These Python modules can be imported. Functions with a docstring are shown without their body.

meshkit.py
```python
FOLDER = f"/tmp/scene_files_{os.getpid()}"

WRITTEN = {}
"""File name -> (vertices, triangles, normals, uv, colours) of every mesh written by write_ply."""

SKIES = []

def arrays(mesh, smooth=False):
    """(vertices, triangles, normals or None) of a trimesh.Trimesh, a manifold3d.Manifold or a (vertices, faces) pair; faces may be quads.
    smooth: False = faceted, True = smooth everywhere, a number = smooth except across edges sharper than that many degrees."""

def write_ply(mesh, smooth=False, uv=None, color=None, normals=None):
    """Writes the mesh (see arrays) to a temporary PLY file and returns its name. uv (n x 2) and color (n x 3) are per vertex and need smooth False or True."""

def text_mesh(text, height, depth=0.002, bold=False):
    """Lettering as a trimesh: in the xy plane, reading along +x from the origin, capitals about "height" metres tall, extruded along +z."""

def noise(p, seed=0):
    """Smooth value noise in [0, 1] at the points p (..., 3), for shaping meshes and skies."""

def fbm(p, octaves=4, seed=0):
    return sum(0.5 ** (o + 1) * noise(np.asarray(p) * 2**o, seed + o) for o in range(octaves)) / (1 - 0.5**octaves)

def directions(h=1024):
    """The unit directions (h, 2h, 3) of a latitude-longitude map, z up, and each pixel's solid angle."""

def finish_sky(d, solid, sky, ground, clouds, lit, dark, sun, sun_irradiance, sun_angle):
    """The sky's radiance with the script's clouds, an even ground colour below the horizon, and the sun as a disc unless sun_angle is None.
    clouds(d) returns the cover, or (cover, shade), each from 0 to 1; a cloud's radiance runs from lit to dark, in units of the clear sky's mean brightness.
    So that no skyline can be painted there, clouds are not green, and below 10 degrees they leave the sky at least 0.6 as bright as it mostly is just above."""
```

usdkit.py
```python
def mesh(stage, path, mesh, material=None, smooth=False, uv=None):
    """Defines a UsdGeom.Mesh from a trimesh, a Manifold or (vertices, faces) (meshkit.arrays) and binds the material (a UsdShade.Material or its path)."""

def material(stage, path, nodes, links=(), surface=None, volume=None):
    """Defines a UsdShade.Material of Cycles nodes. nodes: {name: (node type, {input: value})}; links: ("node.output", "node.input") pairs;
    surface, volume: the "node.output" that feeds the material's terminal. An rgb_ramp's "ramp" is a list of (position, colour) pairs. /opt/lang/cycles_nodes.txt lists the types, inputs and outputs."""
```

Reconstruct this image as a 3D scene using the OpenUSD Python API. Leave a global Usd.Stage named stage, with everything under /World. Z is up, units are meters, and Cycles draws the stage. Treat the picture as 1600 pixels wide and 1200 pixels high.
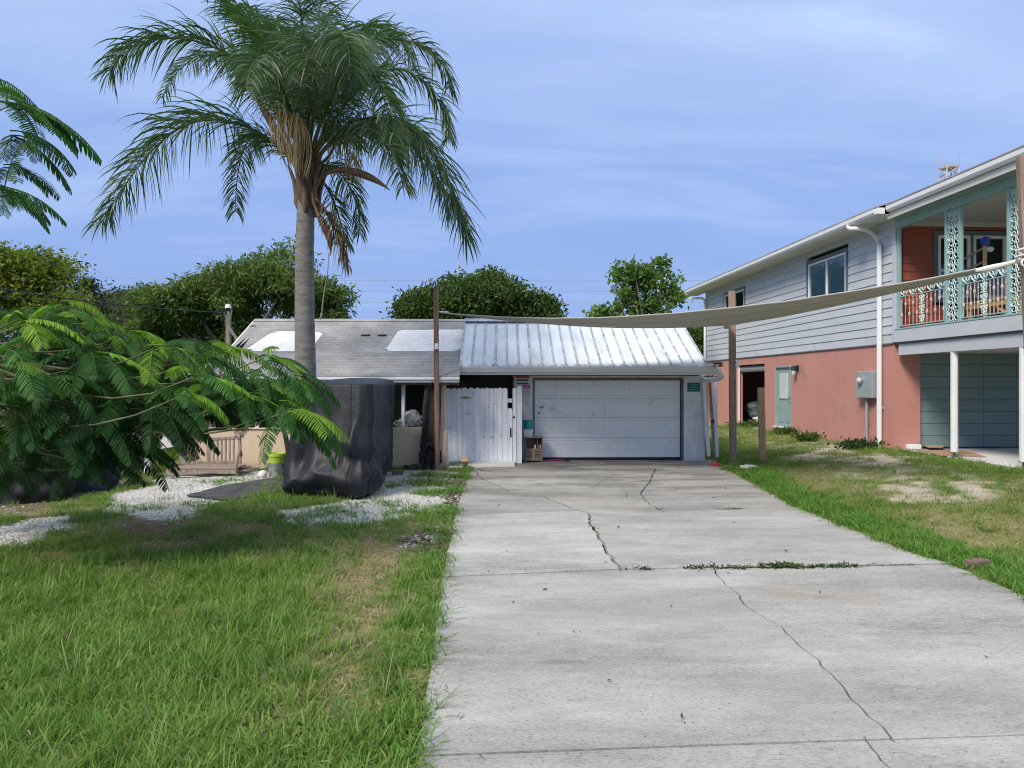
import math, random
import numpy as np, trimesh, shapely
from shapely.geometry import Polygon, LineString, Point
from shapely.ops import unary_union
import usdkit, meshkit
from pxr import Usd, UsdGeom, UsdLux, UsdShade, Sdf, Gf, Vt

stage = Usd.Stage.CreateInMemory()
UsdGeom.SetStageUpAxis(stage, UsdGeom.Tokens.z); UsdGeom.SetStageMetersPerUnit(stage, 1.0)
UsdGeom.Xform.Define(stage, '/World'); UsdGeom.Scope.Define(stage, '/World/Looks')
# ------------------------------------------------------------------ camera, sky, sun
CAM_H, FPX, YAW = 1.76, 1080.0, math.radians(0.8)
cam = UsdGeom.Camera.Define(stage, '/World/camera')
cam.AddTranslateOp().Set((0, 0, CAM_H)); cam.AddRotateZOp().Set(-math.degrees(YAW)); cam.AddRotateXOp().Set(90.0)
cam.CreateHorizontalApertureAttr(36.0); cam.CreateVerticalApertureAttr(27.0)
cam.CreateFocalLengthAttr(36.0 * FPX / 1600); cam.CreateClippingRangeAttr((0.05, 100000.0))
cam.CreateExposureAttr(1.42)
SUN = np.array([-0.45, -0.56, 0.70]); SUN /= np.linalg.norm(SUN)
dome = UsdLux.DomeLight.Define(stage, '/World/sky')
dome.GetPrim().SetCustomDataByKey('kind', 'structure')
dome.GetPrim().SetCustomDataByKey('label', 'pale lavender blue sky with thin streaky high cloud')
skym = usdkit.material(stage, '/World/Looks/sky', {
    'sky': ('sky_texture', {'sky_type': 'single_scattering', 'sun_disc': False, 'sun_elevation': math.asin(SUN[2]), 'sun_rotation': math.atan2(SUN[0], SUN[1]), 'air_density': 1.3, 'aerosol_density': 1.5}),
    'tc': ('texture_coordinate', {}),
    'sep': ('separate_xyz', {}),
    'den': ('math', {'math_type': 'add', 'value2': 0.22}),
    'px': ('math', {'math_type': 'divide'}), 'py': ('math', {'math_type': 'divide'}),
    'pl': ('combine_xyz', {'z': 0.0}),
    'rot': ('mapping', {'mapping_type': 'point', 'rotation': (0, 0, math.radians(38)), 'scale': (0.6, 1.9, 1.0)}),
    'n1': ('noise_texture', {'scale': 1.5, 'detail': 7.0, 'roughness': 0.5, 'distortion': 0.4}),
    'el': ('math', {'math_type': 'multiply', 'value2': 0.62}), 'nm': ('math', {'math_type': 'multiply_add', 'value2': 0.60, 'value3': -0.27}), 'sm': ('math', {'math_type': 'add'}),
    'cl': ('rgb_ramp', {'ramp': [(0.0, (0.165, 0.250, 0.50)), (0.15, (0.185, 0.278, 0.525)), (0.34, (0.285, 0.380, 0.60)), (0.50, (0.44, 0.53, 0.68)), (0.70, (0.80, 0.84, 0.90)), (1.0, (1.15, 1.16, 1.18))]}), 'cs': ('vector_math', {'math_type': 'scale', 'scale': 10.0}),
    'mx': ('mix_color', {'blend_type': 'mix', 'fac': 0.93, 'use_clamp': False}),
    'bg': ('background_shader', {'strength': 0.062})},
    [('tc.generated', 'sep.vector'), ('sep.z', 'den.value1'), ('sep.x', 'px.value1'), ('den.value', 'px.value2'), ('sep.y', 'py.value1'), ('den.value', 'py.value2'),
     ('px.value', 'pl.x'), ('py.value', 'pl.y'), ('pl.vector', 'rot.vector'), ('rot.vector', 'n1.vector'),
          ('sep.z', 'el.value1'), ('n1.fac', 'nm.value1'), ('el.value', 'sm.value1'), ('nm.value', 'sm.value2'), ('sm.value', 'cl.fac'), ('cl.color', 'cs.vector1'), ('sky.color', 'mx.a'), ('cs.vector', 'mx.b'), ('mx.result', 'bg.color')], surface='bg.background')
UsdShade.MaterialBindingAPI.Apply(dome.GetPrim()).Bind(skym)
sun = UsdLux.DistantLight.Define(stage, '/World/sun')
sun.CreateNormalizeAttr(True); sun.CreateIntensityAttr(0.40); sun.CreateAngleAttr(18.0); sun.CreateColorAttr((1.0, 0.91, 0.78))
_z = SUN; _x = np.cross([0, 0, 1], _z); _x /= np.linalg.norm(_x); _y = np.cross(_z, _x)
sun.AddTransformOp().Set(Gf.Matrix4d(*_x, 0, *_y, 0, *_z, 0, 0, 0, 0, 1))

# ------------------------------------------------------------------ layout helpers
FWD = np.array([math.sin(YAW), math.cos(YAW), 0]); RGT = np.array([math.cos(YAW), -math.sin(YAW), 0]); UP = np.array([0, 0, 1.0]); EYE = np.array([0, 0, CAM_H])
def ray(x, y): return FWD + RGT * ((x - 800) / FPX) + UP * ((600 - y) / FPX)
def AtD(x, y, d): return EYE + ray(x, y) * d
def AtY(x, y, Y): r = ray(x, y); return EYE + r * (Y / r[1])
def G(x, y, z=0.0): r = ray(x, y); return EYE + r * ((z - CAM_H) / r[2])
PTH = math.radians(2.645); PC, PS = math.cos(PTH), math.sin(PTH)
PINK = np.array([[PC, -PS, 0, 0], [PS, PC, 0, 0], [0, 0, 1, 0], [0, 0, 0, 1.0]])
def to_pink(p): return np.array([PC * p[0] + PS * p[1], -PS * p[0] + PC * p[1], p[2]])
def PL(x, y, lat): r = to_pink(ray(x, y)); return EYE + r * (lat / r[0])
def PD(x, y, dep): r = to_pink(ray(x, y)); return EYE + r * (dep / r[1])
def sstep(a, b, x): t = np.clip((x - a) / (b - a), 0, 1); return t * t * (3 - 2 * t)
def nz(x, y, s, seed=0): return meshkit.fbm(np.stack([np.asarray(x, float) * s + 37.3, np.asarray(y, float) * s + 11.7, np.zeros_like(np.asarray(x, float)) + 0.5 + seed], -1), 3, seed)
def HB(x, y):
    lat = PC * x + PS * y
    return 0.27 * sstep(4.9, 9.0, lat) * sstep(3.0, 9.0, y) + 0.05 * (nz(x, y, 0.7, 3) - 0.5) * sstep(0, 1.2, np.abs(lat - 1.6) - 3.2)
def T(x, y):
    z = 0.0
    for _ in range(14): p = G(x, y, z); z = 0.5 * z + 0.5 * float(HB(p[0], p[1]))
    return G(x, y, z)

# ------------------------------------------------------------------ prim helpers
rng = np.random.default_rng(7)
used, inverse = {}, {}
def numbered(parent, name):
    k = (parent, name); used[k] = used.get(k, -1) + 1
    return f'{parent}/{name}' if used[k] == 0 else f'{parent}/{name}_{used[k]:03d}'
def data(path, **kw):
    p = stage.GetPrimAtPath(path)
    for k, v in kw.items():
        if v: p.SetCustomDataByKey(k, v)
def thing(name, label, cat, loc=(0, 0, 0), rotz=0.0, group=None, kind=None):
    path = numbered('/World', name); x = UsdGeom.Xform.Define(stage, path)
    x.AddTranslateOp().Set(tuple(map(float, loc)))
    if rotz: x.AddRotateZOp().Set(math.degrees(rotz))
    data(path, label=label, category=cat, group=group, kind=kind)
    c, s = math.cos(rotz), math.sin(rotz)
    m = np.array([[c, -s, 0, loc[0]], [s, c, 0, loc[1]], [0, 0, 1, loc[2]], [0, 0, 0, 1.0]])
    inverse[path] = np.linalg.inv(m)
    return path
def get(mesh, frame):
    if isinstance(mesh, MB): v, f = mesh.arrays()
    elif isinstance(mesh, tuple): v, f = np.asarray(mesh[0], float), np.asarray(mesh[1])
    else: v, f = np.array(mesh.vertices), np.array(mesh.faces)
    if frame is not None: v = v @ frame[:3, :3].T + frame[:3, 3]
    return v, f
def part(parent, name, mesh, m, smooth=False, frame=None, label=None, kind=None):
    path = numbered(parent, name); top = '/'.join(parent.split('/')[:3])
    v, f = get(mesh, frame); I = inverse[top]
    v = v @ I[:3, :3].T + I[:3, 3]
    usdkit.mesh(stage, path, (v, f), m, smooth)
    data(path, label=label, kind=kind)
    return path
def single(name, mesh, m, label, cat, smooth=False, frame=None, group=None, kind=None, base=None):
    v, f = get(mesh, frame)
    c = v.mean(0) if base is None else np.asarray(base, float); c = np.array([c[0], c[1], v[:, 2].min()])
    path = numbered('/World', name); g = usdkit.mesh(stage, path, (v - c, f), m, smooth)
    g.AddTranslateOp().Set(tuple(map(float, c)))
    data(path, label=label, category=cat, group=group, kind=kind)
    return path
def copy_of(src, loc, rotz=0.0, label=None, scale=1.0):
    path = numbered('/World', src.split('/')[-1].rstrip('0123456789').rstrip('_')); x = UsdGeom.Xform.Define(stage, path)
    x.GetPrim().GetReferences().AddInternalReference(src); x.GetPrim().SetInstanceable(True)
    x.ClearXformOpOrder()
    x.AddTranslateOp(opSuffix='c').Set(tuple(map(float, loc))); x.AddRotateZOp(opSuffix='c').Set(math.degrees(rotz)); x.AddScaleOp(opSuffix='c').Set((scale,) * 3)
    if label: data(path, label=label)
    return path

_cb_v = np.array([[sx, sy, sz, k] for sx in (-1, 1) for sy in (-1, 1) for sz in (-1, 1) for k in range(3)], float)
def _cb_pts(h, c):
    out = np.empty((24, 3))
    for i, (sx, sy, sz, k) in enumerate(_cb_v):
        p = np.array([h[0] - c, h[1] - c, h[2] - c]); p[int(k)] = h[int(k)]; out[i] = p * (sx, sy, sz)
    return out
_t = trimesh.Trimesh(_cb_pts((1, 1, 1), 0.2), process=False); 
from scipy.spatial import ConvexHull
_h = ConvexHull(_cb_pts((1, 1, 1), 0.2)); _cb_f = _h.simplices.copy()
_pp = _cb_pts((1, 1, 1), 0.2)
for _i, _s in enumerate(_cb_f):
    if np.dot(np.cross(_pp[_s[1]] - _pp[_s[0]], _pp[_s[2]] - _pp[_s[0]]), _pp[_s].mean(0)) < 0: _cb_f[_i] = _s[[0, 2, 1]]
_bx_v = np.array([[x, y, z] for x in (-1, 1) for y in (-1, 1) for z in (-1, 1)], float)
_bx_f = np.array([[0, 1, 3], [0, 3, 2], [4, 6, 7], [4, 7, 5], [0, 4, 5], [0, 5, 1], [2, 3, 7], [2, 7, 6], [0, 2, 6], [0, 6, 4], [1, 5, 7], [1, 7, 3]])

class MB:
    def __init__(s): s.v, s.f, s.n = [], [], 0
    def add(s, v, f):
        v, f = np.asarray(v, float), np.asarray(f, int)
        if f.shape[1] == 4: f = np.vstack([f[:, [0, 1, 2]], f[:, [0, 2, 3]]])
        s.v.append(v); s.f.append(f + s.n); s.n += len(v); return s
    def arrays(s): return np.vstack(s.v), np.vstack(s.f)
    def obox(s, c, ax, h, ch=0.0):
        h = np.abs(np.asarray(h, float)); ax = np.asarray(ax, float)
        if np.linalg.det(ax) < 0: ax = ax * np.array([[1], [1], [-1]])
        if ch > 0: v, f = _cb_pts(h, min(ch, h.min() * 0.45)), _cb_f
        else: v, f = _bx_v * h, _bx_f
        return s.add(v @ ax + np.asarray(c, float), f)
    def box(s, x0, x1, y0, y1, z0, z1, ch=0.0):
        return s.obox(((x0 + x1) / 2, (y0 + y1) / 2, (z0 + z1) / 2), np.eye(3), (abs(x1 - x0) / 2, abs(y1 - y0) / 2, abs(z1 - z0) / 2), ch)
    def beam(s, p, q, w, h, up=(0, 0, 1), ch=0.0, roll=0.0):
        p, q = np.asarray(p, float), np.asarray(q, float); d = q - p; L = np.linalg.norm(d); d /= L
        up = np.asarray(up, float)
        if abs(d @ up) > 0.99: up = np.array([0, 1.0, 0])
        r = np.cross(d, up); r /= np.linalg.norm(r); u = np.cross(r, d)
        if roll: r, u = r * math.cos(roll) + u * math.sin(roll), u * math.cos(roll) - r * math.sin(roll)
        return s.obox((p + q) / 2, np.array([r, d, u]), (w / 2, L / 2, h / 2), ch)
    def tube(s, pts, rad, n=8, cap=True):
        pts = np.asarray(pts, float); m = len(pts); rad = np.broadcast_to(np.asarray(rad, float), (m,))
        t = np.gradient(pts, axis=0); t /= np.maximum(np.linalg.norm(t, axis=1, keepdims=True), 1e-9)
        a = np.array([0, 0, 1.0]) if abs(t[0][2]) < 0.9 else np.array([0, 1.0, 0])
        r = np.cross(t[0], a); r /= np.linalg.norm(r); rings = []
        ph = np.arange(n) / n * 2 * np.pi
        for i in range(m):
            r = r - t[i] * (r @ t[i]); r /= max(np.linalg.norm(r), 1e-9); b = np.cross(t[i], r)
            rings.append(pts[i] + rad[i] * (np.cos(ph)[:, None] * r + np.sin(ph)[:, None] * b))
        v = np.vstack(rings); f = []
        for i in range(m - 1):
            for j in range(n):
                k = (j + 1) % n; f.append([i * n + j, i * n + k, (i + 1) * n + k, (i + 1) * n + j])
        s.add(v, f)
        if cap:
            for e, o in ((0, 1), (m - 1, -1)):
                c = len(rings[0]); vv = np.vstack([rings[e], pts[e]])
                s.add(vv, [[(j + 1) % n, j, c][::1] if o == 1 else [j, (j + 1) % n, c] for j in range(n)])
        return s
    def poly(s, pts, d):
        """planar convex-ish polygon pts (n,3) extruded by vector d"""
        pts = np.asarray(pts, float); n = len(pts); d = np.asarray(d, float)
        nrm = sum(np.cross(pts[i] - pts[0], pts[(i + 1) % n] - pts[0]) for i in range(1, n - 1))
        if nrm @ d > 0: pts = pts[::-1]
        v = np.vstack([pts, pts + d]); f = [[0, i, i + 1] for i in range(1, n - 1)] + [[n, n + i + 1, n + i] for i in range(1, n - 1)]
        for i in range(n):
            j = (i + 1) % n; f += [[i, n + i, n + j], [i, n + j, j]]
        return s.add(v, f)
    def grid(s, P, thick=None, flip=False):
        P = np.asarray(P, float); a, b = P.shape[:2]; idx = np.arange(a * b).reshape(a, b)
        q = np.stack([idx[:-1, :-1], idx[1:, :-1], idx[1:, 1:], idx[:-1, 1:]], -1).reshape(-1, 4)
        if flip: q = q[:, ::-1]
        if thick is None: return s.add(P.reshape(-1, 3), q)
        off = np.asarray(thick, float); off = off if off.ndim else np.array([0, 0, float(off)])
        v = np.vstack([P.reshape(-1, 3), P.reshape(-1, 3) - off]); N = a * b
        rim = np.concatenate([idx[0, :], idx[1:, -1], idx[-1, -2::-1], idx[-2:0:-1, 0]])
        rq = np.array([[rim[i], rim[(i + 1) % len(rim)], rim[(i + 1) % len(rim)] + N, rim[i] + N] for i in range(len(rim))])
        return s.add(v, np.vstack([q, q[:, ::-1] + N, rq if not flip else rq[:, ::-1]]))
    def lathe(s, c, prof, n=16):
        c = np.asarray(c, float); prof = np.asarray(prof, float); ph = np.arange(n) / n * 2 * np.pi
        v = np.vstack([np.stack([c[0] + r * np.cos(ph), c[1] + r * np.sin(ph), np.full(n, c[2] + z)], 1) for r, z in prof]); f = []
        for i in range(len(prof) - 1):
            for j in range(n): k = (j + 1) % n; f.append([i * n + j, i * n + k, (i + 1) * n + k, (i + 1) * n + j])
        return s.add(v, f)
    def blob(s, c, r, seed=0, amp=0.25, sub=2, fr=1.6):
        m = trimesh.creation.icosphere(sub, 1.0); v = np.array(m.vertices)
        v = v * (1 + amp * 2 * (meshkit.fbm(v * fr + seed * 7.1 + 20, 3, seed) - 0.5))[:, None]
        return s.add(v * np.asarray(r, float) + np.asarray(c, float), m.faces)
def cat_rom(pts, n=24):
    from scipy.interpolate import CubicSpline
    pts = np.asarray(pts, float); t = np.r_[0, np.cumsum(np.linalg.norm(np.diff(pts, axis=0), axis=1))]
    return CubicSpline(t / t[-1], pts)(np.linspace(0, 1, n))

# ------------------------------------------------------------------ materials
def M(name, cols, scale=3.0, rough=0.7, bump=0.0, bscale=None, stretch=(1, 1, 1), spec=0.3, detail=5.0, vary=0.0, fine=0.25, fscale=40.0, metallic=0.0, isl=0.0, trans=None, dirt=None, nrough=0.6, coat=0.0, osp=False):
    """cols: ramp colours, dark to light, over noise. dirt: (colour, scale, threshold) blotches. trans: translucent colour."""
    n = {'geo': ('geometry', {}), 'map': ('mapping', {'mapping_type': 'point', 'scale': stretch}),
         'n1': ('noise_texture', {'scale': scale, 'detail': detail, 'roughness': nrough}),
         'n2': ('noise_texture', {'scale': fscale, 'detail': 3.0, 'roughness': 0.65}),
         'mf': ('mix_float', {'fac': fine}),
         'p': ('principled_bsdf', {'roughness': rough, 'specular_ior_level': spec, 'metallic': metallic, 'coat_weight': coat})}
    L = [('geo.position', 'map.vector'), ('map.vector', 'n1.vector'), ('map.vector', 'n2.vector'), ('n1.fac', 'mf.a'), ('n2.fac', 'mf.b')]
    if osp: n['tc'] = ('texture_coordinate', {}); L[0] = ('tc.object', 'map.vector')
    k = len(cols); n['r'] = ('rgb_ramp', {'ramp': [(0.30 + 0.40 * i / max(k - 1, 1), c) for i, c in enumerate(cols)]})
    last = 'r.color'; L.append(('mf.result', 'r.fac'))
    if dirt:
        n['dn'] = ('noise_texture', {'scale': dirt[1], 'detail': 6.0, 'roughness': 0.65}); n['dr'] = ('map_range', {'from_min': dirt[2], 'from_max': dirt[2] + 0.12, 'clamp': True}); n['dm'] = ('mix_color', {'b': dirt[0], 'use_clamp': False})
        L += [('geo.position', 'dn.vector'), ('dn.fac', 'dr.value'), ('dr.result', 'dm.fac'), (last, 'dm.a')]; last = 'dm.result'
    for on, src, sfx in ((vary, 'random', 'v'), (isl, 'island', 'i')):
        if on:
            if src == 'random': n['oi'] = ('object_info', {}); so = 'oi.random'
            else: so = 'geo.random_per_island'
            n['mr' + sfx] = ('map_range', {'to_min': 1 - on, 'to_max': 1 + on}); n['hv' + sfx] = ('hsv', {})
            L += [(so, f'mr{sfx}.value'), (f'mr{sfx}.result', f'hv{sfx}.value'), (last, f'hv{sfx}.color')]; last = f'hv{sfx}.color'
    L.append((last, 'p.base_color'))
    if bump:
        n['nb'] = ('noise_texture', {'scale': bscale or fscale, 'detail': 4.0, 'roughness': 0.6}); n['b'] = ('bump', {'strength': min(1.0, bump * 10), 'distance': bump * 0.2})
        L += [('map.vector', 'nb.vector'), ('nb.fac', 'b.height'), ('b.normal', 'p.normal')]
    out = 'p.BSDF'
    if trans:
        n['t'] = ('translucent_bsdf', {}); n['tm'] = ('mix_color', {'blend_type': 'multiply', 'fac': 1.0, 'b': trans, 'use_clamp': False}); n['mx'] = ('mix_closure', {'fac': 0.35})
        L += [(last, 'tm.a'), ('tm.result', 't.color'), ('p.BSDF', 'mx.closure1'), ('t.BSDF', 'mx.closure2')]; out = 'mx.closure'
    return usdkit.material(stage, '/World/Looks/' + name, n, L, surface=out)
def glass(name, tint, base=(0.02, 0.025, 0.03), fac=0.55):
    return usdkit.material(stage, '/World/Looks/' + name, {'t': ('transparent_bsdf', {'color': tint}), 'g': ('glossy_bsdf', {'roughness': 0.02, 'color': (0.9, 0.95, 1.0)}), 'f': ('fresnel', {'IOR': 1.6}), 'm': ('mix_closure', {})},
        [('f.fac', 'm.fac'), ('t.BSDF', 'm.closure1'), ('g.BSDF', 'm.closure2')], surface='m.closure')
W = (0.78, 0.79, 0.80)
m_white = M('white_paint', [(0.60, 0.60, 0.60), (0.72, 0.72, 0.72)], 2.5, 0.55, 0.01, 30, dirt=((0.42, 0.41, 0.38), 3.5, 0.66))
m_gutter = M('gutter_white', [(0.62, 0.63, 0.64), (0.72, 0.73, 0.74)], 2.0, 0.45, spec=0.3, dirt=((0.50, 0.51, 0.50), 5.0, 0.66))
m_pvc = M('downspout_white', [(0.66, 0.665, 0.67), (0.74, 0.745, 0.75)], 1.5, 0.35, spec=0.45)
m_door = M('garage_door_paint', [(0.74, 0.77, 0.76), (0.83, 0.86, 0.85)], 1.6, 0.5, 0.004, 60, dirt=((0.58, 0.58, 0.55), 2.2, 0.60))
m_picket = M('picket_paint', [(0.55, 0.57, 0.60), (0.76, 0.78, 0.82), (0.82, 0.84, 0.88)], 2.2, 0.6, 0.02, 25, (6, 6, 0.6), vary=0.10, dirt=((0.30, 0.27, 0.23), 7.0, 0.62))
m_metalroof = M('painted_metal_roof', [(0.38, 0.41, 0.44), (0.53, 0.57, 0.61), (0.60, 0.645, 0.69), (0.63, 0.675, 0.715)], 1.4, 0.55, 0.006, 18, (2.6, 0.7, 0.7), spec=0.25, vary=0.05, dirt=((0.27, 0.26, 0.25), 7.0, 0.66))
m_seam = M('roof_seam_metal', [(0.13, 0.14, 0.15), (0.34, 0.36, 0.38), (0.60, 0.64, 0.67)], 3.5, 0.42, spec=0.4, fine=0.4, fscale=14, vary=0.1)
m_shingle = M('old_shingle', [(0.16, 0.155, 0.155), (0.28, 0.275, 0.272), (0.44, 0.43, 0.42)], 1.3, 0.9, 0.03, 80, isl=0.07, fine=0.4, fscale=45, dirt=((0.11, 0.105, 0.10), 2.0, 0.66))
m_whiteshingle = M('whitewashed_shingle', [(0.60, 0.60, 0.60), (0.74, 0.74, 0.74)], 3.0, 0.7, 0.01, 50, isl=0.03)
m_stucco_cream = M('cream_stucco', [(0.52, 0.40, 0.28), (0.66, 0.53, 0.40)], 1.5, 0.85, 0.03, 90, dirt=((0.45, 0.30, 0.17), 1.4, 0.62))
m_pillar = M('weathered_white_wall', [(0.50, 0.53, 0.54), (0.70, 0.72, 0.73), (0.78, 0.80, 0.81)], 3.0, 0.75, 0.03, 40, (2, 2, 0.7), dirt=((0.33, 0.35, 0.35), 5.5, 0.66))
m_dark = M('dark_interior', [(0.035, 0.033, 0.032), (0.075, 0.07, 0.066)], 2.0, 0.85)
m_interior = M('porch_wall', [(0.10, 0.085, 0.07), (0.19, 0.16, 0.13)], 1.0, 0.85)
m_pink = M('coral_stucco', [(0.42, 0.20, 0.165), (0.50, 0.245, 0.205)], 0.8, 0.85, 0.035, 70, fine=0.3, fscale=25, dirt=((0.36, 0.19, 0.165), 1.1, 0.56))
m_siding = M('gray_lap_siding', [(0.41, 0.435, 0.47), (0.48, 0.51, 0.55)], 1.2, 0.65, 0.012, 50, (1, 1, 6), vary=0.035, dirt=((0.37, 0.39, 0.41), 1.6, 0.60))
m_redwall = M('brick_red_siding', [(0.27, 0.075, 0.05), (0.33, 0.095, 0.065)], 2.0, 0.65, 0.01, 50, vary=0.03)
m_trim = M('beam_gray', [(0.43, 0.445, 0.47), (0.50, 0.515, 0.54)], 1.5, 0.55, spec=0.35)
m_teal = M('teal_trim', [(0.20, 0.335, 0.335), (0.27, 0.42, 0.42)], 1.8, 0.5, 0.006, 40, spec=0.35)
m_scroll = M('iron_scroll_paint', [(0.33, 0.50, 0.48), (0.62, 0.72, 0.68)], 5.0, 0.5, fine=0.4, fscale=30)
m_baluster = M('baluster_tan', [(0.42, 0.33, 0.28), (0.56, 0.46, 0.40)], 8.0, 0.6)
m_tealdoor = M('teal_garage_paint', [(0.15, 0.225, 0.225), (0.19, 0.27, 0.268)], 1.2, 0.55, 0.006, 50)
m_sidedoor = M('side_door_paint', [(0.21, 0.30, 0.30), (0.26, 0.355, 0.35)], 2.0, 0.5)
m_darktrim = M('window_casing', [(0.10, 0.12, 0.14), (0.15, 0.17, 0.19)], 3.0, 0.6)
m_soffit = M('soffit_cream', [(0.56, 0.55, 0.51), (0.64, 0.63, 0.59)], 1.0, 0.7)
m_ceiling = M('ceiling_gray', [(0.42, 0.43, 0.42), (0.48, 0.49, 0.48)], 1.0, 0.8)
m_pane = glass('window_pane', (0.80, 0.86, 0.87)); m_clear = glass('clear_glass', (0.85, 0.9, 0.9))
m_curtain = M('pale_blind', [(0.40, 0.46, 0.46), (0.52, 0.58, 0.58)], 2.0, 0.8)
m_blue_room = M('blue_gray_blind', [(0.22, 0.36, 0.42), (0.30, 0.44, 0.50)], 1.0, 0.8)
m_concrete_pad = M('pad_concrete', [(0.50, 0.49, 0.48), (0.62, 0.61, 0.60)], 0.8, 0.8, 0.01, 60)
m_postbrown = M('brown_post_wood', [(0.10, 0.055, 0.04), (0.20, 0.115, 0.085), (0.27, 0.17, 0.13)], 6, 0.8, 0.05, 20, (6, 6, 0.5), dirt=((0.09, 0.06, 0.05), 5.0, 0.62))
m_posttan = M('tan_post_wood', [(0.24, 0.16, 0.085), (0.38, 0.265, 0.15), (0.46, 0.33, 0.20)], 6, 0.8, 0.05, 20, (6, 6, 0.5))
m_postgray = M('gray_brown_post_wood', [(0.15, 0.10, 0.075), (0.27, 0.19, 0.145), (0.36, 0.27, 0.215)], 6, 0.85, 0.06, 20, (6, 6, 0.5))
m_graywood = M('gray_weathered_wood', [(0.12, 0.105, 0.095), (0.22, 0.195, 0.175), (0.30, 0.27, 0.25)], 6, 0.85, 0.05, 20, (3, 3, 1), vary=0.12)
m_bench = M('bench_wood', [(0.15, 0.11, 0.095), (0.26, 0.205, 0.175), (0.36, 0.30, 0.26)], 6, 0.85, 0.05, 20, (3, 3, 1), vary=0.12)
m_sail = M('shade_sail_cloth', [(0.46, 0.455, 0.435), (0.56, 0.555, 0.535)], 1.2, 0.85, 0.01, 120, (1, 4, 1), fine=0.3, fscale=160, trans=(0.8, 0.78, 0.72))
m_rope = M('white_rope', [(0.60, 0.58, 0.54), (0.74, 0.72, 0.68)], 30, 0.8)
m_cover = M('black_vinyl_cover', [(0.005, 0.006, 0.009), (0.009, 0.011, 0.016), (0.016, 0.019, 0.027)], 1.6, 0.55, 0.08, 4, spec=0.38, fine=0.3, fscale=6)
m_tarp = M('silver_tarp', [(0.10, 0.105, 0.11), (0.30, 0.31, 0.32)], 5, 0.35, 0.03, 20, spec=0.5)
m_blackmat = M('black_plastic', [(0.008, 0.008, 0.010), (0.018, 0.018, 0.021)], 8, 0.6, 0.03, 30)
m_matdirty = M('dirty_rubber', [(0.025, 0.026, 0.03), (0.06, 0.06, 0.065), (0.16, 0.15, 0.13)], 5, 0.75, 0.06, 40, fine=0.5, fscale=30)
m_blue = M('blue_plastic', [(0.02, 0.05, 0.30), (0.03, 0.07, 0.38)], 4, 0.4)
m_tealplastic = M('teal_plastic', [(0.01, 0.26, 0.28), (0.02, 0.32, 0.34)], 4, 0.35, spec=0.5)
m_cream = M('cream_plastic', [(0.60, 0.60, 0.55), (0.70, 0.70, 0.65)], 4, 0.5)
m_lime = M('lime_plastic', [(0.32, 0.42, 0.05), (0.40, 0.52, 0.07)], 4, 0.4, spec=0.5)
m_galv = M('galvanised_steel', [(0.45, 0.46, 0.47), (0.68, 0.69, 0.70)], 6, 0.28, metallic=0.9)
m_meter = M('meter_gray', [(0.24, 0.28, 0.29), (0.30, 0.34, 0.35)], 3, 0.45)
m_black = M('black_metal', [(0.015, 0.015, 0.016), (0.03, 0.03, 0.032)], 5, 0.45)
m_brass = M('old_brass', [(0.26, 0.20, 0.10), (0.42, 0.34, 0.18)], 12, 0.45, metallic=0.6)
m_magenta = M('magenta_mat', [(0.20, 0.02, 0.08), (0.30, 0.035, 0.12)], 12, 0.9, 0.05, 90)
m_red = M('faded_red', [(0.40, 0.03, 0.05), (0.55, 0.06, 0.08)], 8, 0.6)
m_signred = M('sign_red', [(0.36, 0.06, 0.07), (0.44, 0.09, 0.09)], 8, 0.6)
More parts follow.
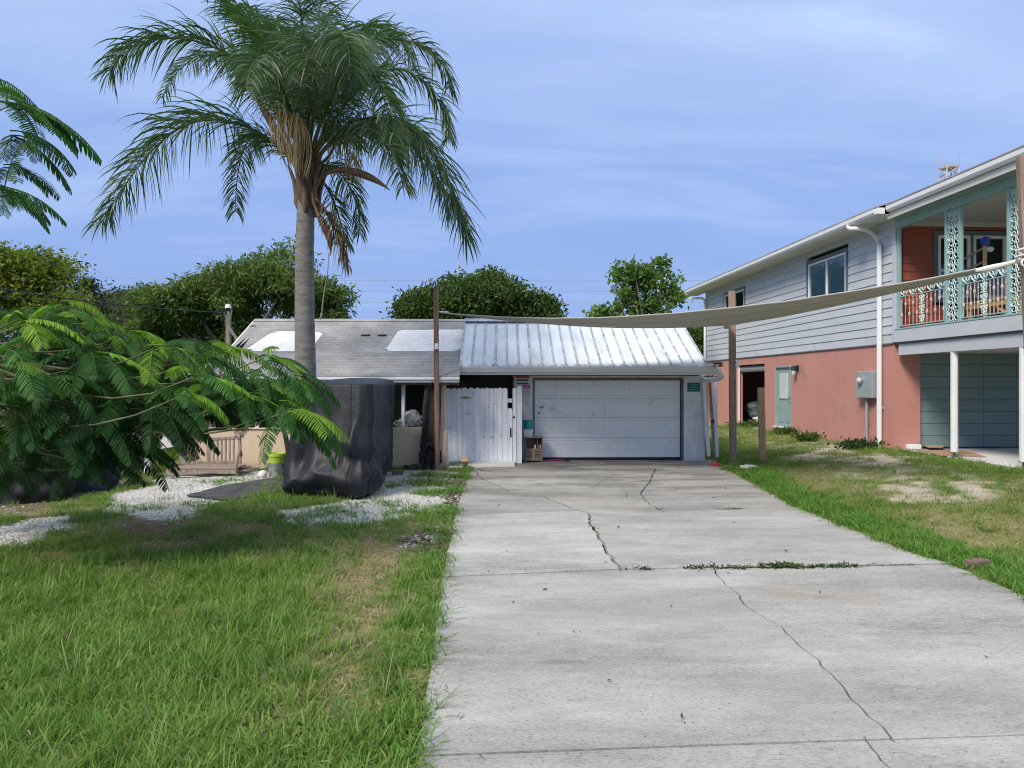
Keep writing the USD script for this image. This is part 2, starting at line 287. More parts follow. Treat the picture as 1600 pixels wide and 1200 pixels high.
m_signpink = M('sign_magenta', [(0.55, 0.04, 0.24), (0.62, 0.06, 0.30)], 8, 0.6)
m_signwhite = M('sign_white', [(0.62, 0.62, 0.62), (0.70, 0.70, 0.70)], 6, 0.5)
m_signteal = M('sign_teal', [(0.01, 0.12, 0.12), (0.015, 0.17, 0.17)], 6, 0.6)
m_ink = M('black_ink', [(0.02, 0.02, 0.02), (0.03, 0.03, 0.03)], 6, 0.6)
m_cardboard = M('cardboard', [(0.30, 0.19, 0.12), (0.40, 0.27, 0.18)], 4, 0.85, 0.01, 40)
m_yellow = M('yellow_packaging', [(0.55, 0.38, 0.10), (0.68, 0.50, 0.16)], 6, 0.6)
m_yellowwood = M('yellow_pine', [(0.48, 0.31, 0.12), (0.62, 0.42, 0.19)], 8, 0.6, 0.02, 20, (4, 4, 0.7))
m_brick = M('purple_brick', [(0.13, 0.07, 0.07), (0.24, 0.14, 0.13)], 14, 0.9, 0.06, 60)
m_stone = M('white_stone', [(0.50, 0.49, 0.47), (0.68, 0.67, 0.64)], 10, 0.85, 0.05, 40)
m_wire = M('cable_black', [(0.03, 0.03, 0.035), (0.05, 0.05, 0.055)], 5, 0.6)
m_powerline = M('power_line_gray', [(0.22, 0.24, 0.28), (0.28, 0.30, 0.34)], 5, 0.6)
m_mast = M('mast_steel', [(0.42, 0.40, 0.42), (0.52, 0.50, 0.52)], 1, 0.5)
m_mastred = M('mast_red', [(0.40, 0.31, 0.31), (0.46, 0.37, 0.36)], 1, 0.5)
m_mesh = M('black_netting', [(0.012, 0.012, 0.014), (0.03, 0.03, 0.034)], 14, 0.7, 0.05, 40)
# ------------------------------------------------------------------ driveway geometry (needed by the ground)
def gp(pts): return [tuple(G(x, y, 0.02)[:2]) for x, y in pts]
_left = gp([(735, 731), (712, 800), (693, 895), (680, 985), (650, 1200)])
_right = gp([(1122, 722), (1130, 731), (1160, 746), (1200, 768), (1240, 790), (1330, 827), (1430, 866), (1484, 880), (1540, 903), (1600, 930), (1760, 1000), (2100, 1160)])
_dl = np.array(_left[-1]) - np.array(_left[-2])
_near = tuple(np.array(_left[-1]) + _dl * 6)
_bk = [tuple(AtY(1118, 700, 15.98)[:2]), tuple(AtY(738, 700, 15.98)[:2])]
def rough(poly, amp, step=0.06, seed=0, close=False):
    pts = list(poly) + ([poly[0]] if close else [])
    ls = LineString(pts); n = max(2, int(ls.length / step)); out = []
    for i in range(n + (0 if close else 1)):
        p = ls.interpolate(i / n, normalized=True); a = (meshkit.fbm(np.array([p.x * 9 + seed, p.y * 9, 0.3]), 4, seed) - 0.5) * 2 * amp; b = (meshkit.fbm(np.array([p.x * 9 + seed + 90, p.y * 9, 5.3]), 4, seed + 5) - 0.5) * 2 * amp
        out.append((p.x + a, p.y + b))
    return out
DRIVE = Polygon(rough(_left + [_near], 0.025, 0.08, 1) + [(9.0, -7.0)] + [_right[-1]] + rough(_right[::-1], 0.04, 0.08, 2) + _bk).buffer(0)
def on_drive(x, y): return shapely.distance(shapely.points(x, y), DRIVE)
PADP = [(9.62, 9.0), (9.62, 15.75), (13.5, 15.75), (13.5, 9.0)]
def rotp(p): return (PC * p[0] - PS * p[1], PS * p[0] + PC * p[1])
PAD = Polygon([rotp(p) for p in PADP])
def gpoly(px): return Polygon([tuple(T(x, y)[:2]) for x, y in px]).buffer(0)
GRAVEL = [gpoly([(178, 800), (188, 775), (240, 757), (250, 742), (330, 738), (420, 735), (445, 742), (445, 756), (400, 770), (352, 786), (320, 795), (300, 806), (240, 812)]),
          gpoly([(575, 770), (585, 742), (620, 736), (670, 735), (700, 737), (712, 742), (708, 775), (690, 800), (640, 812), (560, 822), (470, 818), (420, 812), (430, 800), (500, 790)]),
          gpoly([(-60, 835), (40, 815), (105, 808), (118, 818), (100, 834), (20, 855), (-60, 868)]), gpoly([(648, 846), (660, 826), (690, 820), (684, 838), (665, 852)])]
SAND = [gpoly([(1215, 690), (1300, 690), (1340, 704), (1410, 712), (1440, 735), (1470, 758), (1455, 785), (1395, 790), (1340, 760), (1280, 735), (1230, 705)]), gpoly([(1440, 745), (1600, 755), (1640, 772), (1600, 780), (1470, 775)])]
DRY = [gpoly([(560, 848), (690, 842), (690, 862), (640, 905), (600, 940), (560, 1010), (480, 1060), (430, 1110), (330, 1120), (345, 1050), (430, 985), (500, 900)]), gpoly([(200, 850), (420, 800), (440, 830), (330, 852), (230, 880)]), gpoly([(560, 950), (600, 940), (600, 1060), (520, 1110), (480, 1080)])]
DIRT = [gpoly([(700, 745), (722, 742), (714, 800), (700, 860), (660, 870), (620, 850), (690, 815)]), gpoly([(-80, 800), (0, 786), (130, 760), (240, 740), (250, 750), (170, 772), (60, 800), (-80, 830)]), gpoly([(240, 760), (300, 840), (190, 852), (150, 835)])]
def area(polys, x, y, soft, amp, s=1.3, seed=0):
    pts = shapely.points(x, y); d = np.full(np.shape(x), 1e9)
    for p in polys: d = np.minimum(d, np.where(shapely.contains(p, pts), -shapely.distance(pts, p.exterior), shapely.distance(pts, p)))
    d = d + amp * 2 * (nz(x, y, s, seed) - 0.5)
    return 1 - sstep(-soft, soft, d)
def masks(x, y):
    gr = area(GRAVEL, x, y, 0.12, 0.5, 1.8, 1); sa = area(SAND, x, y, 0.35, 1.4, 0.9, 2); di = area(DIRT, x, y, 0.15, 0.35, 2.5, 3); dr = area(DRY, x, y, 0.45, 0.5, 1.5, 4)
    ln = nz(x, y, 0.55, 9)
    right = sstep(4.4, 5.2, PC * x + PS * y)
    dr = np.maximum(dr, sstep(0.46, 0.62, nz(x, y, 1.6, 12)) * 0.8 * (1 - right)); dr = np.maximum(dr, right * (0.30 + 0.5 * sstep(0.42, 0.62, ln)))
    dr = dr * (1 - 0.85 * (1 - sstep(-1.7, -1.0, x)) * (1 - sstep(4.6, 6.2, y)))
    return gr, np.maximum(sa * (0.20 + 0.8 * sstep(0.44, 0.60, nz(x, y, 2.2, 21))), 0).clip(0, 1), di, dr.clip(0, 1)
def height(x, y):
    d = on_drive(x, y); z = HB(x, y)
    ins = DRIVE.contains(shapely.points(x, y)) if np.isscalar(x) else shapely.contains(DRIVE, shapely.points(x, y))
    z = np.where(ins, -0.04, z * sstep(0, 0.5, d) + 0.004)
    far = sstep(40, 200, np.hypot(x, y)); return z * (1 - far)
def axis(lo, hi, step, far):
    a = np.arange(lo, hi + step / 2, step); g = [hi]; s = step
    while g[-1] < far: s *= 1.35; g.append(g[-1] + s)
    h = [lo]; s = step
    while h[-1] > -far: s *= 1.35; h.append(h[-1] - s)
    return np.r_[h[:0:-1], a, g[1:]]
gx, gy = axis(-11.5, 15.0, 0.1, 900), axis(2.2, 27.0, 0.1, 900)
XX, YY = np.meshgrid(gx, gy); ZZ = height(XX.ravel(), YY.ravel()).reshape(XX.shape)
gm = MB().grid(np.stack([XX, YY, ZZ], -1), flip=True)
m_ground = usdkit.material(stage, '/World/Looks/lawn_soil', {
    'geo': ('geometry', {}), 'at': ('attribute', {'attribute': 'mask'}), 'sp': ('separate_color', {}), 'at2': ('attribute', {'attribute': 'mask2'}), 'sp2': ('separate_color', {}),
    'n1': ('noise_texture', {'scale': 1.6, 'detail': 8.0, 'roughness': 0.7}), 'n2': ('noise_texture', {'scale': 34.0, 'detail': 4.0, 'roughness': 0.7}), 'mf': ('mix_float', {'fac': 0.5}),
    'g': ('rgb_ramp', {'ramp': [(0.3, (0.06, 0.085, 0.02)), (0.5, (0.12, 0.15, 0.045)), (0.7, (0.20, 0.20, 0.08))]}),
    'd': ('rgb_ramp', {'ramp': [(0.3, (0.11, 0.10, 0.04)), (0.5, (0.26, 0.22, 0.11)), (0.7, (0.40, 0.34, 0.19))]}),
    's': ('rgb_ramp', {'ramp': [(0.3, (0.22, 0.19, 0.15)), (0.5, (0.40, 0.355, 0.29)), (0.7, (0.54, 0.49, 0.42))]}),
    'v': ('rgb_ramp', {'ramp': [(0.32, (0.26, 0.24, 0.21)), (0.44, (0.60, 0.585, 0.56)), (0.7, (0.76, 0.75, 0.735))]}),
    'b': ('rgb_ramp', {'ramp': [(0.3, (0.06, 0.045, 0.03)), (0.5, (0.15, 0.115, 0.08)), (0.7, (0.26, 0.21, 0.15))]}),
    'm1': ('mix_color', {}), 'm2': ('mix_color', {}), 'm3': ('mix_color', {}), 'm4': ('mix_color', {}),
    'bp': ('bump', {'strength': 0.6, 'distance': 0.012}), 'p': ('principled_bsdf', {'roughness': 0.95, 'specular_ior_level': 0.1})},
    [('geo.position', 'n1.vector'), ('geo.position', 'n2.vector'), ('n1.fac', 'mf.a'), ('n2.fac', 'mf.b'), ('at.color', 'sp.color'), ('at2.color', 'sp2.color')] + [('mf.result', k + '.fac') for k in 'gdsvb'] +
    [('sp2.r', 'm1.fac'), ('g.color', 'm1.a'), ('d.color', 'm1.b'), ('sp.b', 'm2.fac'), ('m1.result', 'm2.a'), ('b.color', 'm2.b'), ('sp.g', 'm3.fac'), ('m2.result', 'm3.a'), ('s.color', 'm3.b'),
     ('sp.r', 'm4.fac'), ('m3.result', 'm4.a'), ('v.color', 'm4.b'), ('m4.result', 'p.base_color'), ('n2.fac', 'bp.height'), ('bp.normal', 'p.normal')], surface='p.BSDF')
ground = usdkit.mesh(stage, '/World/ground', gm.arrays(), m_ground, True)
data('/World/ground', kind='structure', label='grassy yard soil with sandy and dry patches')
mk = masks(XX.ravel(), YY.ravel())
PV = UsdGeom.PrimvarsAPI(ground)
PV.CreatePrimvar('mask', Sdf.ValueTypeNames.Color3fArray, 'vertex').Set(Vt.Vec3fArray.FromNumpy(np.stack([mk[0], mk[1], mk[2]], 1).astype(np.float32)))
PV.CreatePrimvar('mask2', Sdf.ValueTypeNames.Color3fArray, 'vertex').Set(Vt.Vec3fArray.FromNumpy(np.stack([mk[3]] * 3, 1).astype(np.float32)))
from scipy.interpolate import RegularGridInterpolator
_hi = RegularGridInterpolator((gy, gx), ZZ)
def hz(x, y): return _hi(np.stack([y, x], -1))

# ------------------------------------------------------------------ driveway slabs, split at joints and cracks
def z4(pts): return [(680 + x / 3.077, 680 + y / 3.077) for x, y in pts]
def z8(pts): return [(1100 + x / 3.2, 860 + y / 3.2) for x, y in pts]
cuts = []
for pts, w, amp in (([(560, 1182), (653, 1179), (1150, 1161), (1600, 1146), (2300, 1122)], 0.006, 0.002), ([(660, 902), (690, 901), (830, 895), (969, 889), (1200, 885), (1445, 881), (1520, 879)], 0.010, 0.006),
                    ([(690, 807), (712, 806), (800, 802), (917, 797.5), (1037, 798), (1150, 796), (1260, 794), (1310, 794)], 0.012, 0.008),
                    (z4([(150, 120), (160, 140), (235, 215), (330, 255), (380, 285), (510, 292), (600, 328), (730, 375), (745, 420), (800, 510), (850, 590), (890, 640), (900, 650)]), 0.017, 0.06),
                    (z4([(1060, 160), (1025, 235), (990, 275), (1010, 315), (1060, 345), (1100, 368)]), 0.012, 0.05),
                    (z8([(45, 60), (50, 95), (105, 165), (180, 225), (200, 265), (270, 315), (375, 375), (470, 460), (540, 520), (605, 580), (700, 680), (715, 710), (800, 790), (810, 820), (880, 870), (938, 945)]), 0.008, 0.035),
                    (z8([(800, 925), (805, 940), (850, 1000), (880, 1045), (950, 1085), (1000, 1140), (1100, 1230), (1200, 1400)]), 0.006, 0.03),
                    (z4([(750, 105), (800, 145), (865, 190), (800, 218), (760, 250)]), 0.004, 0.03), (z4([(780, 295), (850, 302), (920, 297), (922, 275), (890, 252)]), 0.006, 0.02), (z4([(865, 190), (930, 210), (1000, 225)]), 0.002, 0.02)):
    line = LineString(rough(gp(pts), amp, 0.05, len(cuts) + 11))
    wv = [line.interpolate(t, normalized=True).buffer(w * (0.55 + 0.9 * meshkit.noise(np.array([t * 40, 0.5, len(cuts)])))) for t in np.linspace(0, 1, 2)]
    cuts.append(unary_union([line.buffer(w, cap_style=2, resolution=2)] + wv))
for t in (1.9,):  # next joint, behind the camera
    cuts.append(LineString([(-4, 0.2), (9, 0.5)]).buffer(0.008))
CUTS = unary_union(cuts)
slabs = DRIVE.difference(CUTS)
def concrete(name, k, st):
    cc = lambda *c: tuple(v * k for v in c)
    return usdkit.material(stage, '/World/Looks/' + name, {
    'geo': ('geometry', {}), 'oi': ('object_info', {}),
    'mp': ('mapping', {'mapping_type': 'point', 'scale': (0.55, 1.6, 1.0), 'rotation': (0, 0, 0.04)}),
    'n1': ('noise_texture', {'scale': 0.8, 'detail': 6.0, 'roughness': 0.6}), 'n2': ('noise_texture', {'scale': 9.0, 'detail': 8.0, 'roughness': 0.8}),
    'n3': ('noise_texture', {'scale': 60.0, 'detail': 3.0, 'roughness': 0.75}), 'vo': ('voronoi_texture', {'scale': 55.0, 'feature': 'f1'}), 'vp': ('voronoi_texture', {'scale': 24.0, 'feature': 'f1'}),
    'a': ('mix_float', {'fac': 0.42}), 'b': ('mix_float', {'fac': 0.40}),
    'r': ('rgb_ramp', {'ramp': [(0.30, cc(0.12, 0.114, 0.102)), (0.39, cc(0.25, 0.24, 0.22)), (0.47, cc(0.385, 0.374, 0.35)), (0.57, cc(0.49, 0.48, 0.455)), (0.70, cc(0.62, 0.61, 0.585))]}),
    'st': ('noise_texture', {'scale': 0.9, 'detail': 7.0, 'roughness': 0.7}), 'sr': ('map_range', {'from_min': 0.44, 'from_max': 0.58, 'clamp': True, 'to_max': st}),
    'sy': ('separate_xyz', {}), 'sg': ('map_range', {'from_min': 9.0, 'from_max': 13.5, 'clamp': True, 'to_min': 0.36, 'to_max': 1.0}), 'sm': ('math', {'math_type': 'multiply'}), 'sc': ('mix_color', {'b': (0.15, 0.145, 0.132)}),
    'wr': ('rgb_ramp', {'ramp': [(0.0, (1.6, 1.6, 1.6)), (0.055, (1.5, 1.5, 1.5)), (0.09, (1, 1, 1)), (1.0, (1, 1, 1))]}), 'wm': ('mix_color', {'blend_type': 'multiply', 'fac': 1.0, 'use_clamp': False}),
    'pr': ('rgb_ramp', {'ramp': [(0.0, (0.55, 0.55, 0.55)), (0.10, (0.6, 0.6, 0.6)), (0.2, (1, 1, 1)), (1, (1, 1, 1))]}), 'pm': ('mix_color', {'blend_type': 'multiply', 'fac': 0.85, 'use_clamp': False}),
    'km': ('mapping', {'mapping_type': 'point', 'scale': (1.1, 3.6, 1.0)}), 'kn': ('noise_texture', {'scale': 1.0, 'detail': 5.0, 'roughness': 0.6}), 'kr': ('map_range', {'from_min': 0.62, 'from_max': 0.68, 'clamp': True, 'to_max': 0.7}), 'kg': ('math', {'math_type': 'multiply'}), 'kc': ('mix_color', {'b': (0.10, 0.098, 0.092)}),
    'tn': ('noise_texture', {'scale': 0.55, 'detail': 4.0, 'roughness': 0.6}), 'tr': ('map_range', {'from_min': 0.58, 'from_max': 0.72, 'clamp': True, 'to_max': 0.45}), 'tc': ('mix_color', {'b': (0.38, 0.30, 0.20)}),
    'mr': ('map_range', {'to_min': 0.86, 'to_max': 1.06}), 'hv': ('hsv', {}), 'bp': ('bump', {'strength': 0.5, 'distance': 0.006}), 'p': ('principled_bsdf', {'roughness': 0.88, 'specular_ior_level': 0.2})},
    [('geo.position', 'mp.vector'), ('mp.vector', 'n1.vector'), ('mp.vector', 'n2.vector'), ('mp.vector', 'n3.vector'), ('geo.position', 'vo.vector'), ('geo.position', 'vp.vector'), ('n1.fac', 'a.a'), ('n2.fac', 'a.b'), ('a.result', 'b.a'), ('n3.fac', 'b.b'), ('b.result', 'r.fac'),
     ('mp.vector', 'st.vector'), ('st.fac', 'sr.value'), ('geo.position', 'sy.vector'), ('sy.y', 'sg.value'), ('sr.result', 'sm.value1'), ('sg.result', 'sm.value2'), ('sm.value', 'sc.fac'), ('r.color', 'sc.a'),
     ('geo.position', 'tn.vector'), ('tn.fac', 'tr.value'), ('tr.result', 'tc.fac'), ('geo.position', 'km.vector'), ('km.vector', 'kn.vector'), ('kn.fac', 'kr.value'), ('kr.result', 'kg.value1'), ('sg.result', 'kg.value2'), ('kg.value', 'kc.fac'), ('sc.result', 'kc.a'), ('kc.color' if False else 'kc.result', 'tc.a'),
     ('tc.result', 'wm.a'), ('vo.distance', 'wr.fac'), ('wr.color', 'wm.b'), ('wm.result', 'pm.a'), ('vp.distance', 'pr.fac'), ('pr.color', 'pm.b'), ('oi.random', 'mr.value'), ('mr.result', 'hv.value'), ('pm.result', 'hv.color'), ('hv.color', 'p.base_color'), ('n3.fac', 'bp.height'), ('bp.normal', 'p.normal')], surface='p.BSDF')
m_conc, m_conc2 = concrete('driveway_concrete', 0.95, 0.75), concrete('old_driveway_concrete', 0.76, 0.95)
drv = '/World/driveway'; UsdGeom.Xform.Define(stage, drv); inverse[drv] = np.eye(4); data(drv, kind='structure', label='cracked pale gray concrete driveway')
for k, g in enumerate(sorted(slabs.geoms, key=lambda g: -g.area)):
    if g.area < 0.01: continue
    e = trimesh.creation.extrude_polygon(g.simplify(0.002), 0.09, engine='earcut')
    e.apply_translation((0, 0, -0.07 - 0.004 * (k % 3)))
    part(drv, 'concrete_slab', e, m_conc2 if g.centroid.y > 8.6 else m_conc)

# ------------------------------------------------------------------ low house with garage
house = thing('bungalow', 'low bungalow with gray shingle roof, white metal garage roof and white garage door', 'house', (0, 16, 0))
def P(name, mesh, m, parent=None, **k): return part(parent or house, name, mesh, m, **k)
zE, zR = AtY(800, 571, 15.0)[2], AtY(800, 503, 17.2)[2]; slope = (zR - zE) / 2.2
xg0, xg1 = AtY(719, 570, 15.0)[0], AtY(1104, 570, 15.0)[0]
def zroof(y): return zE + slope * (y - 15.0)
nrm = np.array([0, -slope, 1.0]); nrm /= np.linalg.norm(nrm)
# roof decks
P('garage_roof_deck', MB().poly([(xg0, 15.02, zE - 0.02), (xg1, 15.02, zE - 0.02), (xg1, 17.2, zR - 0.02), (xg0, 17.2, zR - 0.02)], (0, 0, -0.10)), m_dark)
P('garage_back_roof', MB().poly([(xg0, 17.2, zR), (xg1, 17.2, zR), (xg1, 20.6, zR - 1.6), (xg0, 20.6, zR - 1.6)], (0, 0, -0.10)), m_metalroof)
npan = 21; pw = (xg1 - xg0) / npan
for i in range(npan):
    a, b = xg0 + i * pw, xg0 + (i + 1) * pw
    y0 = 14.93 - 0.05 * rng.random(); lift = 0.012 * rng.random(); n = 9
    ys = np.linspace(y0, 17.2, n); us = np.array([0, 0.12, 0.5, 0.88, 1.0])
    Pg = np.array([[[a + (b - a) * u, y, zroof(y) + 0.012 + (0.004 + 0.007 * meshkit.noise(np.array([i * 3.1, y * 2.0, u * 3]))) + (lift if j == 0 else 0) - (0.018 if j == 0 and u in (0.12, 0.88) else 0)] for u in us] for j, y in enumerate(ys)])
    P('metal_roof_panel', MB().grid(Pg, 0.008, flip=True), m_metalroof)
for i in range(npan + 1):
    x = xg0 + i * pw + 0.006 * (rng.random() - 0.5); y0 = 14.9 - 0.02 * rng.random(); w = 0.028
    pr = [(-w, 0.0), (-w * 0.55, 0.032), (w * 0.55, 0.032), (w, 0.0)]
    mb = MB(); A = [np.array([x + u, y0, zroof(y0) + 0.016 + v]) for u, v in pr]; B = [np.array([x + u, 17.19, zroof(17.19) + 0.016 + v]) for u, v in pr]
    mb.add(A + B, [[0, 1, 5], [0, 5, 4], [1, 2, 6], [1, 6, 5], [2, 3, 7], [2, 7, 6], [0, 2, 1], [0, 3, 2], [4, 5, 6], [4, 6, 7]])
    P('roof_seam', mb, m_seam)
mb = MB(); mb.beam((xg0 - 0.03, 17.17, zR + 0.045), (xg1 + 0.03, 17.17, zR + 0.045), 0.30, 0.02, (0, -slope * 0.6, 1), 0.006)
P('ridge_cap', mb, m_seam)
P('drip_flashing', MB().beam((xg0 - 0.12, 14.95, zE - 0.012), (xg1 + 0.10, 14.95, zE - 0.012), 0.16, 0.012, nrm), m_seam)
# gutter and fascia
zg1, zg0 = AtY(900, 573, 14.9)[2], AtY(900, 582, 14.9)[2]
xa, xb = AtY(709, 575, 14.9)[0], AtY(1119, 575, 14.9)[0]
P('gutter', MB().poly([(xa, 14.98, zg0), (xa, 14.90, zg0 + 0.01), (xa, 14.86, zg1 - 0.02), (xa, 14.86, zg1 + 0.01), (xa, 14.98, zg1 + 0.01)], (xb - xa, 0, 0)), m_gutter)
P('fascia', MB().box(xa, xb + 0.02, 14.985, 15.03, zg0 - 0.05, zg1 + 0.02), m_white)
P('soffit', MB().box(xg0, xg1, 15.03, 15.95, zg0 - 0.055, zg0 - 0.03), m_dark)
zt = zg0 - 0.06
YF = 15.72
xdl, xdr = AtY(832, 600, YF)[0], AtY(1068, 600, YF)[0]
xpl, xpr = AtY(803, 600, YF)[0], AtY(1101, 600, YF)[0]
zdt = AtY(900, 590, YF)[2]
P('garage_header', MB().box(xdl, xdr, YF - 0.02, YF + 0.2, zdt, zt), m_pillar)
P('garage_pillar', MB().box(xpl, xdl, YF - 0.04, YF + 0.24, 0.0, zt, 0.008), m_pillar)
P('garage_pillar', MB().box(xdr, xpr, YF - 0.04, YF + 0.24, 0.0, zt, 0.008), m_pillar)
P('garage_wall', MB().box(xpr - 0.24, xpr - 0.01, YF + 0.25, 20.4, 0, zE + 0.1).box(xpl, xpl + 0.15, YF + 0.25, 20.4, 0, zE - 0.06).box(xpl + 0.15, xpr - 0.24, 20.2, 20.4, 0, zE), m_pillar)
P('gable_wall', MB().poly([(xpr - 0.2, 15.3, zE - 0.05), (xpr - 0.2, 17.2, zR - 0.16), (xpr - 0.2, 20.3, zR - 1.62), (xpr - 0.2, 20.3, 2.0), (xpr - 0.2, 15.3, 2.0)], (0.14, 0, 0)), m_pillar)
# garage door: 4 x 6 pressed panels
gd = P('garage_door', MB().box(xdl + 0.02, xdr - 0.02, YF + 0.14, YF + 0.18, 0.03, zdt + 0.03), m_door)
for q0 in (xdl, xdr - 0.045): part(gd, 'door_track', MB().box(q0, q0 + 0.045, YF + 0.02, YF + 0.14, 0.0, zdt), m_darktrim)
part(gd, 'top_gap_trim', MB().box(xdl + 0.045, xdr - 0.045, YF + 0.07, YF + 0.138, zdt - 0.05, zdt - 0.002), m_postbrown)
rows = [AtY(900, y, YF + 0.12)[2] for y in (714.5, 683.5, 652.0, 622.5, 594.5)]
wd = (xdr - xdl - 0.11); cw = wd / 6
for r in range(4):
    z0, z1 = rows[r] + 0.004, rows[r + 1] - 0.004
    for c in range(6):
        x0 = xdl + 0.055 + c * cw; x1 = x0 + cw
        yf = YF + 0.10; mb = MB()
        fr = 0.045; gx0, gx1, gz0, gz1 = x0 + fr, x1 - fr, z0 + 0.06, z1 - 0.06
        def ring(o, i, yo, yi):
            v = [(o[0], yo, o[2]), (o[1], yo, o[2]), (o[1], yo, o[3]), (o[0], yo, o[3]), (i[0], yi, i[2]), (i[1], yi, i[2]), (i[1], yi, i[3]), (i[0], yi, i[3])]
            mb.add(v, [[0, 1, 5, 4], [1, 2, 6, 5], [2, 3, 7, 6], [3, 0, 4, 7]])
        o = (x0, x1, z0, z1); i0 = (gx0, gx1, gz0, gz1); e = 0.018; i1 = (gx0 + e, gx1 - e, gz0 + e, gz1 - e); i2 = (gx0 + 2 * e, gx1 - 2 * e, gz0 + 2 * e, gz1 - 2 * e)
        ring((x0, x1, z0, z1), o, yf + 0.04, yf); ring(o, i0, yf, yf); ring(i0, i1, yf, yf + 0.011); ring(i1, i2, yf + 0.011, yf + 0.004)
        mb.add([(i2[0], yf + 0.004, i2[2]), (i2[1], yf + 0.004, i2[2]), (i2[1], yf + 0.004, i2[3]), (i2[0], yf + 0.004, i2[3])], [[0, 1, 2, 3]])
        part(gd, 'door_panel', mb, m_door)
hx = AtY(845, 637, YF + 0.1); part(gd, 'door_handle', MB().tube([hx + (-0.03, -0.03, 0.02), hx + (0.02, -0.04, 0), hx + (0.07, -0.03, 0.03)], 0.008, 6).tube([hx + (0.02, 0.0, 0), hx + (0.02, -0.05, 0)], 0.012, 8).tube([AtY(842, 645, YF + .1) + (0, 0.01, 0), AtY(842, 645, YF + .1) + (0, -0.02, 0)], 0.017, 10), m_black)
part(gd, 'bottom_seal', MB().box(xdl + 0.05, xdr - 0.05, YF + 0.105, YF + 0.15, 0.0, rows[0] - 0.002), m_black)
# shingle roof
yE, yB, yR2 = 14.1, 16.2, 18.0
zs = {yE: AtY(640, 588, yE)[2], yB: AtY(640, 549, yB)[2], yR2: AtY(600, 500, yR2)[2]}
def zsh(y): return np.interp(y, [yE, yB, yR2], [zs[yE], zs[yB], zs[yR2]])
xs0, xs1 = AtY(401, 500, yR2)[0], AtY(716, 590, yE)[0]
P('shingle_roof_deck', MB().poly([(xs0, yE + 0.02, zs[yE] - 0.01), (xs1, yE + 0.02, zs[yE] - 0.01), (xs1, yB, zs[yB] - 0.01), (xs0, yB, zs[yB] - 0.01)], (0, 0, -0.08)).poly([(xs0, yB, zs[yB] - 0.01), (xs1, yB, zs[yB] - 0.01), (xs1, yR2, zs[yR2] - 0.01), (xs0, yR2, zs[yR2] - 0.01)], (0, 0, -0.08)), m_dark)
P('back_roof', MB().poly([(xs0, yR2, zs[yR2] + 0.01), (xs1, yR2, zs[yR2] + 0.01), (xs1, 23.5, 1.95), (xs0, 23.5, 1.95)], (0, 0, -0.1)), m_shingle)
sh, wh = MB(), {0: MB(), 1: MB()}
patches = [((380, 549), (428, 517.5), (490, 519), (506, 519), (483, 549)), ((601, 549), (623, 516), (729, 515), (721, 549))]
def rpix(p):  # world -> photograph pixel
    q = np.asarray(p, float) - EYE; d = q @ FWD; return np.array([800 + FPX * (q @ RGT) / d, 600 - FPX * q[2] / d])
pp = [Polygon(q) for q in patches]
pw_world = []
for q in patches:
    lo = []
    for (x, y) in q:
        r = ray(x, y)
        for Y in np.linspace(16.0, 18.2, 221):
            p = EYE + r * (Y / r[1])
            if p[2] <= zsh(Y) + 0.003: break
        lo.append((p[0], p[1]))
    pw_world.append(Polygon(lo))
course, tabw = 0.135, 0.31
y = yE; row = 0
while y < yR2 - 0.02:
    sl = (zsh(y + 0.01) - zsh(y - 0.0)) / 0.01; dy = course / math.hypot(1, sl); y2 = min(y + dy * 1.45, yR2)
    x = xs0 - 0.03 - (row % 2) * tabw * 0.5
    wig = 0.012 * (meshkit.noise(np.array([row * 0.7, 3.3, 0])) - 0.5)
    while x < xs1:
        a, b = max(x + 0.003, xs0 - 0.03), min(x + tabw - 0.003, xs1 + 0.02); x += tabw
        if b - a < 0.03: continue
        cx, cyy = (a + b) / 2, y + dy / 2
        jit = 0.003 * rng.random(); yy = y + wig + 0.008 * (rng.random() - 0.5)
        if rng.random() < 0.008 and not any(q_.intersects(Point(cx, cyy)) for q_ in pw_world): continue
        def tz(x, v): return zsh(v) + 0.004 + (0.005 + jit * (1 - 0.4 * (x - a) / (b - a))) * (y2 - v) / (y2 - yy)
        cell = shapely.box(a, yy, b, y2); todo = [(sh, cell)]
        for k in (0, 1):
            if pw_world[k].intersects(cell):
                inn = cell.intersection(pw_world[k]); todo = [(wh[k], inn), (sh, cell.difference(pw_world[k]))]; break
        for tgt, gm_ in todo:
            for g_ in getattr(gm_, 'geoms', [gm_]):
                if g_.is_empty or g_.geom_type != 'Polygon' or g_.area < 1e-4: continue
                c_ = list(g_.exterior.coords)[:-1]
                tgt.poly([np.array((u_, v_, tz(u_, v_))) for u_, v_ in c_], np.array([0, 0.002, -0.008]))
    y += dy; row += 1
P('shingles', sh, m_shingle, kind='stuff')
P('whitewashed_shingles', wh[0], m_whiteshingle, label='white painted patch left of the palm trunk on the gray roof', kind='stuff')
P('whitewashed_shingles', wh[1], m_whiteshingle, label='white painted patch beside the metal garage roof', kind='stuff')
for (x0, x1, yy) in ((564, 578, 531), (590, 604, 528.5), (592, 603, 533.5)):
    p, q = AtY(x0, yy, 17.02), AtY(x1, yy - 1, 17.02); p[2] = zsh(17.02) + 0.03; q[2] = zsh(17.02) + 0.035
    P('lifted_shingle', MB().beam(p, q, 0.07, 0.012, (0, -.4, 1)), m_black)
P('roof_ridge', MB().beam((xs0 - 0.05, yR2 - .07, zsh(yR2 - .07) + 0.022), (xs1 + 0.02, yR2 - .07, zsh(yR2 - .07) + 0.022), 0.16, 0.012, (0, -.5, 1)), m_shingle)
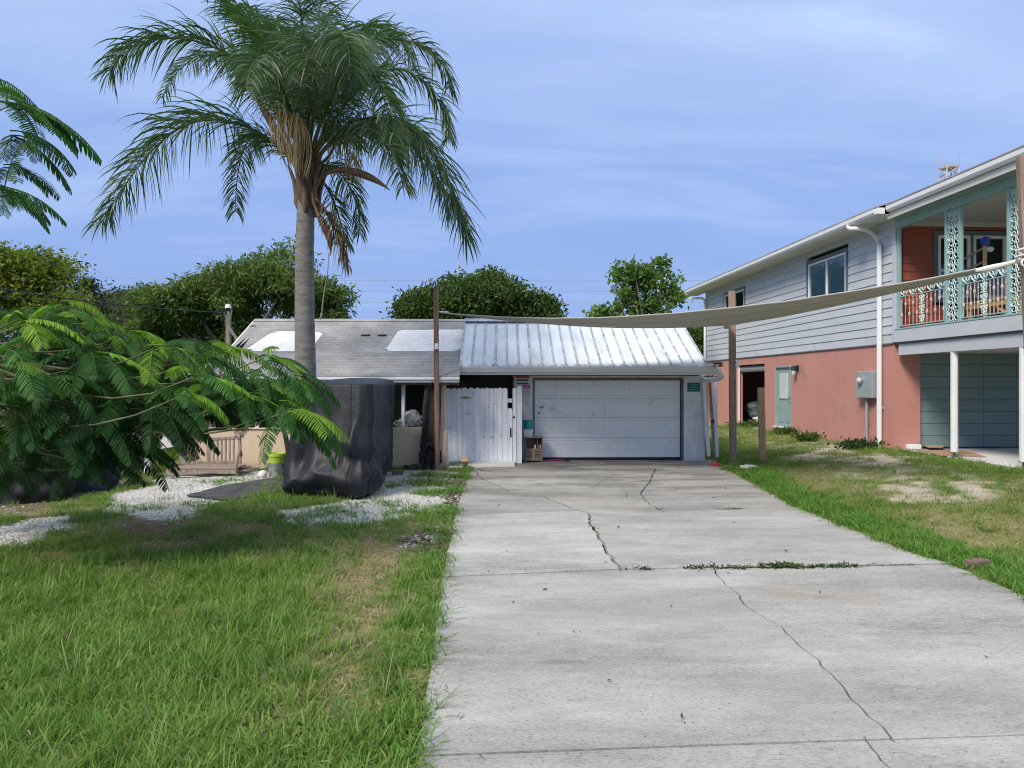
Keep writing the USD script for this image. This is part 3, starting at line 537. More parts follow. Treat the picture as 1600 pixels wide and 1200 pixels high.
P('rake_board', MB().beam((xs0 - 0.05, yE, zs[yE] - 0.06), (xs0 - 0.05, yB, zs[yB] - 0.06), 0.03, 0.12).beam((xs0 - 0.05, yB, zs[yB] - 0.06), (xs0 - 0.05, yR2, zs[yR2] - 0.06), 0.03, 0.12), m_white)
zf1, zf0 = AtY(660, 589, yE)[2] - 0.0, AtY(660, 597.5, yE)[2]
P('porch_fascia', MB().box(xs0 - 0.03, xs1 + 0.02, yE - 0.03, yE + 0.01, zf0, zf1, 0.004), m_white)
P('porch_gutter_lip', MB().box(xs0 - 0.03, xs1 + 0.03, yE - 0.07, yE - 0.032, zf0 + 0.055, zf1 + 0.004, 0.004), m_gutter)
P('porch_header', MB().box(xs0, xs1, yE + 0.06, yE + 0.16, zf0 - 0.05, zf0 + 0.005), m_postbrown)
YH = 14.36
def wx(x, Y=YH): return AtY(x, 650, Y)[0]
zh = AtY(640, 668, YH)[2]; zhl = AtY(320, 671, YH)[2]
P('porch_half_wall', MB().box(wx(611), wx(660), YH, YH + 0.2, 0, zh, 0.01), m_stucco_cream)
P('porch_half_wall', MB().box(wx(292), wx(470), YH, YH + 0.2, 0, zhl, 0.01), m_stucco_cream)
P('wall_cap', MB().box(wx(290), wx(470), YH - 0.03, YH + 0.23, zhl + 0.001, zhl + 0.03, 0.008), m_stucco_cream)
P('porch_pillar', MB().box(wx(688), wx(696), YH - 0.02, YH + 0.2, 0.8, zf0 + 0.0, 0.01).box(wx(684), wx(699), YH - 0.05, YH + 0.24, 0, 0.8, 0.012), m_stucco_cream)
P('porch_pillar', MB().box(wx(291), wx(301), YH + 0.0, YH + 0.2, zhl + 0.03, zf0, 0.01), m_stucco_cream)
P('porch_post', MB().box(wx(627), wx(632), YH + 0.02, YH + 0.12, zh, zf0, 0.01), m_pillar)
P('porch_post', MB().box(wx(398), wx(404), YH + 0.02, YH + 0.12, zhl + 0.03, zf0, 0.01), m_pillar)
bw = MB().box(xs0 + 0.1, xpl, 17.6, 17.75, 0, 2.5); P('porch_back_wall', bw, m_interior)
P('end_wall', MB().box(xs0 + 0.1, xs0 + 0.25, YH + 0.25, 17.6, 0, 2.2).box(xs0 + 0.1, xs0 + 0.25, 17.76, 23.0, 0, 2.1).box(xs0 + 0.25, xpl, 22.85, 23.0, 0, 2.1), m_stucco_cream)
P('gable_end', MB().poly([(xs0 + 0.12, yE + 0.3, 1.9), (xs0 + 0.12, yB, zs[yB] - 0.1), (xs0 + 0.12, yR2, zs[yR2] - 0.1), (xs0 + 0.12, 23.2, 1.95)], (0.1, 0, 0)), m_stucco_cream)
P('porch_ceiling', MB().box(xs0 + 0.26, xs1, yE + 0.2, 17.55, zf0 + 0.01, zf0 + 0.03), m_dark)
wv = MB().box(AtY(636, 650, 17.58)[0], AtY(668, 650, 17.58)[0], 17.54, 17.59, 1.0, 1.95); P('porch_window', wv, m_black)
wv = MB().box(AtY(300, 650, 17.58)[0], AtY(390, 650, 17.58)[0], 17.54, 17.59, 0.7, 1.8); P('porch_window', wv, m_black)
P('porch_floor', MB().box(xs0 + 0.26, xpl, YH + 0.21, 17.55, 0.0, 0.06), m_concrete_pad)
# downspout elbow on the garage corner
c0 = AtY(1122, 580, 14.92); c1 = AtY(1127, 586, 15.0); c2 = AtY(1118, 593, 15.3); c3 = AtY(1098, 594, 15.6)
P('downspout_elbow', MB().tube(cat_rom([c0 + (0, 0, 0.06), c0, c1, c2, c3], 12), 0.055, 10), m_pvc, smooth=True)
P('bracket_rod', MB().tube([AtY(1113, 590, 15.4), AtY(1113, 575, 15.4)], 0.012, 6).tube([AtY(1100, 588, 15.45), AtY(1124, 588, 15.2)], 0.012, 6), m_black)
# ------------------------------------------------------------------ two-storey coral and gray house (own frame: lat across, dep along)
LW = 9.5
pb = rotp((LW, 15.6)); pink = thing('two_storey_house', 'two-storey house with coral stucco below, gray lap siding above and teal balcony', 'house', (pb[0], pb[1], 0.25), PTH)
def Q(name, mesh, m, parent=None, **k): return part(parent or pink, name, mesh, m, frame=PINK, **k)
def sheet_x(x, a, b, z0, z1): return MB().add([(x, a, z0), (x, a, z1), (x, b, z1), (x, b, z0)], [[0, 1, 2, 3]])
def sheet_y(y, a, b, z0, z1): return MB().add([(a, y, z0), (b, y, z0), (b, y, z1), (a, y, z1)], [[0, 1, 2, 3]])
def depx(x, lat=LW): return PL(x, 600, lat)[1]
D0, D1 = depx(1396), depx(1103)
ZB = 0.10; ZS = PL(1375, 538, LW)[2]
def zat(x, y, lat=LW): return PL(x, y, lat)[2]
dA0, dA1 = depx(1195), depx(1152); zA = zat(1195, 568)          # dark roll-up opening
dS0, dS1 = depx(1236), depx(1211); zSd, zSb = zat(1236, 571.5), zat(1236, 670)
L2 = 14.5
mb = MB()
for a, b, z0, z1 in ((D0, dS0, ZB, ZS), (dS0, dS1, zSd, ZS), (dS0, dS1, ZB, zSb), (dS1, dA0, ZB, ZS), (dA0, dA1, zA, ZS), (dA1, D1, ZB, ZS)):
    mb.box(LW, LW + 0.2, a, b, z0, z1)
Q('stucco_wall', mb, m_pink)
xd0 = PD(1438, 600, D0)[0]; XD1 = 13.3
Q('stucco_wall', MB().box(LW + 0.2, xd0, D0, D0 + 0.2, ZB, ZS).box(xd0, XD1 + 0.05, D0, D0 + 0.2, 2.48, ZS).box(XD1 + 0.05, L2, D0, D0 + 0.2, ZB, ZS), m_pink)
Q('back_wall', MB().box(LW + 0.2, L2, D1 - 0.2, D1, ZB, ZS).box(L2 - 0.2, L2, D0 + 0.2, D1 - 0.2, ZB, ZS), m_pink)
Q('upper_wall_core', MB().box(LW + 0.22, L2, D1 - 0.2, D1 - 0.01, ZS + 0.01, 5.5).box(L2 - 0.2, L2, D0 + 0.2, D1 - 0.2, ZS + 0.01, 5.5), m_siding)
Q('upper_floor', MB().box(LW + 0.21, L2 - 0.21, D0 + 0.21, D1 - 0.21, ZS - 0.25, ZS - 0.03), m_dark)
Q('garage_floor', MB().box(LW + 0.22, L2 - 0.22, D0 + 0.22, D1 - 0.22, 0.25, 0.29), m_concrete_pad)
Q('garage_partition', MB().box(LW + 2.6, LW + 2.7, D0 + 0.22, D1 - 0.22, 0.3, ZS - 0.26), m_dark)
# siding planks with lap, cut by the windows
ZT = zat(1380, 345, LW) ; nrow = 14; ph = (5.50 - ZS) / nrow
wins = [(depx(1323), depx(1264), zat(1323, 462), zat(1323, 393)), (depx(1163.5), depx(1133), zat(1163.5, 492), zat(1163.5, 451))]
for r in range(nrow):
    z0, z1 = ZS + r * ph, ZS + (r + 1) * ph; segs = [(D0, D1)]
    for (a, b, wz0, wz1) in wins:
        if z0 < wz1 and z1 > wz0:
            segs = [s for (s0, s1) in segs for s in ((s0, min(s1, a - 0.10)), (max(s0, b + 0.10), s1)) if s[1] - s[0] > 0.05]
    segs2 = []
    for s0, s1 in segs:
        if s1 - s0 > 4.2: j = s0 + 3.66 - (r % 3) * 1.1; segs2 += [(s0, j - 0.0015), (j + 0.0015, min(j + 3.66, s1)), (j + 3.663, s1)] if j + 3.8 < s1 else [(s0, j - 0.0015), (j + 0.0015, s1)]
        else: segs2.append((s0, s1))
    for a, b in segs2:
        v = [(LW - 0.028, a, z0 + 0.006), (LW + 0.06, a, z0 + 0.006), (LW + 0.06, a, z1 + 0.012), (LW - 0.008, a, z1 + 0.012)]
        Q('siding_plank', MB().poly(v, (0, b - a, 0)), m_siding)
Q('wall_sheathing', MB().box(LW + 0.062, LW + 0.2, D0 + 0.01, D1 - 0.02, ZS + 0.01, wins[0][2]).box(LW + 0.062, LW + 0.2, D0 + 0.01, wins[0][0], wins[0][2] + .001, 5.5).box(LW + 0.062, LW + 0.2, wins[0][1], wins[1][0], wins[0][2] + .001, 5.5).box(LW + 0.062, LW + 0.2, wins[1][1], D1 - 0.02, wins[0][2] + .001, 5.5), m_dark)
Q('band_flashing', MB().box(LW - 0.034, LW - 0.002, D0 - 0.01, D1, ZS - 0.022, ZS + 0.004), m_darktrim)
for k, (a, b, z0, z1) in enumerate(wins):
    w = Q('window', MB().box(LW - 0.035, LW + 0.05, a - 0.09, a, z0 - 0.09, z1 + 0.09).box(LW - 0.035, LW + 0.05, b, b + 0.09, z0 - 0.09, z1 + 0.09).box(LW - 0.035, LW + 0.05, a, b, z1, z1 + 0.09).box(LW - 0.035, LW + 0.05, a, b, z0 - 0.09, z0), m_darktrim)
    f = 0.055; mid = (a + b) / 2
    Q('frame', MB().box(LW - 0.03, LW + 0.06, a + .002, a + f, z0 + .002, z1 - .002, 0.006).box(LW - 0.03, LW + 0.06, b - f, b - .002, z0 + .002, z1 - .002, 0.006).box(LW - 0.028, LW + 0.058, a + f, b - f, z1 - f, z1 - .002, 0.006).box(LW - 0.028, LW + 0.058, a + f, b - f, z0 + .002, z0 + f, 0.006), m_pvc, w)
    Q('sash', MB().box(LW - 0.02, LW + 0.05, mid - 0.035, mid + 0.035, z0 + f, z1 - f, 0.006), m_pvc, w)
    Q('pane', sheet_x(LW + 0.015, a + f, mid - 0.035, z0 + f, z1 - f), m_pane, w); Q('pane', sheet_x(LW + 0.015, mid + 0.035, b - f, z0 + f, z1 - f), m_pane, w)
    Q('blind', MB().box(LW + 0.035, LW + 0.045, a + .02, b - .02, z0 + 0.02, z1 - 0.02), m_blue_room if k == 0 else m_dark, w)
# side door
d = Q('side_door', MB().box(LW + 0.05, LW + 0.10, dS0 + 0.05, dS1 - 0.05, zSb + 0.03, zSd - 0.04), m_sidedoor)
gA, gB = dS0 + 0.24, dS1 - 0.24; zm = zSb + 0.46 * (zSd - zSb)
Q('door_frame', MB().box(LW - 0.015, LW + 0.12, dS0 - 0.0, dS0 + 0.05, zSb + 0.03, zSd, 0.005).box(LW - 0.015, LW + 0.12, dS1 - 0.05, dS1, zSb + 0.03, zSd, 0.005).box(LW - 0.013, LW + 0.12, dS0 + 0.05, dS1 - 0.05, zSd - 0.04, zSd - .001, 0.005), m_sidedoor, d)
Q('lite_frame', MB().box(LW + 0.03, LW + 0.052, gA - 0.05, gA, zm, zSd - 0.14, 0.005).box(LW + 0.03, LW + 0.052, gB, gB + 0.05, zm, zSd - 0.14, 0.005).box(LW + 0.031, LW + 0.052, gA, gB, zm, zm + 0.05, 0.005).box(LW + 0.031, LW + 0.052, gA, gB, zSd - 0.19, zSd - 0.14, 0.005), m_sidedoor, d)
Q('lite', MB().box(LW + 0.038, LW + 0.052, gA, gB, zm + 0.05, zSd - 0.19), m_curtain, d)
md = (dS0 + dS1) / 2
for s0, s1 in ((gA - 0.04, md - 0.05), (md + 0.05, gB + 0.04)): Q('door_panel', MB().box(LW + 0.036, LW + 0.052, s0, s1, zSb + 0.16, zm - 0.12, 0.012), m_sidedoor, d)
Q('knob', MB().blob((LW + 0.01, dS0 + 0.13, zm - 0.05), (0.045, 0.03, 0.03), 1, 0.0).blob((LW + 0.015, dS0 + 0.13, zm + 0.12), (0.035, 0.028, 0.028), 1, 0.0), m_brass, d, smooth=True)
Q('threshold', MB().box(LW - 0.08, LW + 0.1, dS0, dS1, zSb - 0.02, zSb + 0.028, 0.006), m_concrete_pad, d)
rd = Q('roll_up_door', MB().tube([(LW + 0.18, dA0 + 0.02, zA - 0.14), (LW + 0.18, dA1 - 0.02, zA - 0.14)], 0.11, 10), m_meter); [Q('door_track', MB().box(LW + 0.02, LW + 0.08, q0, q0 + 0.05, 0.3, zA), m_pvc, rd) for q0 in (dA0, dA1 - 0.05)]
Q('sill', MB().box(LW - 0.12, LW + 0.22, dA0, dA1, 0.14, 0.285, 0.01), m_concrete_pad)
# roof, soffit, gutter
ZG = 5.47; LE = 8.93; LE2 = 9.13; dE0, dE1 = PL(1372, 333, LE)[1], PL(1067, 462, LE)[1]; dJ = PL(1405, 320, LE2)[1]
NEAR = 8.4
Q('soffit', MB().box(LE + 0.02, LW + 0.06, dE0 + 0.01, dE1, ZG + 0.0, ZG + 0.025).box(LE2 + 0.02, LW + 0.06, NEAR, dE0 + 0.008, ZG + 0.004, ZG + 0.029), m_soffit)
gut = [(0.0, 0.0), (-0.06, 0.01), (-0.10, 0.05), (-0.105, 0.13), (0.0, 0.13)]
Q('gutter', MB().poly([(LE + a, dE0, ZG + 0.0 + b) for a, b in gut], (0, dE1 - dE0, 0)).poly([(LE2 + a, NEAR, ZG + 0.03 + b) for a, b in gut], (0, dE0 - 0.12 - NEAR, 0)).box(LE - 0.09, LE2 - 0.105, dE0 - 0.1, dE0 - .001, ZG + 0.004, ZG + 0.135), m_gutter)
Q('fascia', MB().box(LE + 0.001, LE + 0.03, dE0, dE1, ZG - 0.03, ZG - 0.001).box(LE2 + 0.001, LE2 + 0.03, NEAR, dE0 - 0.02, ZG - 0.10, ZG + 0.02), m_soffit)
Q('roof', MB().poly([(LE - 0.10, dE1 + 0.02, ZG + 0.14), (LE - 0.10, dE0 - 0.1, ZG + 0.14), (12.8, dE0 - 0.1, ZG + 0.14 + 0.30 * 3.97), (12.8, dE1 + 0.02, ZG + 0.14 + 0.30 * 3.97)], (0, 0, 0.03)).poly([(LE2 - 0.11, dE0 - 0.12, ZG + 0.17), (LE2 - 0.11, NEAR, ZG + 0.17), (12.8, NEAR, ZG + 0.17 + 0.30 * 3.77), (12.8, dE0 - 0.12, ZG + 0.17 + 0.30 * 3.77)], (0, 0, 0.03)).poly([(12.8, NEAR, 6.66), (16.6, NEAR, 5.5), (16.6, dE1, 5.5), (12.8, dE1, 6.66)], (0, 0, 0.03)), m_shingle)
Q('gable_end', MB().poly([(LW, D1 - 0.02, 5.5), (12.8, D1 - 0.02, 6.5), (L2, D1 - 0.02, 5.95), (L2, D1 - 0.02, 5.5)], (0, -0.1, 0)), m_siding)
# downspouts
p0, p1, p2, p3 = PL(1328, 350, LE - 0.02), PL(1337, 360, LE), PL(1365, 366, LW - 0.09), PL(1374, 384, LW - 0.09)
dd = p3[1]
Q('downspout', MB().tube(cat_rom([(LE - 0.05, p0[1], ZG + 0.07), (LE - 0.05, p0[1], ZG - 0.03), (LE - 0.01, p1[1], ZG - 0.10), p2, p3], 18), 0.052, 10).tube([p3, (LW - 0.09, dd, 0.45)], 0.058, 8).tube(cat_rom([(LW - 0.09, dd, 0.46), (LW - 0.12, dd, 0.34), (LW - 0.26, dd - 0.05, 0.27)], 8), 0.058, 8), m_pvc, smooth=40)
dd2 = D1 - 0.15
Q('downspout', MB().tube(cat_rom([(LE - 0.02, dE1 - 0.6, ZG), (LE, dE1 - 0.7, ZG - 0.15), (LW - 0.1, dd2 + .05, ZG - 0.32), (LW - 0.09, dd2, ZG - 0.5)], 12), 0.05, 8).tube([(LW - 0.09, dd2, ZG - 0.5), (LW - 0.09, dd2, 0.2)], 0.05, 8), m_pvc, smooth=40)
Q('corner_board', MB().box(LW - 0.032, LW + 0.08, D0 - 0.11, D0 - 0.002, ZS + 0.01, ZG - 0.01, 0.005), m_siding)
# balcony
zb0, zb1, zb2 = PL(1388, 556, LW)[2], PL(1385, 537, LW)[2], PL(1385, 518, LW)[2]
Q('balcony_beam', MB().box(LW + 0.04, LW + 0.18, NEAR, D0 - 0.115, zb0, zb1 - 0.03, 0.006), m_trim)
Q('beam_step', MB().box(LW + 0.01, LW + 0.05, NEAR, D0 - 0.114, zb1 - 0.029, zb1 + 0.004, 0.004), m_darktrim)
Q('balcony_fascia', MB().box(LW - 0.03, LW + 0.12, NEAR, D0 - 0.113, zb1 + 0.005, zb2, 0.006), m_trim)
Q('balcony_floor', MB().box(LW + 0.121, L2, NEAR, D0 - 0.02, zb1 + 0.02, zb2 - 0.005), m_ceiling)
Q('carport_ceiling', MB().box(LW + 0.19, L2, NEAR, D0 - 0.02, zb0 + 0.05, zb0 + 0.07), m_ceiling)
Q('balcony_curb', MB().box(LW - 0.04, LW + 0.1, NEAR, D0 - 0.112, zb2 + 0.001, zb2 + 0.035, 0.005), m_teal)
zt0, zt1 = PL(1385.5, 363, LW)[2], ZG - 0.10
Q('teal_beam', MB().box(LW - 0.03, LW + 0.13, NEAR, D0 - 0.11, zt0, zt0 + 0.17, 0.006).box(LW - 0.05, LW + 0.13, NEAR, D0 - 0.108, zt0 + 0.172, ZG + 0.0, 0.006), m_teal)
Q('balcony_ceiling', MB().box(LW + 0.131, L2, NEAR, D0 + 0.0, zt1 + 0.05, zt1 + 0.07), m_ceiling)
Q('crown_trim', MB().box(LW + 0.2, L2, D0 - 0.05, D0 - 0.024, zt1 - 0.06, zt1 + 0.049, 0.01), m_ceiling)
wx0, wx1, wx2 = PD(1464, 400, D0)[0], PD(1517, 400, D0)[0], PD(1571, 400, D0)[0]; wz0, wz1 = PD(1500, 466, D0)[2], PD(1500, 368, D0)[2]
rh = 0.19; z = zb2
while z < zt1 + 0.0:
    zz = min(z + rh, zt1 + 0.04)
    for a, b in ([(LW + 0.21, wx0 - 0.1), (wx2 + 0.1, L2)] if z < wz1 + 0.1 and zz > wz0 - 0.1 else [(LW + 0.21, L2)]):
        Q('red_siding_plank', MB().poly([(a, D0 - 0.02, z + 0.004), (a, D0 + 0.08, z + 0.004), (a, D0 + 0.08, zz + 0.01), (a, D0 - 0.002, zz + 0.01)], (b - a, 0, 0)), m_redwall)
    z += rh
w = Q('balcony_window', MB().box(wx0 - 0.1, wx0 - 0.001, D0 - 0.045, D0 + 0.05, wz0 - 0.1, wz1 + 0.1).box(wx2 + 0.001, wx2 + 0.1, D0 - 0.045, D0 + 0.05, wz0 - 0.1, wz1 + 0.1).box(wx0, wx2, D0 - 0.045, D0 + 0.05, wz1 + 0.001, wz1 + 0.1).box(wx0, wx2, D0 - 0.045, D0 + 0.05, wz0 - 0.1, wz0 - 0.001), m_darktrim)
zmid = wz0 + 0.44 * (wz1 - wz0)
for a, b in ((wx0, wx1 - 0.03), (wx1 + 0.03, wx2)):
    Q('window_frame', MB().box(a, a + 0.07, D0 - 0.04, D0 + 0.04, wz0, wz1, 0.006).box(b - 0.07, b, D0 - 0.04, D0 + 0.04, wz0, wz1, 0.006).box(a + .07, b - .07, D0 - 0.038, D0 + 0.04, wz1 - 0.07, wz1, 0.006).box(a + .07, b - .07, D0 - 0.038, D0 + 0.04, wz0, wz0 + 0.07, 0.006).box(a + .07, b - .07, D0 - 0.036, D0 + 0.04, zmid - 0.03, zmid + 0.03, 0.006), m_pvc, w)
    Q('pane', sheet_y(D0 + 0.0, a + .07, b - .07, zmid + .03, wz1 - .07), m_pane, w); Q('pane', sheet_y(D0 - 0.01, a + .07, b - .07, wz0 + .07, zmid - .03), m_pane, w)
    Q('blind', MB().box(a + .05, b - .05, D0 + 0.05, D0 + 0.06, wz0 + .02, zmid - 0.02), m_blue_room, w)
    Q('dark_room', MB().box(a + .05, b - .05, D0 + 0.10, D0 + 0.11, zmid - .02, wz1 - 0.02), m_black, w)
Q('mullion', MB().box(wx1 - 0.029, wx1 + 0.029, D0 - 0.045, D0 + 0.03, wz0, wz1), m_darktrim, w)
Q('upper_room_wall', MB().box(LW + 0.21, L2 - .2, D0 + 0.12, D0 + 0.2, zb2, 5.5), m_dark)
def scroll(mb, o, u, w, h, r=0.010, rep=0.24):
    """cast-iron scrollwork in the plane of u and z, centred on o (bottom), w wide, h high"""
    o, u = np.asarray(o, float), np.asarray(u, float); n = max(1, int(round(h / rep))); hh = h / n
    def pt(s, t): return o + u * s + np.array([0, 0, t])
    for i in range(n):
        b = i * hh
        mb.tube([pt(0.06 * w * math.sin(6.28 * k / 6), b + hh * k / 6) for k in range(7)], r * 0.9, 4, False)
        for sg in (-1, 1):
            for (cz, dr, R) in ((0.30, 1, 0.26), (0.72, -1, 0.24)):
                c = (sg * w * 0.24, b + cz * hh); pts = []
                for k in range(13):
                    a = 0.6 + dr * k * 0.62; rr = w * R * (1 - k / 15.0); pts.append(pt(c[0] + sg * rr * math.cos(a), c[1] + rr * math.sin(a)))
                mb.tube(pts, np.linspace(r * 1.15, r * 0.8, 13), 4, False)
            for (sx, sz, L, a) in ((0.30, 0.5, 0.20, 0.5), (0.36, 0.06, 0.16, -0.4), (0.12, 0.93, 0.16, 0.9)):
                p, q = pt(sg * w * sx, b + sz * hh), pt(sg * w * (sx + L * 0.5 * math.cos(a)), b + sz * hh + w * L * math.sin(a) * 1.4)
                mb.tube([p, (p + q) / 2, q], [r * 0.5, r * 1.9, r * 0.4], 4, False)
    return mb
UY = np.array([0, 1.0, 0]); colx = [(1387.0, 1406.5), (1478, 1503), (1575.5, 1602)]
cols = [(depx(b, LW + 0.03), depx(a, LW + 0.03)) for a, b in colx]; cols.append((cols[-1][0] - 1.75, cols[-1][1] - 1.75))
zc0, zc1 = zb2 + 0.036, zt0 - 0.001; LC = LW + 0.03
for k, (a, b) in enumerate(cols):
    pw_ = 0.06
    c = Q('column', MB().box(LC - 0.035, LC + 0.035, a, a + pw_, zc0, zc1, 0.005).box(LC - 0.035, LC + 0.035, b - pw_, b, zc0, zc1, 0.005), m_teal)
    Q('scroll_panel', scroll(MB(), (LC, (a + b) / 2, zc0), UY, b - a - 2 * pw_ + 0.03, zc1 - zc0, 0.010), m_scroll, c)
zr1 = PL(1408, 452, LC)[2]; zr0 = zr1 - 0.16; zrb = zb2 + 0.09
for k in range(3):
    a, b = cols[k + 1][1], cols[k][0]
    rl = Q('railing', MB().box(LC - 0.03, LC + 0.03, a, b, zr1, zr1 + 0.035, 0.006), m_teal)
    Q('middle_rail', MB().box(LC - 0.012, LC + 0.012, a, b, zr0 - 0.02, zr0, 0.003), m_teal, rl); Q('bottom_rail', MB().box(LC - 0.02, LC + 0.02, a, b, zrb - 0.02, zrb, 0.004), m_teal, rl)
    sc = MB(); nseg = 5
    for i in range(nseg):
        yc = a + (b - a) * (i + 0.5) / nseg; w_ = (b - a) / nseg
        for sg in (-1, 1):
            pts = [(LC, yc + sg * (w_ * 0.22 + 0.065 * (1 - q / 15) * math.cos(0.4 + q * 0.6)), zr0 + 0.08 + 0.065 * (1 - q / 15) * math.sin(0.4 + q * 0.6)) for q in range(13)]
            sc.tube(pts, 0.011, 4, False)
            sc.tube([(LC, yc, zr0), (LC, yc + sg * w_ * 0.3, zr0 + 0.06), (LC, yc + sg * w_ * 0.5, zr1)], [0.008, 0.02, 0.008], 4, False)
    Q('scroll_frieze', sc, m_scroll, rl)
    ym = (a + b) / 2
    Q('scroll_panel', scroll(MB(), (LC, ym, zrb), UY, 0.17, zr0 - zrb - 0.02, 0.011, 0.22), m_scroll, rl)
    nb = 5
    for side in (0, 1):
        lo, hi = (a, ym - 0.1) if side == 0 else (ym + 0.1, b)
        for i in range(nb):
            yy = lo + (hi - lo) * (i + 0.5) / nb; zk = zrb + (0.32 if i % 2 else 0.16) * (zr0 - zrb) / 0.45
            prof = [(0.008, 0), (0.008, zk - zrb - 0.05), (0.017, zk - zrb - 0.035), (0.026, zk - zrb), (0.017, zk - zrb + 0.035), (0.008, zk - zrb + 0.05), (0.008, zr0 - 0.02 - zrb)]
            if not i % 2: prof = prof[:-1] + [(0.008, zk - zrb + 0.26), (0.020, zk - zrb + 0.29), (0.008, zk - zrb + 0.32), (0.008, zr0 - 0.02 - zrb)]
            Q('baluster', MB().lathe((LC, yy, zrb), prof, 6), m_baluster, rl)
# carport posts, teal garage door
for x, yb in ((1401, 696), (1491, 711), (1599.5, 728)):
    dp = depx(x, LC + 0.08); zb_ = 0.36 if x > 1410 else 0.30
    po = Q('carport_post', MB().tube([(LC + 0.08, dp, zb_ + 0.05), (LC + 0.08, dp, zb0 + 0.049)], 0.068 if x > 1410 else 0.055, 16), m_white, smooth=40)
    Q('post_foot', MB().tube([(LC + 0.08, dp, 0.3), (LC + 0.08, dp, zb_ + 0.05)], 0.02, 8).box(LC + 0.02, LC + 0.14, dp - 0.06, dp + 0.06, zb_ + 0.035, zb_ + 0.049), m_darktrim, po)
gd2 = Q('carport_garage_door', MB().box(xd0, XD1, D0 + 0.16, D0 + 0.2, 0.31, 2.478), m_tealdoor)
nr, nc = 8, 4; hh = (2.478 - 0.315) / nr; ww = (XD1 - xd0) / nc
for r in range(nr):
    for c in range(nc): Q('door_panel', MB().box(xd0 + c * ww + 0.003, xd0 + (c + 1) * ww - 0.003, D0 + 0.13, D0 + 0.159, 0.315 + r * hh + 0.004, 0.315 + (r + 1) * hh - 0.004, 0.012), m_tealdoor, gd2)
pad = MB().box(PADP[0][0], PADP[2][0], PADP[0][1], D0 - 0.01, 0.05, 0.30, 0.012)
v, f = get(pad, PINK); usdkit.mesh(stage, '/World/pavement', (v, f), m_concrete_pad); data('/World/pavement', kind='structure', label='pale concrete slab under the carport')
# things fixed to or standing at this house
mo = PL(1355, 601, LW); em = thing('electric_meter', 'gray electric meter box with round glass dial on the coral wall', 'electric meter', rotp(mo[:2]) + (0.6,), PTH)
m0, m1 = depx(1367, LW - 0.1), depx(1343, LW - 0.1); z0, z1 = zat(1360, 622), zat(1360, 580)
part(em, 'box', MB().box(LW - 0.17, LW - 0.003, m0, m1, z0, z1, 0.015).box(LW - 0.19, LW - 0.171, m0 + .01, m1 - .01, z0 + .01, z1 - .16, 0.005), m_meter, frame=PINK)
part(em, 'dial_ring', MB().tube([(LW - 0.17, (m0 + m1) / 2 + 0.08, z1 - 0.22), (LW - 0.25, (m0 + m1) / 2 + 0.08, z1 - 0.22)], 0.085, 14), m_galv, frame=PINK, smooth=40)
part(em, 'dial_glass', MB().blob((LW - 0.25, (m0 + m1) / 2 + 0.08, z1 - 0.22), (0.055, 0.075, 0.075), 1, 0.0), m_curtain, frame=PINK, smooth=True)
part(em, 'conduit', MB().tube([(LW - 0.08, (m0 + m1) / 2 + 0.05, z0 - 0.002), (LW - 0.08, (m0 + m1) / 2 + 0.05, 0.22)], 0.035, 8).tube([(LW - 0.03, m0 - 0.12, z0 - 0.25), (LW - 0.03, m0 - 0.12, 0.25)], 0.012, 6).box(LW - 0.05, LW - 0.001, m0 - 0.2, m0 - 0.04, z0 - 0.25, z0 - 0.19, 0.01), m_meter, frame=PINK)
lp = PL(1242, 575, LW - 0.1); wl = thing('wall_lamp', 'small black wall lamp beside the side door of the coral house', 'lamp', rotp(lp[:2]) + (lp[2] - 0.2,), PTH)
part(wl, 'lamp_body', MB().lathe((LW - 0.14, lp[1], lp[2] - 0.13), [(0.0, 0.2), (0.07, 0.17), (0.085, 0.08), (0.05, 0.05)], 10).box(LW - 0.06, LW - 0.002, lp[1] - 0.06, lp[1] + 0.06, lp[2] - 0.08, lp[2] + 0.08, 0.01).beam((LW - 0.05, lp[1], lp[2]), (LW - 0.14, lp[1], lp[2] + 0.03), 0.03, 0.03), m_black, frame=PINK, smooth=40)
part(wl, 'lamp_glass', MB().lathe((LW - 0.14, lp[1], lp[2] - 0.2), [(0.0, 0), (0.05, 0.01), (0.06, 0.12), (0.05, 0.12)], 10), m_curtain, frame=PINK, smooth=40)
# ------------------------------------------------------------------ gate, posts, shade sail
YG = 15.2
def gx_(x): return AtY(x, 650, YG)[0]
def gz_(y): return AtY(800, y, YG)[2]
gate = thing('picket_gate', 'tall white picket gate with rounded picket tops and a brass diamond', 'gate', (gx_(750), YG, 0))
edges = [695.2, 704.6, 714.2, 722, 730, 742.5, 750, 757.5, 764, 771, 778, 785, 793]
def picket(mb, x0, x1, z0, z1, y, th=0.02, r=None, tilt=0.0):
    w = (x1 - x0) / 2; cx = (x0 + x1) / 2; pr = [(-w, z0), (w, z0), (w, z1 - w * 0.75)]
    for k in range(1, 6): a = math.pi * k / 6; pr.append((w * math.cos(a), z1 - w * 0.75 + w * 0.75 * math.sin(a)))
    pr.append((-w, z1 - w * 0.75))
    return mb.poly([(cx + u + tilt * (v - z0), y + 0.008 * math.sin(cx * 40), v) for u, v in pr], (0, th, 0))
for i in range(len(edges) - 1):
    picket(mb := MB(), gx_(edges[i]) + 0.0025, gx_(edges[i + 1]) - 0.001, 0.025 + 0.02 * rng.random(), gz_(606) + 0.02 * (rng.random() - 0.5), YG + 0.004 * rng.random(), tilt=0.004 * (rng.random() - 0.5))
    part(gate, 'picket', mb, m_picket)
mb = MB(); picket(mb, gx_(793) + 0.004, gx_(800.5) - 0.003, 0.03, gz_(637.5), YG); part(gate, 'picket', mb, m_picket, label='short picket with its top cut off')
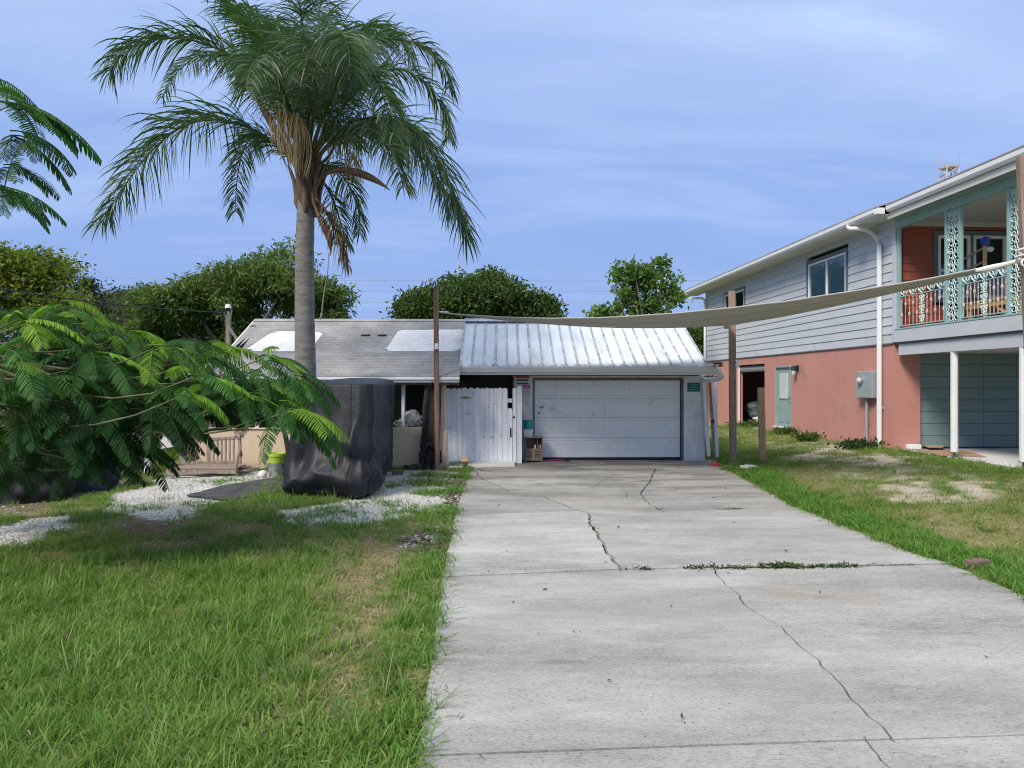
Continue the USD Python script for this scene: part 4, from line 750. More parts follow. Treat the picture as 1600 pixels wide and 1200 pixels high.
mb = MB(); picket(mb, gx_(801), gx_(807), 0.03, gz_(606), YG - 0.03, 0.06); part(gate, 'latch_board', mb, m_picket, label='worn beige board with a round lock hole')
mb = MB(); picket(mb, gx_(808), gx_(815.5), 0.02, gz_(603), YG - 0.05, 0.07); part(gate, 'gate_post', mb, m_picket)
part(gate, 'rail', MB().box(gx_(696), gx_(800), YG + 0.03, YG + 0.07, 0.35, 0.44).box(gx_(696), gx_(800), YG + 0.03, YG + 0.07, 1.35, 1.44), m_picket)
a = AtY(727.5, 621.5, YG - 0.012); mb = MB()
mb.poly([a + (-0.15, 0, 0), a + (-0.03, 0, 0.028), a + (0, 0, 0.04), a + (0.03, 0, 0.028), a + (0.15, 0, 0), a + (0.03, 0, -0.028), a + (0, 0, -0.04), a + (-0.03, 0, -0.028)], (0, 0.01, 0)).blob(a, (0.04, 0.012, 0.022), 3, 0.0, 1)
part(gate, 'brass_diamond', mb, m_brass)
a = AtY(798, 676, YG - 0.02); part(gate, 'gate_handle', MB().tube([a + (0, 0.015, 0.09), a + (0, -0.025, 0.05), a + (0, -0.03, -0.04), a + (0, 0.015, -0.09)], 0.008, 6).box(a[0] - .015, a[0] + .015, a[1] + .012, a[1] + .019, a[2] - .1, a[2] + .1), m_black)
a = AtY(803, 652, YG - 0.035); part(gate, 'lock_hole', MB().tube([a, a + (0, -0.008, 0)], 0.024, 12), m_black)
a = AtY(753, 608.5, YG - 0.01); part(gate, 'screw_eye', MB().tube([a + (0, 0.01, 0), a + (0, -0.02, 0)], 0.01, 6), m_black)

def post(name, label, xt, yt, xb, yb, Y, w, m, Yb=None, roll=0.2):
    p, q = AtY(xb, yb, Yb or Y), AtY(xt, yt, Y); q[1] = Y
    d = (q - p); p2 = p - d / np.linalg.norm(d) * 0.25
    return single(name, MB().beam(p2, q, w, w, (0, 1, 0), 0.008, roll), m, label, 'post', base=p), p, q
_, pA0, pA1 = post('tall_post', 'tall reddish brown post beside the white picket gate, left anchor of the shade sail', 681, 448, 683.5, 733, 14.0, 0.09, m_postbrown, roll=0.1)
_, pC0, pC1 = post('tall_post', 'gray-brown post rising behind the shade sail at the right garage corner', 1143.5, 455, 1145.5, 723, 14.9, 0.135, m_postgray, roll=0.15)
post('short_post', 'short tan post standing in the grass beside the driveway', 1189, 606, 1191.5, 722, 14.8, 0.135, m_posttan, roll=0.25)
_, pB0, pB1 = post('tall_post', 'nearest brown post cut by the right edge of the photo, right anchor of the sail', 1598.5, 243, 1623, 830, 8.45, 0.12, m_postgray, roll=0.3)
a = AtY(682, 541.5, 13.94); single('small_sensor', MB().box(a[0] - .035, a[0] + .04, a[1] - .04, a[1], a[2] - .06, a[2] + .06, .012).box(a[0] - .014, a[0] + .016, a[1] - .045, a[1] - .04, a[2] - .025, a[2] + .035), m_signwhite, 'small white box fixed to the reddish brown post', 'sensor')
# sail: corners, sagging edges
cA, cB, cC = AtY(692, 487.8, 13.95), AtY(1585, 410, 8.55), AtY(1138, 508, 14.78)
sail = thing('shade_sail', 'long gray-beige triangular shade sail stretched above the driveway', 'shade sail', (cC + cA + cB) / 3 * (1, 1, 0) + (0, 0, cC[2] - 0.1))
n = 36; rows_ = []
def edgeAB(t):   # near, upper edge in view: sags well below its chord
    p = cA + (cB - cA) * t; return p + np.array([0, 0.55, -0.30]) * 4 * t * (1 - t)
def edgeACB(t):  # far edge through the third corner
    if t < 0.5: s = t / 0.5; p = cA + (cC - cA) * s; return p + np.array([0, 0, -0.16]) * 4 * s * (1 - s)
    s = (t - 0.5) / 0.5; p = cC + (cB - cC) * s; return p + np.array([0, 0, -0.07]) * 4 * s * (1 - s)
Pg = np.zeros((n + 1, 9, 3))
for i in range(n + 1):
    t = i / n; e1, e2 = edgeAB(t), edgeACB(t)
    for j in range(9):
        s = j / 8; p = e1 + (e2 - e1) * s; ln = np.linalg.norm(e1 - e2)
        p = p + np.array([0, 0, -0.055 * ln * 4 * s * (1 - s) * 0.25 + 0.020 * (meshkit.noise(np.array([t * 22 + s * 3, s * 1.5, .5])) - .5) * (1 + 2 * (abs(t - .5) > .42))])
        Pg[i, j] = p
part(sail, 'cloth', MB().grid(Pg, 0.004), m_sail, smooth=40)
part(sail, 'seam', MB().tube(Pg[:, 3] - (0, 0, .004), 0.006, 4, False), m_sail, smooth=True); part(sail, 'seam', MB().tube(Pg[:, 6] - (0, 0, .004), 0.006, 4, False), m_sail, smooth=True)
part(sail, 'hem_cord', MB().tube(Pg[:, 0], 0.014, 6).tube(Pg[:, -1], 0.010, 6), m_sail, smooth=True)
part(sail, 'rope', MB().tube([cA, pA1 + (cA - pA1) * 0 + np.array([0, 0, cA[2] - pA1[2] + 0.02])], 0.008, 6).tube([cA + (0.12, -0.03, 0), cA + (-0.05, 0.0, 0.005)], [0.012, 0.02], 6), m_rope)
pk = AtY(1597, 406, 8.43)
part(sail, 'rope', MB().tube(cat_rom([cB + (-0.35, 0.2, -0.07), cB + (-.1, .05, -.02), pk], 8), [0.022, 0.03, 0.034, 0.034, 0.03, 0.026, 0.024, 0.03], 8).tube([pk + (0.07 * math.cos(a), -0.02 + 0.07 * math.sin(a), 0.012 * a) for a in np.linspace(0, 12.6, 40)], 0.014, 6).tube(cat_rom([pk + (-0.02, -.05, -.0), pk + (-.05, -.06, -.06), pk + (0.0, -.06, -.10)], 8), 0.012, 6), m_rope)
part(sail, 'corner_plate', MB().box(cC[0] - .10, cC[0] + .02, cC[1] - .02, cC[1] + .02, cC[2] - .08, cC[2] + .05, .01).tube([cC, cC + (0.1, 0.1, 0.0)], 0.012, 6), m_trim)

# ------------------------------------------------------------------ signs on the garage pillars
def rect(x0, y0, x1, y1, Y, th=0.004): a, b = AtY(x0, y0, Y), AtY(x1, y1, Y); return MB().box(a[0], b[0], Y - th, Y, b[2], a[2])
YP = YF - 0.042
s1 = thing('warning_sign', 'white warning sign with a red top band and black lettering lines', 'sign', AtY(815, 613, YP))
part(s1, 'board', rect(805, 585.5, 828, 612, YP), m_signwhite); part(s1, 'red_band', rect(805.5, 586, 827, 591, YP - 0.0045, 0.002), m_signred)
mb = MB()
def dashes(mb, rows, Y, h, seed):
    r = np.random.default_rng(seed)
    for (x0, x1, y) in rows:
        x = x0
        while x < x1 - 0.4:
            w = min(0.5 + 0.9 * r.random(), x1 - x); a, b = AtY(x, y, Y), AtY(x + w, y + h, Y); mb.box(a[0], b[0], Y - 0.002, Y, b[2], a[2]); x += w + 0.3
    return mb
part(s1, 'lettering', dashes(MB(), [(807, 826, 592.6), (807, 826, 593.8), (807, 826, 598.0), (807, 826, 599.2)], YP - 0.0045, 1.5, 3), m_ink)
s2 = thing('notice_sign', 'small white notice with a magenta square and fine print', 'sign', AtY(822, 622, YP - 0.008))
part(s2, 'sheet', rect(816, 600.5, 829, 622, YP - 0.007), m_signwhite); part(s2, 'magenta_square', rect(817, 601, 828.5, 607.5, YP - 0.0115, 0.002), m_signpink)
part(s2, 'print', dashes(MB(), [(817, 828, y) for y in (609, 611.2, 613.4, 616, 618.4)], YP - 0.0115, 0.7, 5), m_ink)
part(s2, 'white_mark', dashes(MB(), [(821, 824, 602.5), (818, 827, 605)], YP - 0.014, 0.8, 6), m_signwhite)
s3 = thing('address_plaque', 'dark teal plaque with faint lettering on the right garage pillar', 'sign', AtY(1083, 613, YP))
part(s3, 'board', rect(1074, 598, 1093.2, 612, YP, 0.012), m_signteal); part(s3, 'lettering', dashes(MB(), [(1077, 1090, 601), (1078, 1090, 604.5), (1077, 1089, 608)], YP - 0.0125, 1.0, 8), m_sidedoor)
single('old_lock', MB().tube([AtY(1093, 650, YP), AtY(1093, 650, YP) + (0, -0.03, 0)], 0.025, 10).box(AtY(1092, 0, YP)[0] - .03, AtY(1093, 0, YP)[0] + .02, YP - .008, YP + .001, AtY(0, 653, YP)[2], AtY(0, 646, YP)[2]), m_galv, 'small round metal lock on the right garage pillar', 'lock')
# ------------------------------------------------------------------ cabinet and bins beside the garage door
YC = 15.42
cb = thing('storage_cabinet', 'small gray-brown wooden cabinet with an open shelf and two doors beside the garage door', 'cabinet', AtY(834, 720, YC) * (1, 1, 0))
a, b = AtY(821, 684.5, YC), AtY(848, 721, YC); x0, x1, z1 = a[0], b[0], a[2]; z0 = 0.0; zs_ = AtY(834, 702, YC)[2]; dpt = 0.24
part(cb, 'side', MB().box(x0, x0 + .018, YC, YC + dpt, z0 + .03, z1, .003), m_bench); part(cb, 'side', MB().box(x1 - .018, x1, YC, YC + dpt, z0 + .03, z1, .003), m_bench)
part(cb, 'top', MB().box(x0 - .01, x1 + .01, YC - .012, YC + dpt, z1 + .001, z1 + .022, .004), m_graywood); part(cb, 'back', MB().box(x0 + .02, x1 - .02, YC + dpt - .012, YC + dpt - .002, z0 + .05, z1), m_postbrown)
part(cb, 'shelf', MB().box(x0 + .019, x1 - .019, YC + .004, YC + dpt - .014, zs_ - .01, zs_ + .012, .003), m_bench); part(cb, 'bottom', MB().box(x0 + .019, x1 - .019, YC + .004, YC + dpt - .014, .05, .075), m_bench)
part(cb, 'divider', MB().box(x0 + .26, x0 + .272, YC + .03, YC + dpt - .02, zs_ + .013, z1), m_postbrown)
xm = (x0 + x1) / 2
for u0, u1 in ((x0 + .02, xm - .003), (xm + .003, x1 - .02)):
    d = part(cb, 'cabinet_door', MB().box(u0, u0 + .025, YC - .004, YC + .014, .078, zs_ - .012, .003).box(u1 - .025, u1, YC - .004, YC + .014, .078, zs_ - .012, .003).box(u0 + .025, u1 - .025, YC - .003, YC + .014, .078, .105, .003).box(u0 + .025, u1 - .025, YC - .003, YC + .014, zs_ - .04, zs_ - .012, .003).box(u0 + .025, u1 - .025, YC - .002, YC + .014, (.09 + zs_) / 2 - .01, (.09 + zs_) / 2 + .01, .003), m_bench)
    part(cb, 'door_back', MB().box(u0 + .02, u1 - .02, YC + .015, YC + .02, .09, zs_ - .02), m_postbrown)
part(cb, 'foot', MB().box(x0, x0 + .03, YC, YC + .03, 0, .03).box(x1 - .03, x1, YC, YC + .03, 0, .03).box(x0, x0 + .03, YC + dpt - .03, YC + dpt, 0, .03).box(x1 - .03, x1, YC + dpt - .03, YC + dpt, 0, .03), m_bench)
for k, xx in enumerate((0.56, 0.74, 0.87)): single('small_bottle', MB().lathe((x0 + (x1 - x0) * xx, YC + .06 + .03 * k, zs_ + .013), [(0, 0), (.022, 0), (.024, .05), (.010, .07), (.009, .085), (0, .085)], 8), m_stone, ['leftmost small pale bottle on the cabinet shelf', 'middle small pale bottle on the cabinet shelf', 'rightmost small pale bottle on the cabinet shelf'][k], 'bottle', smooth=40)
a, b = AtY(818, 671.5, YC + .05), AtY(832, 684, YC + .05); zb_ = z1 + .024
single('plastic_tub', MB().poly([(a[0], YC + .05, a[2]), (b[0] + .02, YC + .05, a[2]), (b[0] - .01, YC + .05, zb_), (a[0] + .02, YC + .05, zb_)], (0, .16, 0)).box(a[0] - .008, b[0] + .028, YC + .04, YC + .215, a[2] + .001, a[2] + .014, .004).beam((a[0] + .08, YC + .045, a[2] - .05), (b[0] + .01, YC + .045, a[2] - .08), .004, .012), m_cream, 'cream plastic tub standing on top of the cabinet', 'tub')
za = a[2] + .016; a2, b2 = AtY(817, 657, YC + .06), AtY(835, 671, YC + .06); cx_ = (a2[0] + b2[0]) / 2; rr = (b2[0] - a2[0]) / 2
single('teal_bucket', MB().lathe((cx_, YC + .13, za), [(0, 0), (rr * .82, 0), (rr * .86, .01), (rr * .97, a2[2] - za - .02), (rr * 1.05, a2[2] - za - .018), (rr * 1.05, a2[2] - za), (rr * .95, a2[2] - za), (rr * .8, .015), (0, .012)], 20), m_tealplastic, 'teal plastic bucket on top of the cream tub', 'bucket', smooth=30)
c = AtY(837.5, 682, YC + .05); c[2] = zb_ + .02; single('old_shoe', MB().blob(c, (.055, .03, .022), 4, .3).blob(c + (-.03, 0, .02), (.025, .026, .025), 5, .2), m_graywood, 'worn dark shoe on the cabinet top', 'shoe', smooth=True)
a, b, c, d = G(851, 717, .012), G(877, 716.5, .012), G(881, 721, .012), G(848, 722, .012)
single('doormat', MB().poly([a * (1, 1, 0) + (0, 0, .024), b * (1, 1, 0) + (0, 0, .024), c * (1, 1, 0) + (0, 0, .024), d * (1, 1, 0) + (0, 0, .024)], (0, 0, .018)), m_magenta, 'magenta doormat in front of the garage door', 'mat')
c = G(887, 722.5, .02); single('dark_stick', MB().tube([c + (-.09, 0, .03), c + (0, .01, .035), c + (.06, 0, .03)], [.012, .02, .012], 6), m_black, 'short dark stick on the concrete by the doormat', 'stick')
# ------------------------------------------------------------------ boards leaning at the garage corner
def board(name, label, p, q, w, th, m, roll=0.0): return single(name, MB().beam(p, q, w, th, (0, -1, 0.2), .004, roll), m, label, 'board', base=p)
board('leaning_board', 'white board leaning against the right garage pillar', AtY(1107.5, 713, 15.35), AtY(1099.5, 596, 15.62), .075, .03, m_picket)
board('leaning_board', 'dark gray board leaning at the garage corner between two white ones', AtY(1116.5, 720, 15.35), AtY(1109, 594, 15.62), .06, .035, m_graywood)
board('leaning_board', 'white upright board furthest right at the garage corner', AtY(1120, 714, 15.50), AtY(1116.5, 588, 15.60), .085, .03, m_picket)
board('leaning_board', 'narrow gray board lying against the face of the garage pillar', AtY(1101.5, 712, 15.5), AtY(1095.5, 592, 15.67), .03, .02, m_trim)
c = AtY(1114, 658, 15.32); single('hinge_bracket', MB().box(c[0] - .02, c[0] + .03, c[1], c[1] + .1, c[2] - .04, c[2] + .03, .006).tube([c + (0, .05, -.06), c + (0.02, .05, .06)], .008, 6), m_black, 'small black bracket on the upright white board', 'bracket')
c = G(1108, 713, .06); single('black_tool', MB().beam(c + (-.14, .0, .06), c + (.16, .02, .04), .05, .035, ch=.01).beam(c + (.10, 0, -.05), c + (.15, .02, .12), .05, .05, ch=.012).beam(c + (.13, -.02, -.06), c + (.14, .05, .02), .04, .04, ch=.01), m_black, 'black clamp lying at the foot of the leaning boards', 'tool')
c = T(1118, 729); single('red_rag', MB().blob(c + (0, 0, .04), (.09, .06, .055), 11, .6, 3, 3.0), m_red, 'crumpled faded red rag beside the driveway corner', 'rag', smooth=60)
for k, (u, v, u2, v2, w) in enumerate(((1124, 735, 1140, 728, .035), (1136, 729, 1152, 735, .03), (1140, 726, 1156, 727, .02))):
    p, q = T(u, v) + (0, 0, .03), T(u2, v2) + (0, 0, .04); single('wood_scrap', MB().beam(p, q, w, .015, ch=.003), m_posttan if k == 0 else m_stone, ['short tan wood scrap by the driveway corner', 'pale wood scrap pointing towards the short tan post', 'pale wood scrap nearest the gray-brown post'][k], 'wood scrap')
c = T(1171, 733); single('white_debris', MB().blob(c + (0, 0, .03), (.20, .12, .05), 12, .5, 3, 2.5), m_stone, 'flat white lump of debris in the grass by the short post', 'debris', smooth=40)
c = T(1150, 724); single('white_debris', MB().blob(c + (0.0, -.1, .02), (.12, .07, .04), 13, .5, 2, 2.5), m_stone, 'small white lump of debris at the foot of the gray-brown post', 'debris', smooth=40)
# flood light, camera and lamps
c = AtY(1120, 569, 14.75); fl = thing('flood_light', 'black solar flood light on the garage gutter corner', 'lamp', c - (0, 0, .12))
part(fl, 'solar_panel', MB().obox(c + (.0, -.02, .035), np.array([[1, 0, 0], [0, .94, .34], [0, -.34, .94]]), (.10, .075, .012), .005), m_black); part(fl, 'lamp_head', MB().obox(c + (-.03, -.06, -.035), np.eye(3), (.05, .04, .028), .01).obox(c + (.07, -.05, -.03), np.eye(3), (.035, .03, .025), .01), m_black)
part(fl, 'lens', MB().box(c[0] - .065, c[0] + .005, c[1] - .106, c[1] - .1005, c[2] - .055, c[2] - .015, .003), m_galv); part(fl, 'bracket', MB().tube([c + (0, .0, .02), c + (.02, .05, -.02), c + (.02, .14, -.02)], .014, 6), m_black)
c = AtY(1151.5, 568, 14.83); wc = thing('security_camera', 'small white security camera on the gray-brown post', 'camera', c - (0, 0, .1))
part(wc, 'camera_body', MB().box(c[0] - .04, c[0] + .04, c[1] - .05, c[1] + .05, c[2] - .085, c[2] + .08, .015), m_pvc); part(wc, 'camera_lens', MB().tube([c + (-.045, -.02, .03), c + (-.02, -.02, .03)], .022, 10), m_black)
c = AtY(1086, 577.5, 15.2); single('eave_lamp', MB().lathe(c + (0, 0, -.02), [(0, 0), (.035, .005), (.045, .03), (.035, .06), (0, .06)], 12), m_pvc, 'tiny white lamp under the garage eave', 'lamp', smooth=40)
c = G(727, 733, .0); c[2] = 0.0; la = thing('garden_lantern', 'tan mushroom-shaped garden lantern at the foot of the picket gate', 'lantern', c)
part(la, 'lantern_cap', MB().lathe(c, [(0, .235), (.03, .23), (.075, .205), (.105, .17), (.10, .155), (.05, .165), (0, .165)], 14), m_posttan, smooth=40)
part(la, 'lantern_body', MB().lathe(c, [(.05, .0), (.05, .02), (.028, .03), (.028, .08), (.06, .10), (.062, .155), (.0, .155)], 12), m_brass, smooth=40)
a, b = G(699, 734, 0), G(724, 733, 0); single('concrete_block', MB().box(a[0], b[0], a[1] - .06, a[1] + .1, -.02, .07, .012), m_stone, 'pale concrete block in the grass below the picket gate', 'block')
# ------------------------------------------------------------------ porch clutter
def drape(P0, amp=0.03, seed=1):
    return P0
c = AtY(638, 660, 14.45); zt_ = zh
mb = MB()
mb.blob((c[0] + .08, 14.50, zt_ + .17), (.20, .13, .20), 21, .55, 3, 1.5).blob((c[0] - .13, 14.50, zt_ + .08), (.17, .12, .10), 22, .55, 3, 1.8).blob((c[0] + .2, 14.47, zt_ + .11), (.11, .1, .14), 23, .5, 3, 2)
single('silver_tarp', mb, m_tarp, 'crumpled silver and black tarp heaped on the porch half wall', 'tarp', smooth=35)
g = np.zeros((22, 18, 3))
for i in range(22):
    for j in range(18):
        s, t = i / 21, j / 17
        xl = 664 - 10 * t + (2 if t > .5 else 0); xr = 690 - 3 * t; x = xl + (xr - xl) * s; yv = 600 + 100 * t
        p = AtY(x, yv, 14.22 - .05 * math.sin(s * 9 + t * 2) * (.3 + t) - 0.06 * t); g[i, j] = p
single('black_net', MB().grid(g, (0, -.006, 0)), m_mesh, 'black shade netting hanging in the porch opening by the pillar', 'net', smooth=40)
mb = MB(); c = AtY(673, 712, 14.12)
for k in range(16):
    r = np.random.default_rng(k); pts = [c + (.16 * math.cos(a) * (1 + .2 * r.random()) + .03 * r.normal(), -.03 + .07 * math.sin(a * 2 + k), .20 * math.sin(a) * (1.1 + .3 * r.random()) - .02) for a in np.linspace(0, 6.28, 18)]
    mb.tube(pts, .014 + .006 * r.random(), 5, False)
mb.blob(c + (0, .06, -.04), (.17, .10, .24), 31, .4, 3, 2.5)
single('black_hose', mb, m_mesh, 'tangled black hose and net bundle at the foot of the reddish brown post', 'hose', smooth=50)
mb = MB(); c = T(642, 735)
for k in range(6):
    r = np.random.default_rng(k + 50); ph = r.random() * 6; mb.tube([c + (.13 * math.cos(a + ph) * (1 + .2 * k / 6), .08 * math.sin(a + ph), .05 + .03 * math.sin(a * 1.5 + k) + .02 * k / 3) for a in np.linspace(0, 5.5, 16)], .011, 5)
single('coiled_cable', mb, m_black, 'small coil of black cable on the gravel by the half wall', 'cable', smooth=60)
c = T(622, 743); single('brown_block', MB().box(c[0] - .11, c[0] + .10, c[1] - .05, c[1] + .07, c[2] - .02, c[2] + .10, .01), m_brick, 'brown block on the gravel behind the covered cart', 'block')
# bench with slatted back on a low deck
bYb = 13.75
bn = thing('garden_bench', 'weathered wooden bench with a slatted back and curved arm', 'bench', T(345, 745))
zb_ = 0.0
def bx_(x): return AtY(x, 700, bYb)[0]
def bz_(y): return AtY(350, y, bYb)[2]
zt_ = bz_(683.5); zl_ = bz_(722)
part(bn, 'top_rail', MB().beam((bx_(323), bYb, zt_ - .035), (bx_(376), bYb, zt_), .05, .06, ch=.008), m_bench)
part(bn, 'bottom_rail', MB().box(bx_(262), bx_(376), bYb - .02, bYb + .02, zl_ - .04, zl_ + .02, .005), m_bench)
for k in range(7):
    x = bx_(327.5 + k * 6.3); part(bn, 'slat', MB().beam((x, bYb, zl_ + .02), (x, bYb, zt_ - .05 + .004 * k), .04, .015, (0, 1, 0), .003), m_bench)
part(bn, 'back_post', MB().beam((bx_(324.5), bYb, .0), (bx_(324.5), bYb + .02, zt_ - .06), .045, .045, ch=.005), m_bench); part(bn, 'back_post', MB().beam((bx_(375), bYb, .0), (bx_(374), bYb + .02, zt_ - .03), .055, .05, ch=.005), m_bench)
for k in range(5): part(bn, 'seat_plank', MB().box(bx_(290 if k < 3 else 283), bx_(385), bYb - .10 - k * .115, bYb + .0 - k * .115, zl_ - .075, zl_ - .045, .004), m_bench)
part(bn, 'apron', MB().box(bx_(282), bx_(386), bYb - .60, bYb - .57, zl_ - .16, zl_ - .078, .004), m_bench)
xr_ = bx_(386); part(bn, 'arm', MB().tube(cat_rom([(bx_(377), bYb, bz_(712)), (bx_(380), bYb - .15, bz_(704)), (xr_, bYb - .40, bz_(703)), (xr_ + .02, bYb - .55, bz_(712)), (xr_ + .02, bYb - .56, 0.02)], 16), .03, 8), m_bench, smooth=40)
part(bn, 'leg', MB().beam((bx_(284), bYb - .55, -.02), (bx_(284), bYb - .55, zl_ - .08), .05, .05, (0, 1, 0), .005), m_bench); part(bn, 'leg', MB().beam((bx_(384), bYb - .53, -.02), (bx_(384), bYb - .53, zl_ - .08), .05, .05, (0, 1, 0), .005), m_bench)
dk = thing('wood_deck', 'low weathered plank step in front of the garden bench', 'step', T(330, 748))
for k in range(3):
    p, q = T(262, 749 - k * 3) + (0, 0, .07), T(392, 742 - k * 3) + (0, 0, .09); part(dk, 'plank', MB().beam(p, q, .13, .03, ch=.004), m_bench)
part(dk, 'skid', MB().beam(T(280, 744) + (0, 0, .025), T(385, 739) + (0, 0, .03), .06, .06), m_graywood)
# pots
c = T(412, 731); pt = thing('palm_pot', 'black nursery pot with a small drooping palm beside the lime pot', 'potted plant', c)
part(pt, 'pot', MB().lathe(c, [(0, .0), (.10, 0), (.13, .24), (.14, .24), (.14, .26), (.12, .26), (.11, .2), (0, .2)], 14), m_blackmat, smooth=30)
part(pt, 'stem', MB().tube([c + (0, 0, .2), c + (.01, 0, .42), c + (-.01, 0, .55)], [.05, .06, .03], 8), m_postbrown)
c2 = T(433, 746); bk = single('metal_bucket', MB().lathe(c2, [(0, 0), (.145, 0), (.15, .02), (.165, .12), (.17, .13), (.175, .25), (.185, .255), (.185, .27), (.16, .27), (.15, .05), (0, .05)], 24), m_galv, 'shiny metal bucket standing beside the covered cart', 'bucket', smooth=35)
single('lime_pot', MB().lathe(c2 + (0, 0, .272), [(0, 0), (.135, 0), (.16, .13), (.175, .135), (.175, .19), (.155, .19), (.13, .1), (0, .1)], 24), m_lime, 'lime green plastic pot stacked on the metal bucket', 'pot', smooth=35)
c = T(410, 748); single('white_stone', MB().blob(c + (0, 0, .07), (.085, .07, .085), 41, .25, 3), m_stone, 'round white stone in front of the black palm pot', 'stone', smooth=50)
# black mat on the gravel
q = [T(292, 777), T(352, 784), T(452, 770), T(462, 751), T(440, 748), T(352, 763)]
n_, mm = 26, 12; top = [(292, 777), (322, 769), (352, 762), (400, 754), (440, 748), (462, 750)]; bot = [(294, 779), (330, 783), (352, 785), (400, 778), (448, 770), (466, 766)]
tt = np.linspace(0, 1, n_); A = np.array([T(*p) for p in top]); B = np.array([T(*p) for p in bot]); ks = np.linspace(0, 1, 6)
A = np.stack([np.interp(tt, ks, A[:, k]) for k in range(3)], 1); B = np.stack([np.interp(tt, ks, B[:, k]) for k in range(3)], 1)
g = np.array([[A[i] + (B[i] - A[i]) * j / (mm - 1) for j in range(mm)] for i in range(n_)])
g[..., 2] = height(g[..., 0].ravel(), g[..., 1].ravel()).reshape(g.shape[:2]) + .022 + .035 * meshkit.fbm(g * 3.0, 3, 5)
single('ground_mat', MB().grid(g, .012), m_matdirty, 'dirty black rubber mat lying on the white shell gravel', 'mat', smooth=50)
# ------------------------------------------------------------------ left yard: plank fence, heap of bins and cartons
YFN = 13.4
fn = thing('plank_fence', 'low weathered plank fence under the feathery tree', 'fence', AtY(185, 745, YFN) * (1, 1, 0))
for k in range(13):
    x0 = AtY(126 + k * 7.8, 700, YFN + .004 * (k % 2))[0]; part(fn, 'plank', MB().box(x0, x0 + .088, YFN + .006 * (k % 2), YFN + .02 + .006 * (k % 2), .0, .72 + .05 * rng.random() + .012 * k, .003), m_graywood)
part(fn, 'rail', MB().box(AtY(126, 700, YFN)[0], AtY(228, 700, YFN)[0], YFN + .03, YFN + .06, .50, .58), m_graywood)
single('white_post', MB().box(AtY(227, 700, YFN)[0], AtY(236, 700, YFN)[0], YFN - .05, YFN + .06, 0, .75, .01), m_picket, 'short white post at the right end of the plank fence', 'post')
single('white_signboard', MB().obox(AtY(268, 668, 14.9), np.array([[.98, .1, .15], [-.1, 1, 0], [-.15, 0, .98]]), (.28, .015, .42), .005), m_white, 'white panel standing behind the feathery tree branches', 'board')
single('gray_plank_post', MB().beam(AtY(286, 740, 14.2), AtY(288, 590, 14.2), .11, .09, (0, 1, 0), .006), m_graywood, 'weathered gray post left of the cream half wall', 'post')
def heap(c, r, seed, amp=.4): return MB().blob(c, r, seed, amp, 4, 1.3)
c = T(88, 776); single('blue_tarp_heap', heap(c + (0, .55, .30), (.62, .42, .62), 51, .35), M('navy_tarp', [(.006, .009, .028), (.014, .02, .06)], 4, .5, .03, 12, spec=.4), 'dark navy tarp draped over a heap beneath the feathery tree', 'tarp', smooth=40)
c = T(20, 790); single('black_bag', heap(c + (-.1, .5, .25), (.6, .45, .55), 52, .4), m_blackmat, 'black plastic bag slumped at the left edge of the yard', 'bag', smooth=40)
p = T(122, 768); q = T(142, 760)
single('black_sheet', MB().poly([p + (-.22, .1, 0), q, q + (-.26, .35, .42), p + (-.3, .5, .46)], (.02, -.03, .01)), m_blackmat, 'black sheet leaning beside the plank fence', 'sheet')
c = T(44, 783); cb2 = thing('open_carton', 'gray open carton with a red striped rim under the feathery tree', 'box', c)
part(cb2, 'carton', MB().poly([c + (-.20, 0, .06), c + (.16, .06, 0), c + (.13, .10, .42), c + (-.16, .02, .40)], (-.05, .4, .03)), m_cardboard); part(cb2, 'rim', MB().beam(c + (-.32, -.01, .39), c + (.10, .06, .45), .10, .02, ch=.005), m_cream); part(cb2, 'red_stripe', MB().beam(c + (-.2, -.03, .385), c + (.12, .04, .43), .03, .018), m_red)
part(cb2, 'flap', MB().poly([c + (.16, .05, .0), c + (.26, .1, .02), c + (.18, .12, .34), c + (.13, .08, .36)], (0, .012, 0)), m_graywood)
c = T(20, 775); single('green_crate', MB().box(c[0] - .02, c[0] + .16, c[1] + .25, c[1] + .45, .38, .62, .02), M('green_plastic', [(.01, .16, .08), (.015, .22, .11)], 4, .4), 'green plastic crate behind the open carton', 'crate')
c = T(30, 778); mb = MB()
for k in range(5): mb.tube([c + (-.15 + .07 * k, .25, .45), c + (-.12 + .07 * k, .27, .56), c + (-.05 + .07 * k, .25, .46)], .02, 6)
single('blue_rag', mb, m_blue, 'crumpled blue cloth on the open carton', 'rag', smooth=60)
# ------------------------------------------------------------------ right side: brick, cardboard, balcony things, opening clutter
c = T(1527, 889); single('loose_brick', MB().obox(c + (0, 0, .045), np.array([[.95, .2, 0.05], [-.2, .95, 0], [-.05, 0, 1]]), (.105, .055, .045), .008), m_brick, 'loose purple-brown brick at the grass edge of the driveway', 'brick')
ZP = .302
def cp(x, y, z=ZP): r = ray(x, y); return EYE + r * ((z - CAM_H) / r[2])
def flat(pts, z, th=.006): return MB().poly([cp(x, y, ZP) * (1, 1, 0) + (0, 0, z) for x, y in pts], (0, 0, th))
single('cardboard_sheet', flat([(1424, 702), (1470, 712.5), (1541, 714.5), (1522, 708), (1492, 702)], ZP + .004), m_cardboard, 'large flat cardboard sheet on the carport slab', 'cardboard')
single('cardboard_sheet', flat([(1437, 697), (1450, 704), (1473, 704), (1477, 700.5), (1455, 696)], ZP + .06), m_cardboard, 'smaller folded cardboard sheet on top of the large flat one', 'cardboard')
c = cp(1424, 697); cbx = thing('cardboard_box', 'torn brown cardboard box leaning at the coral wall in the carport', 'box', c)
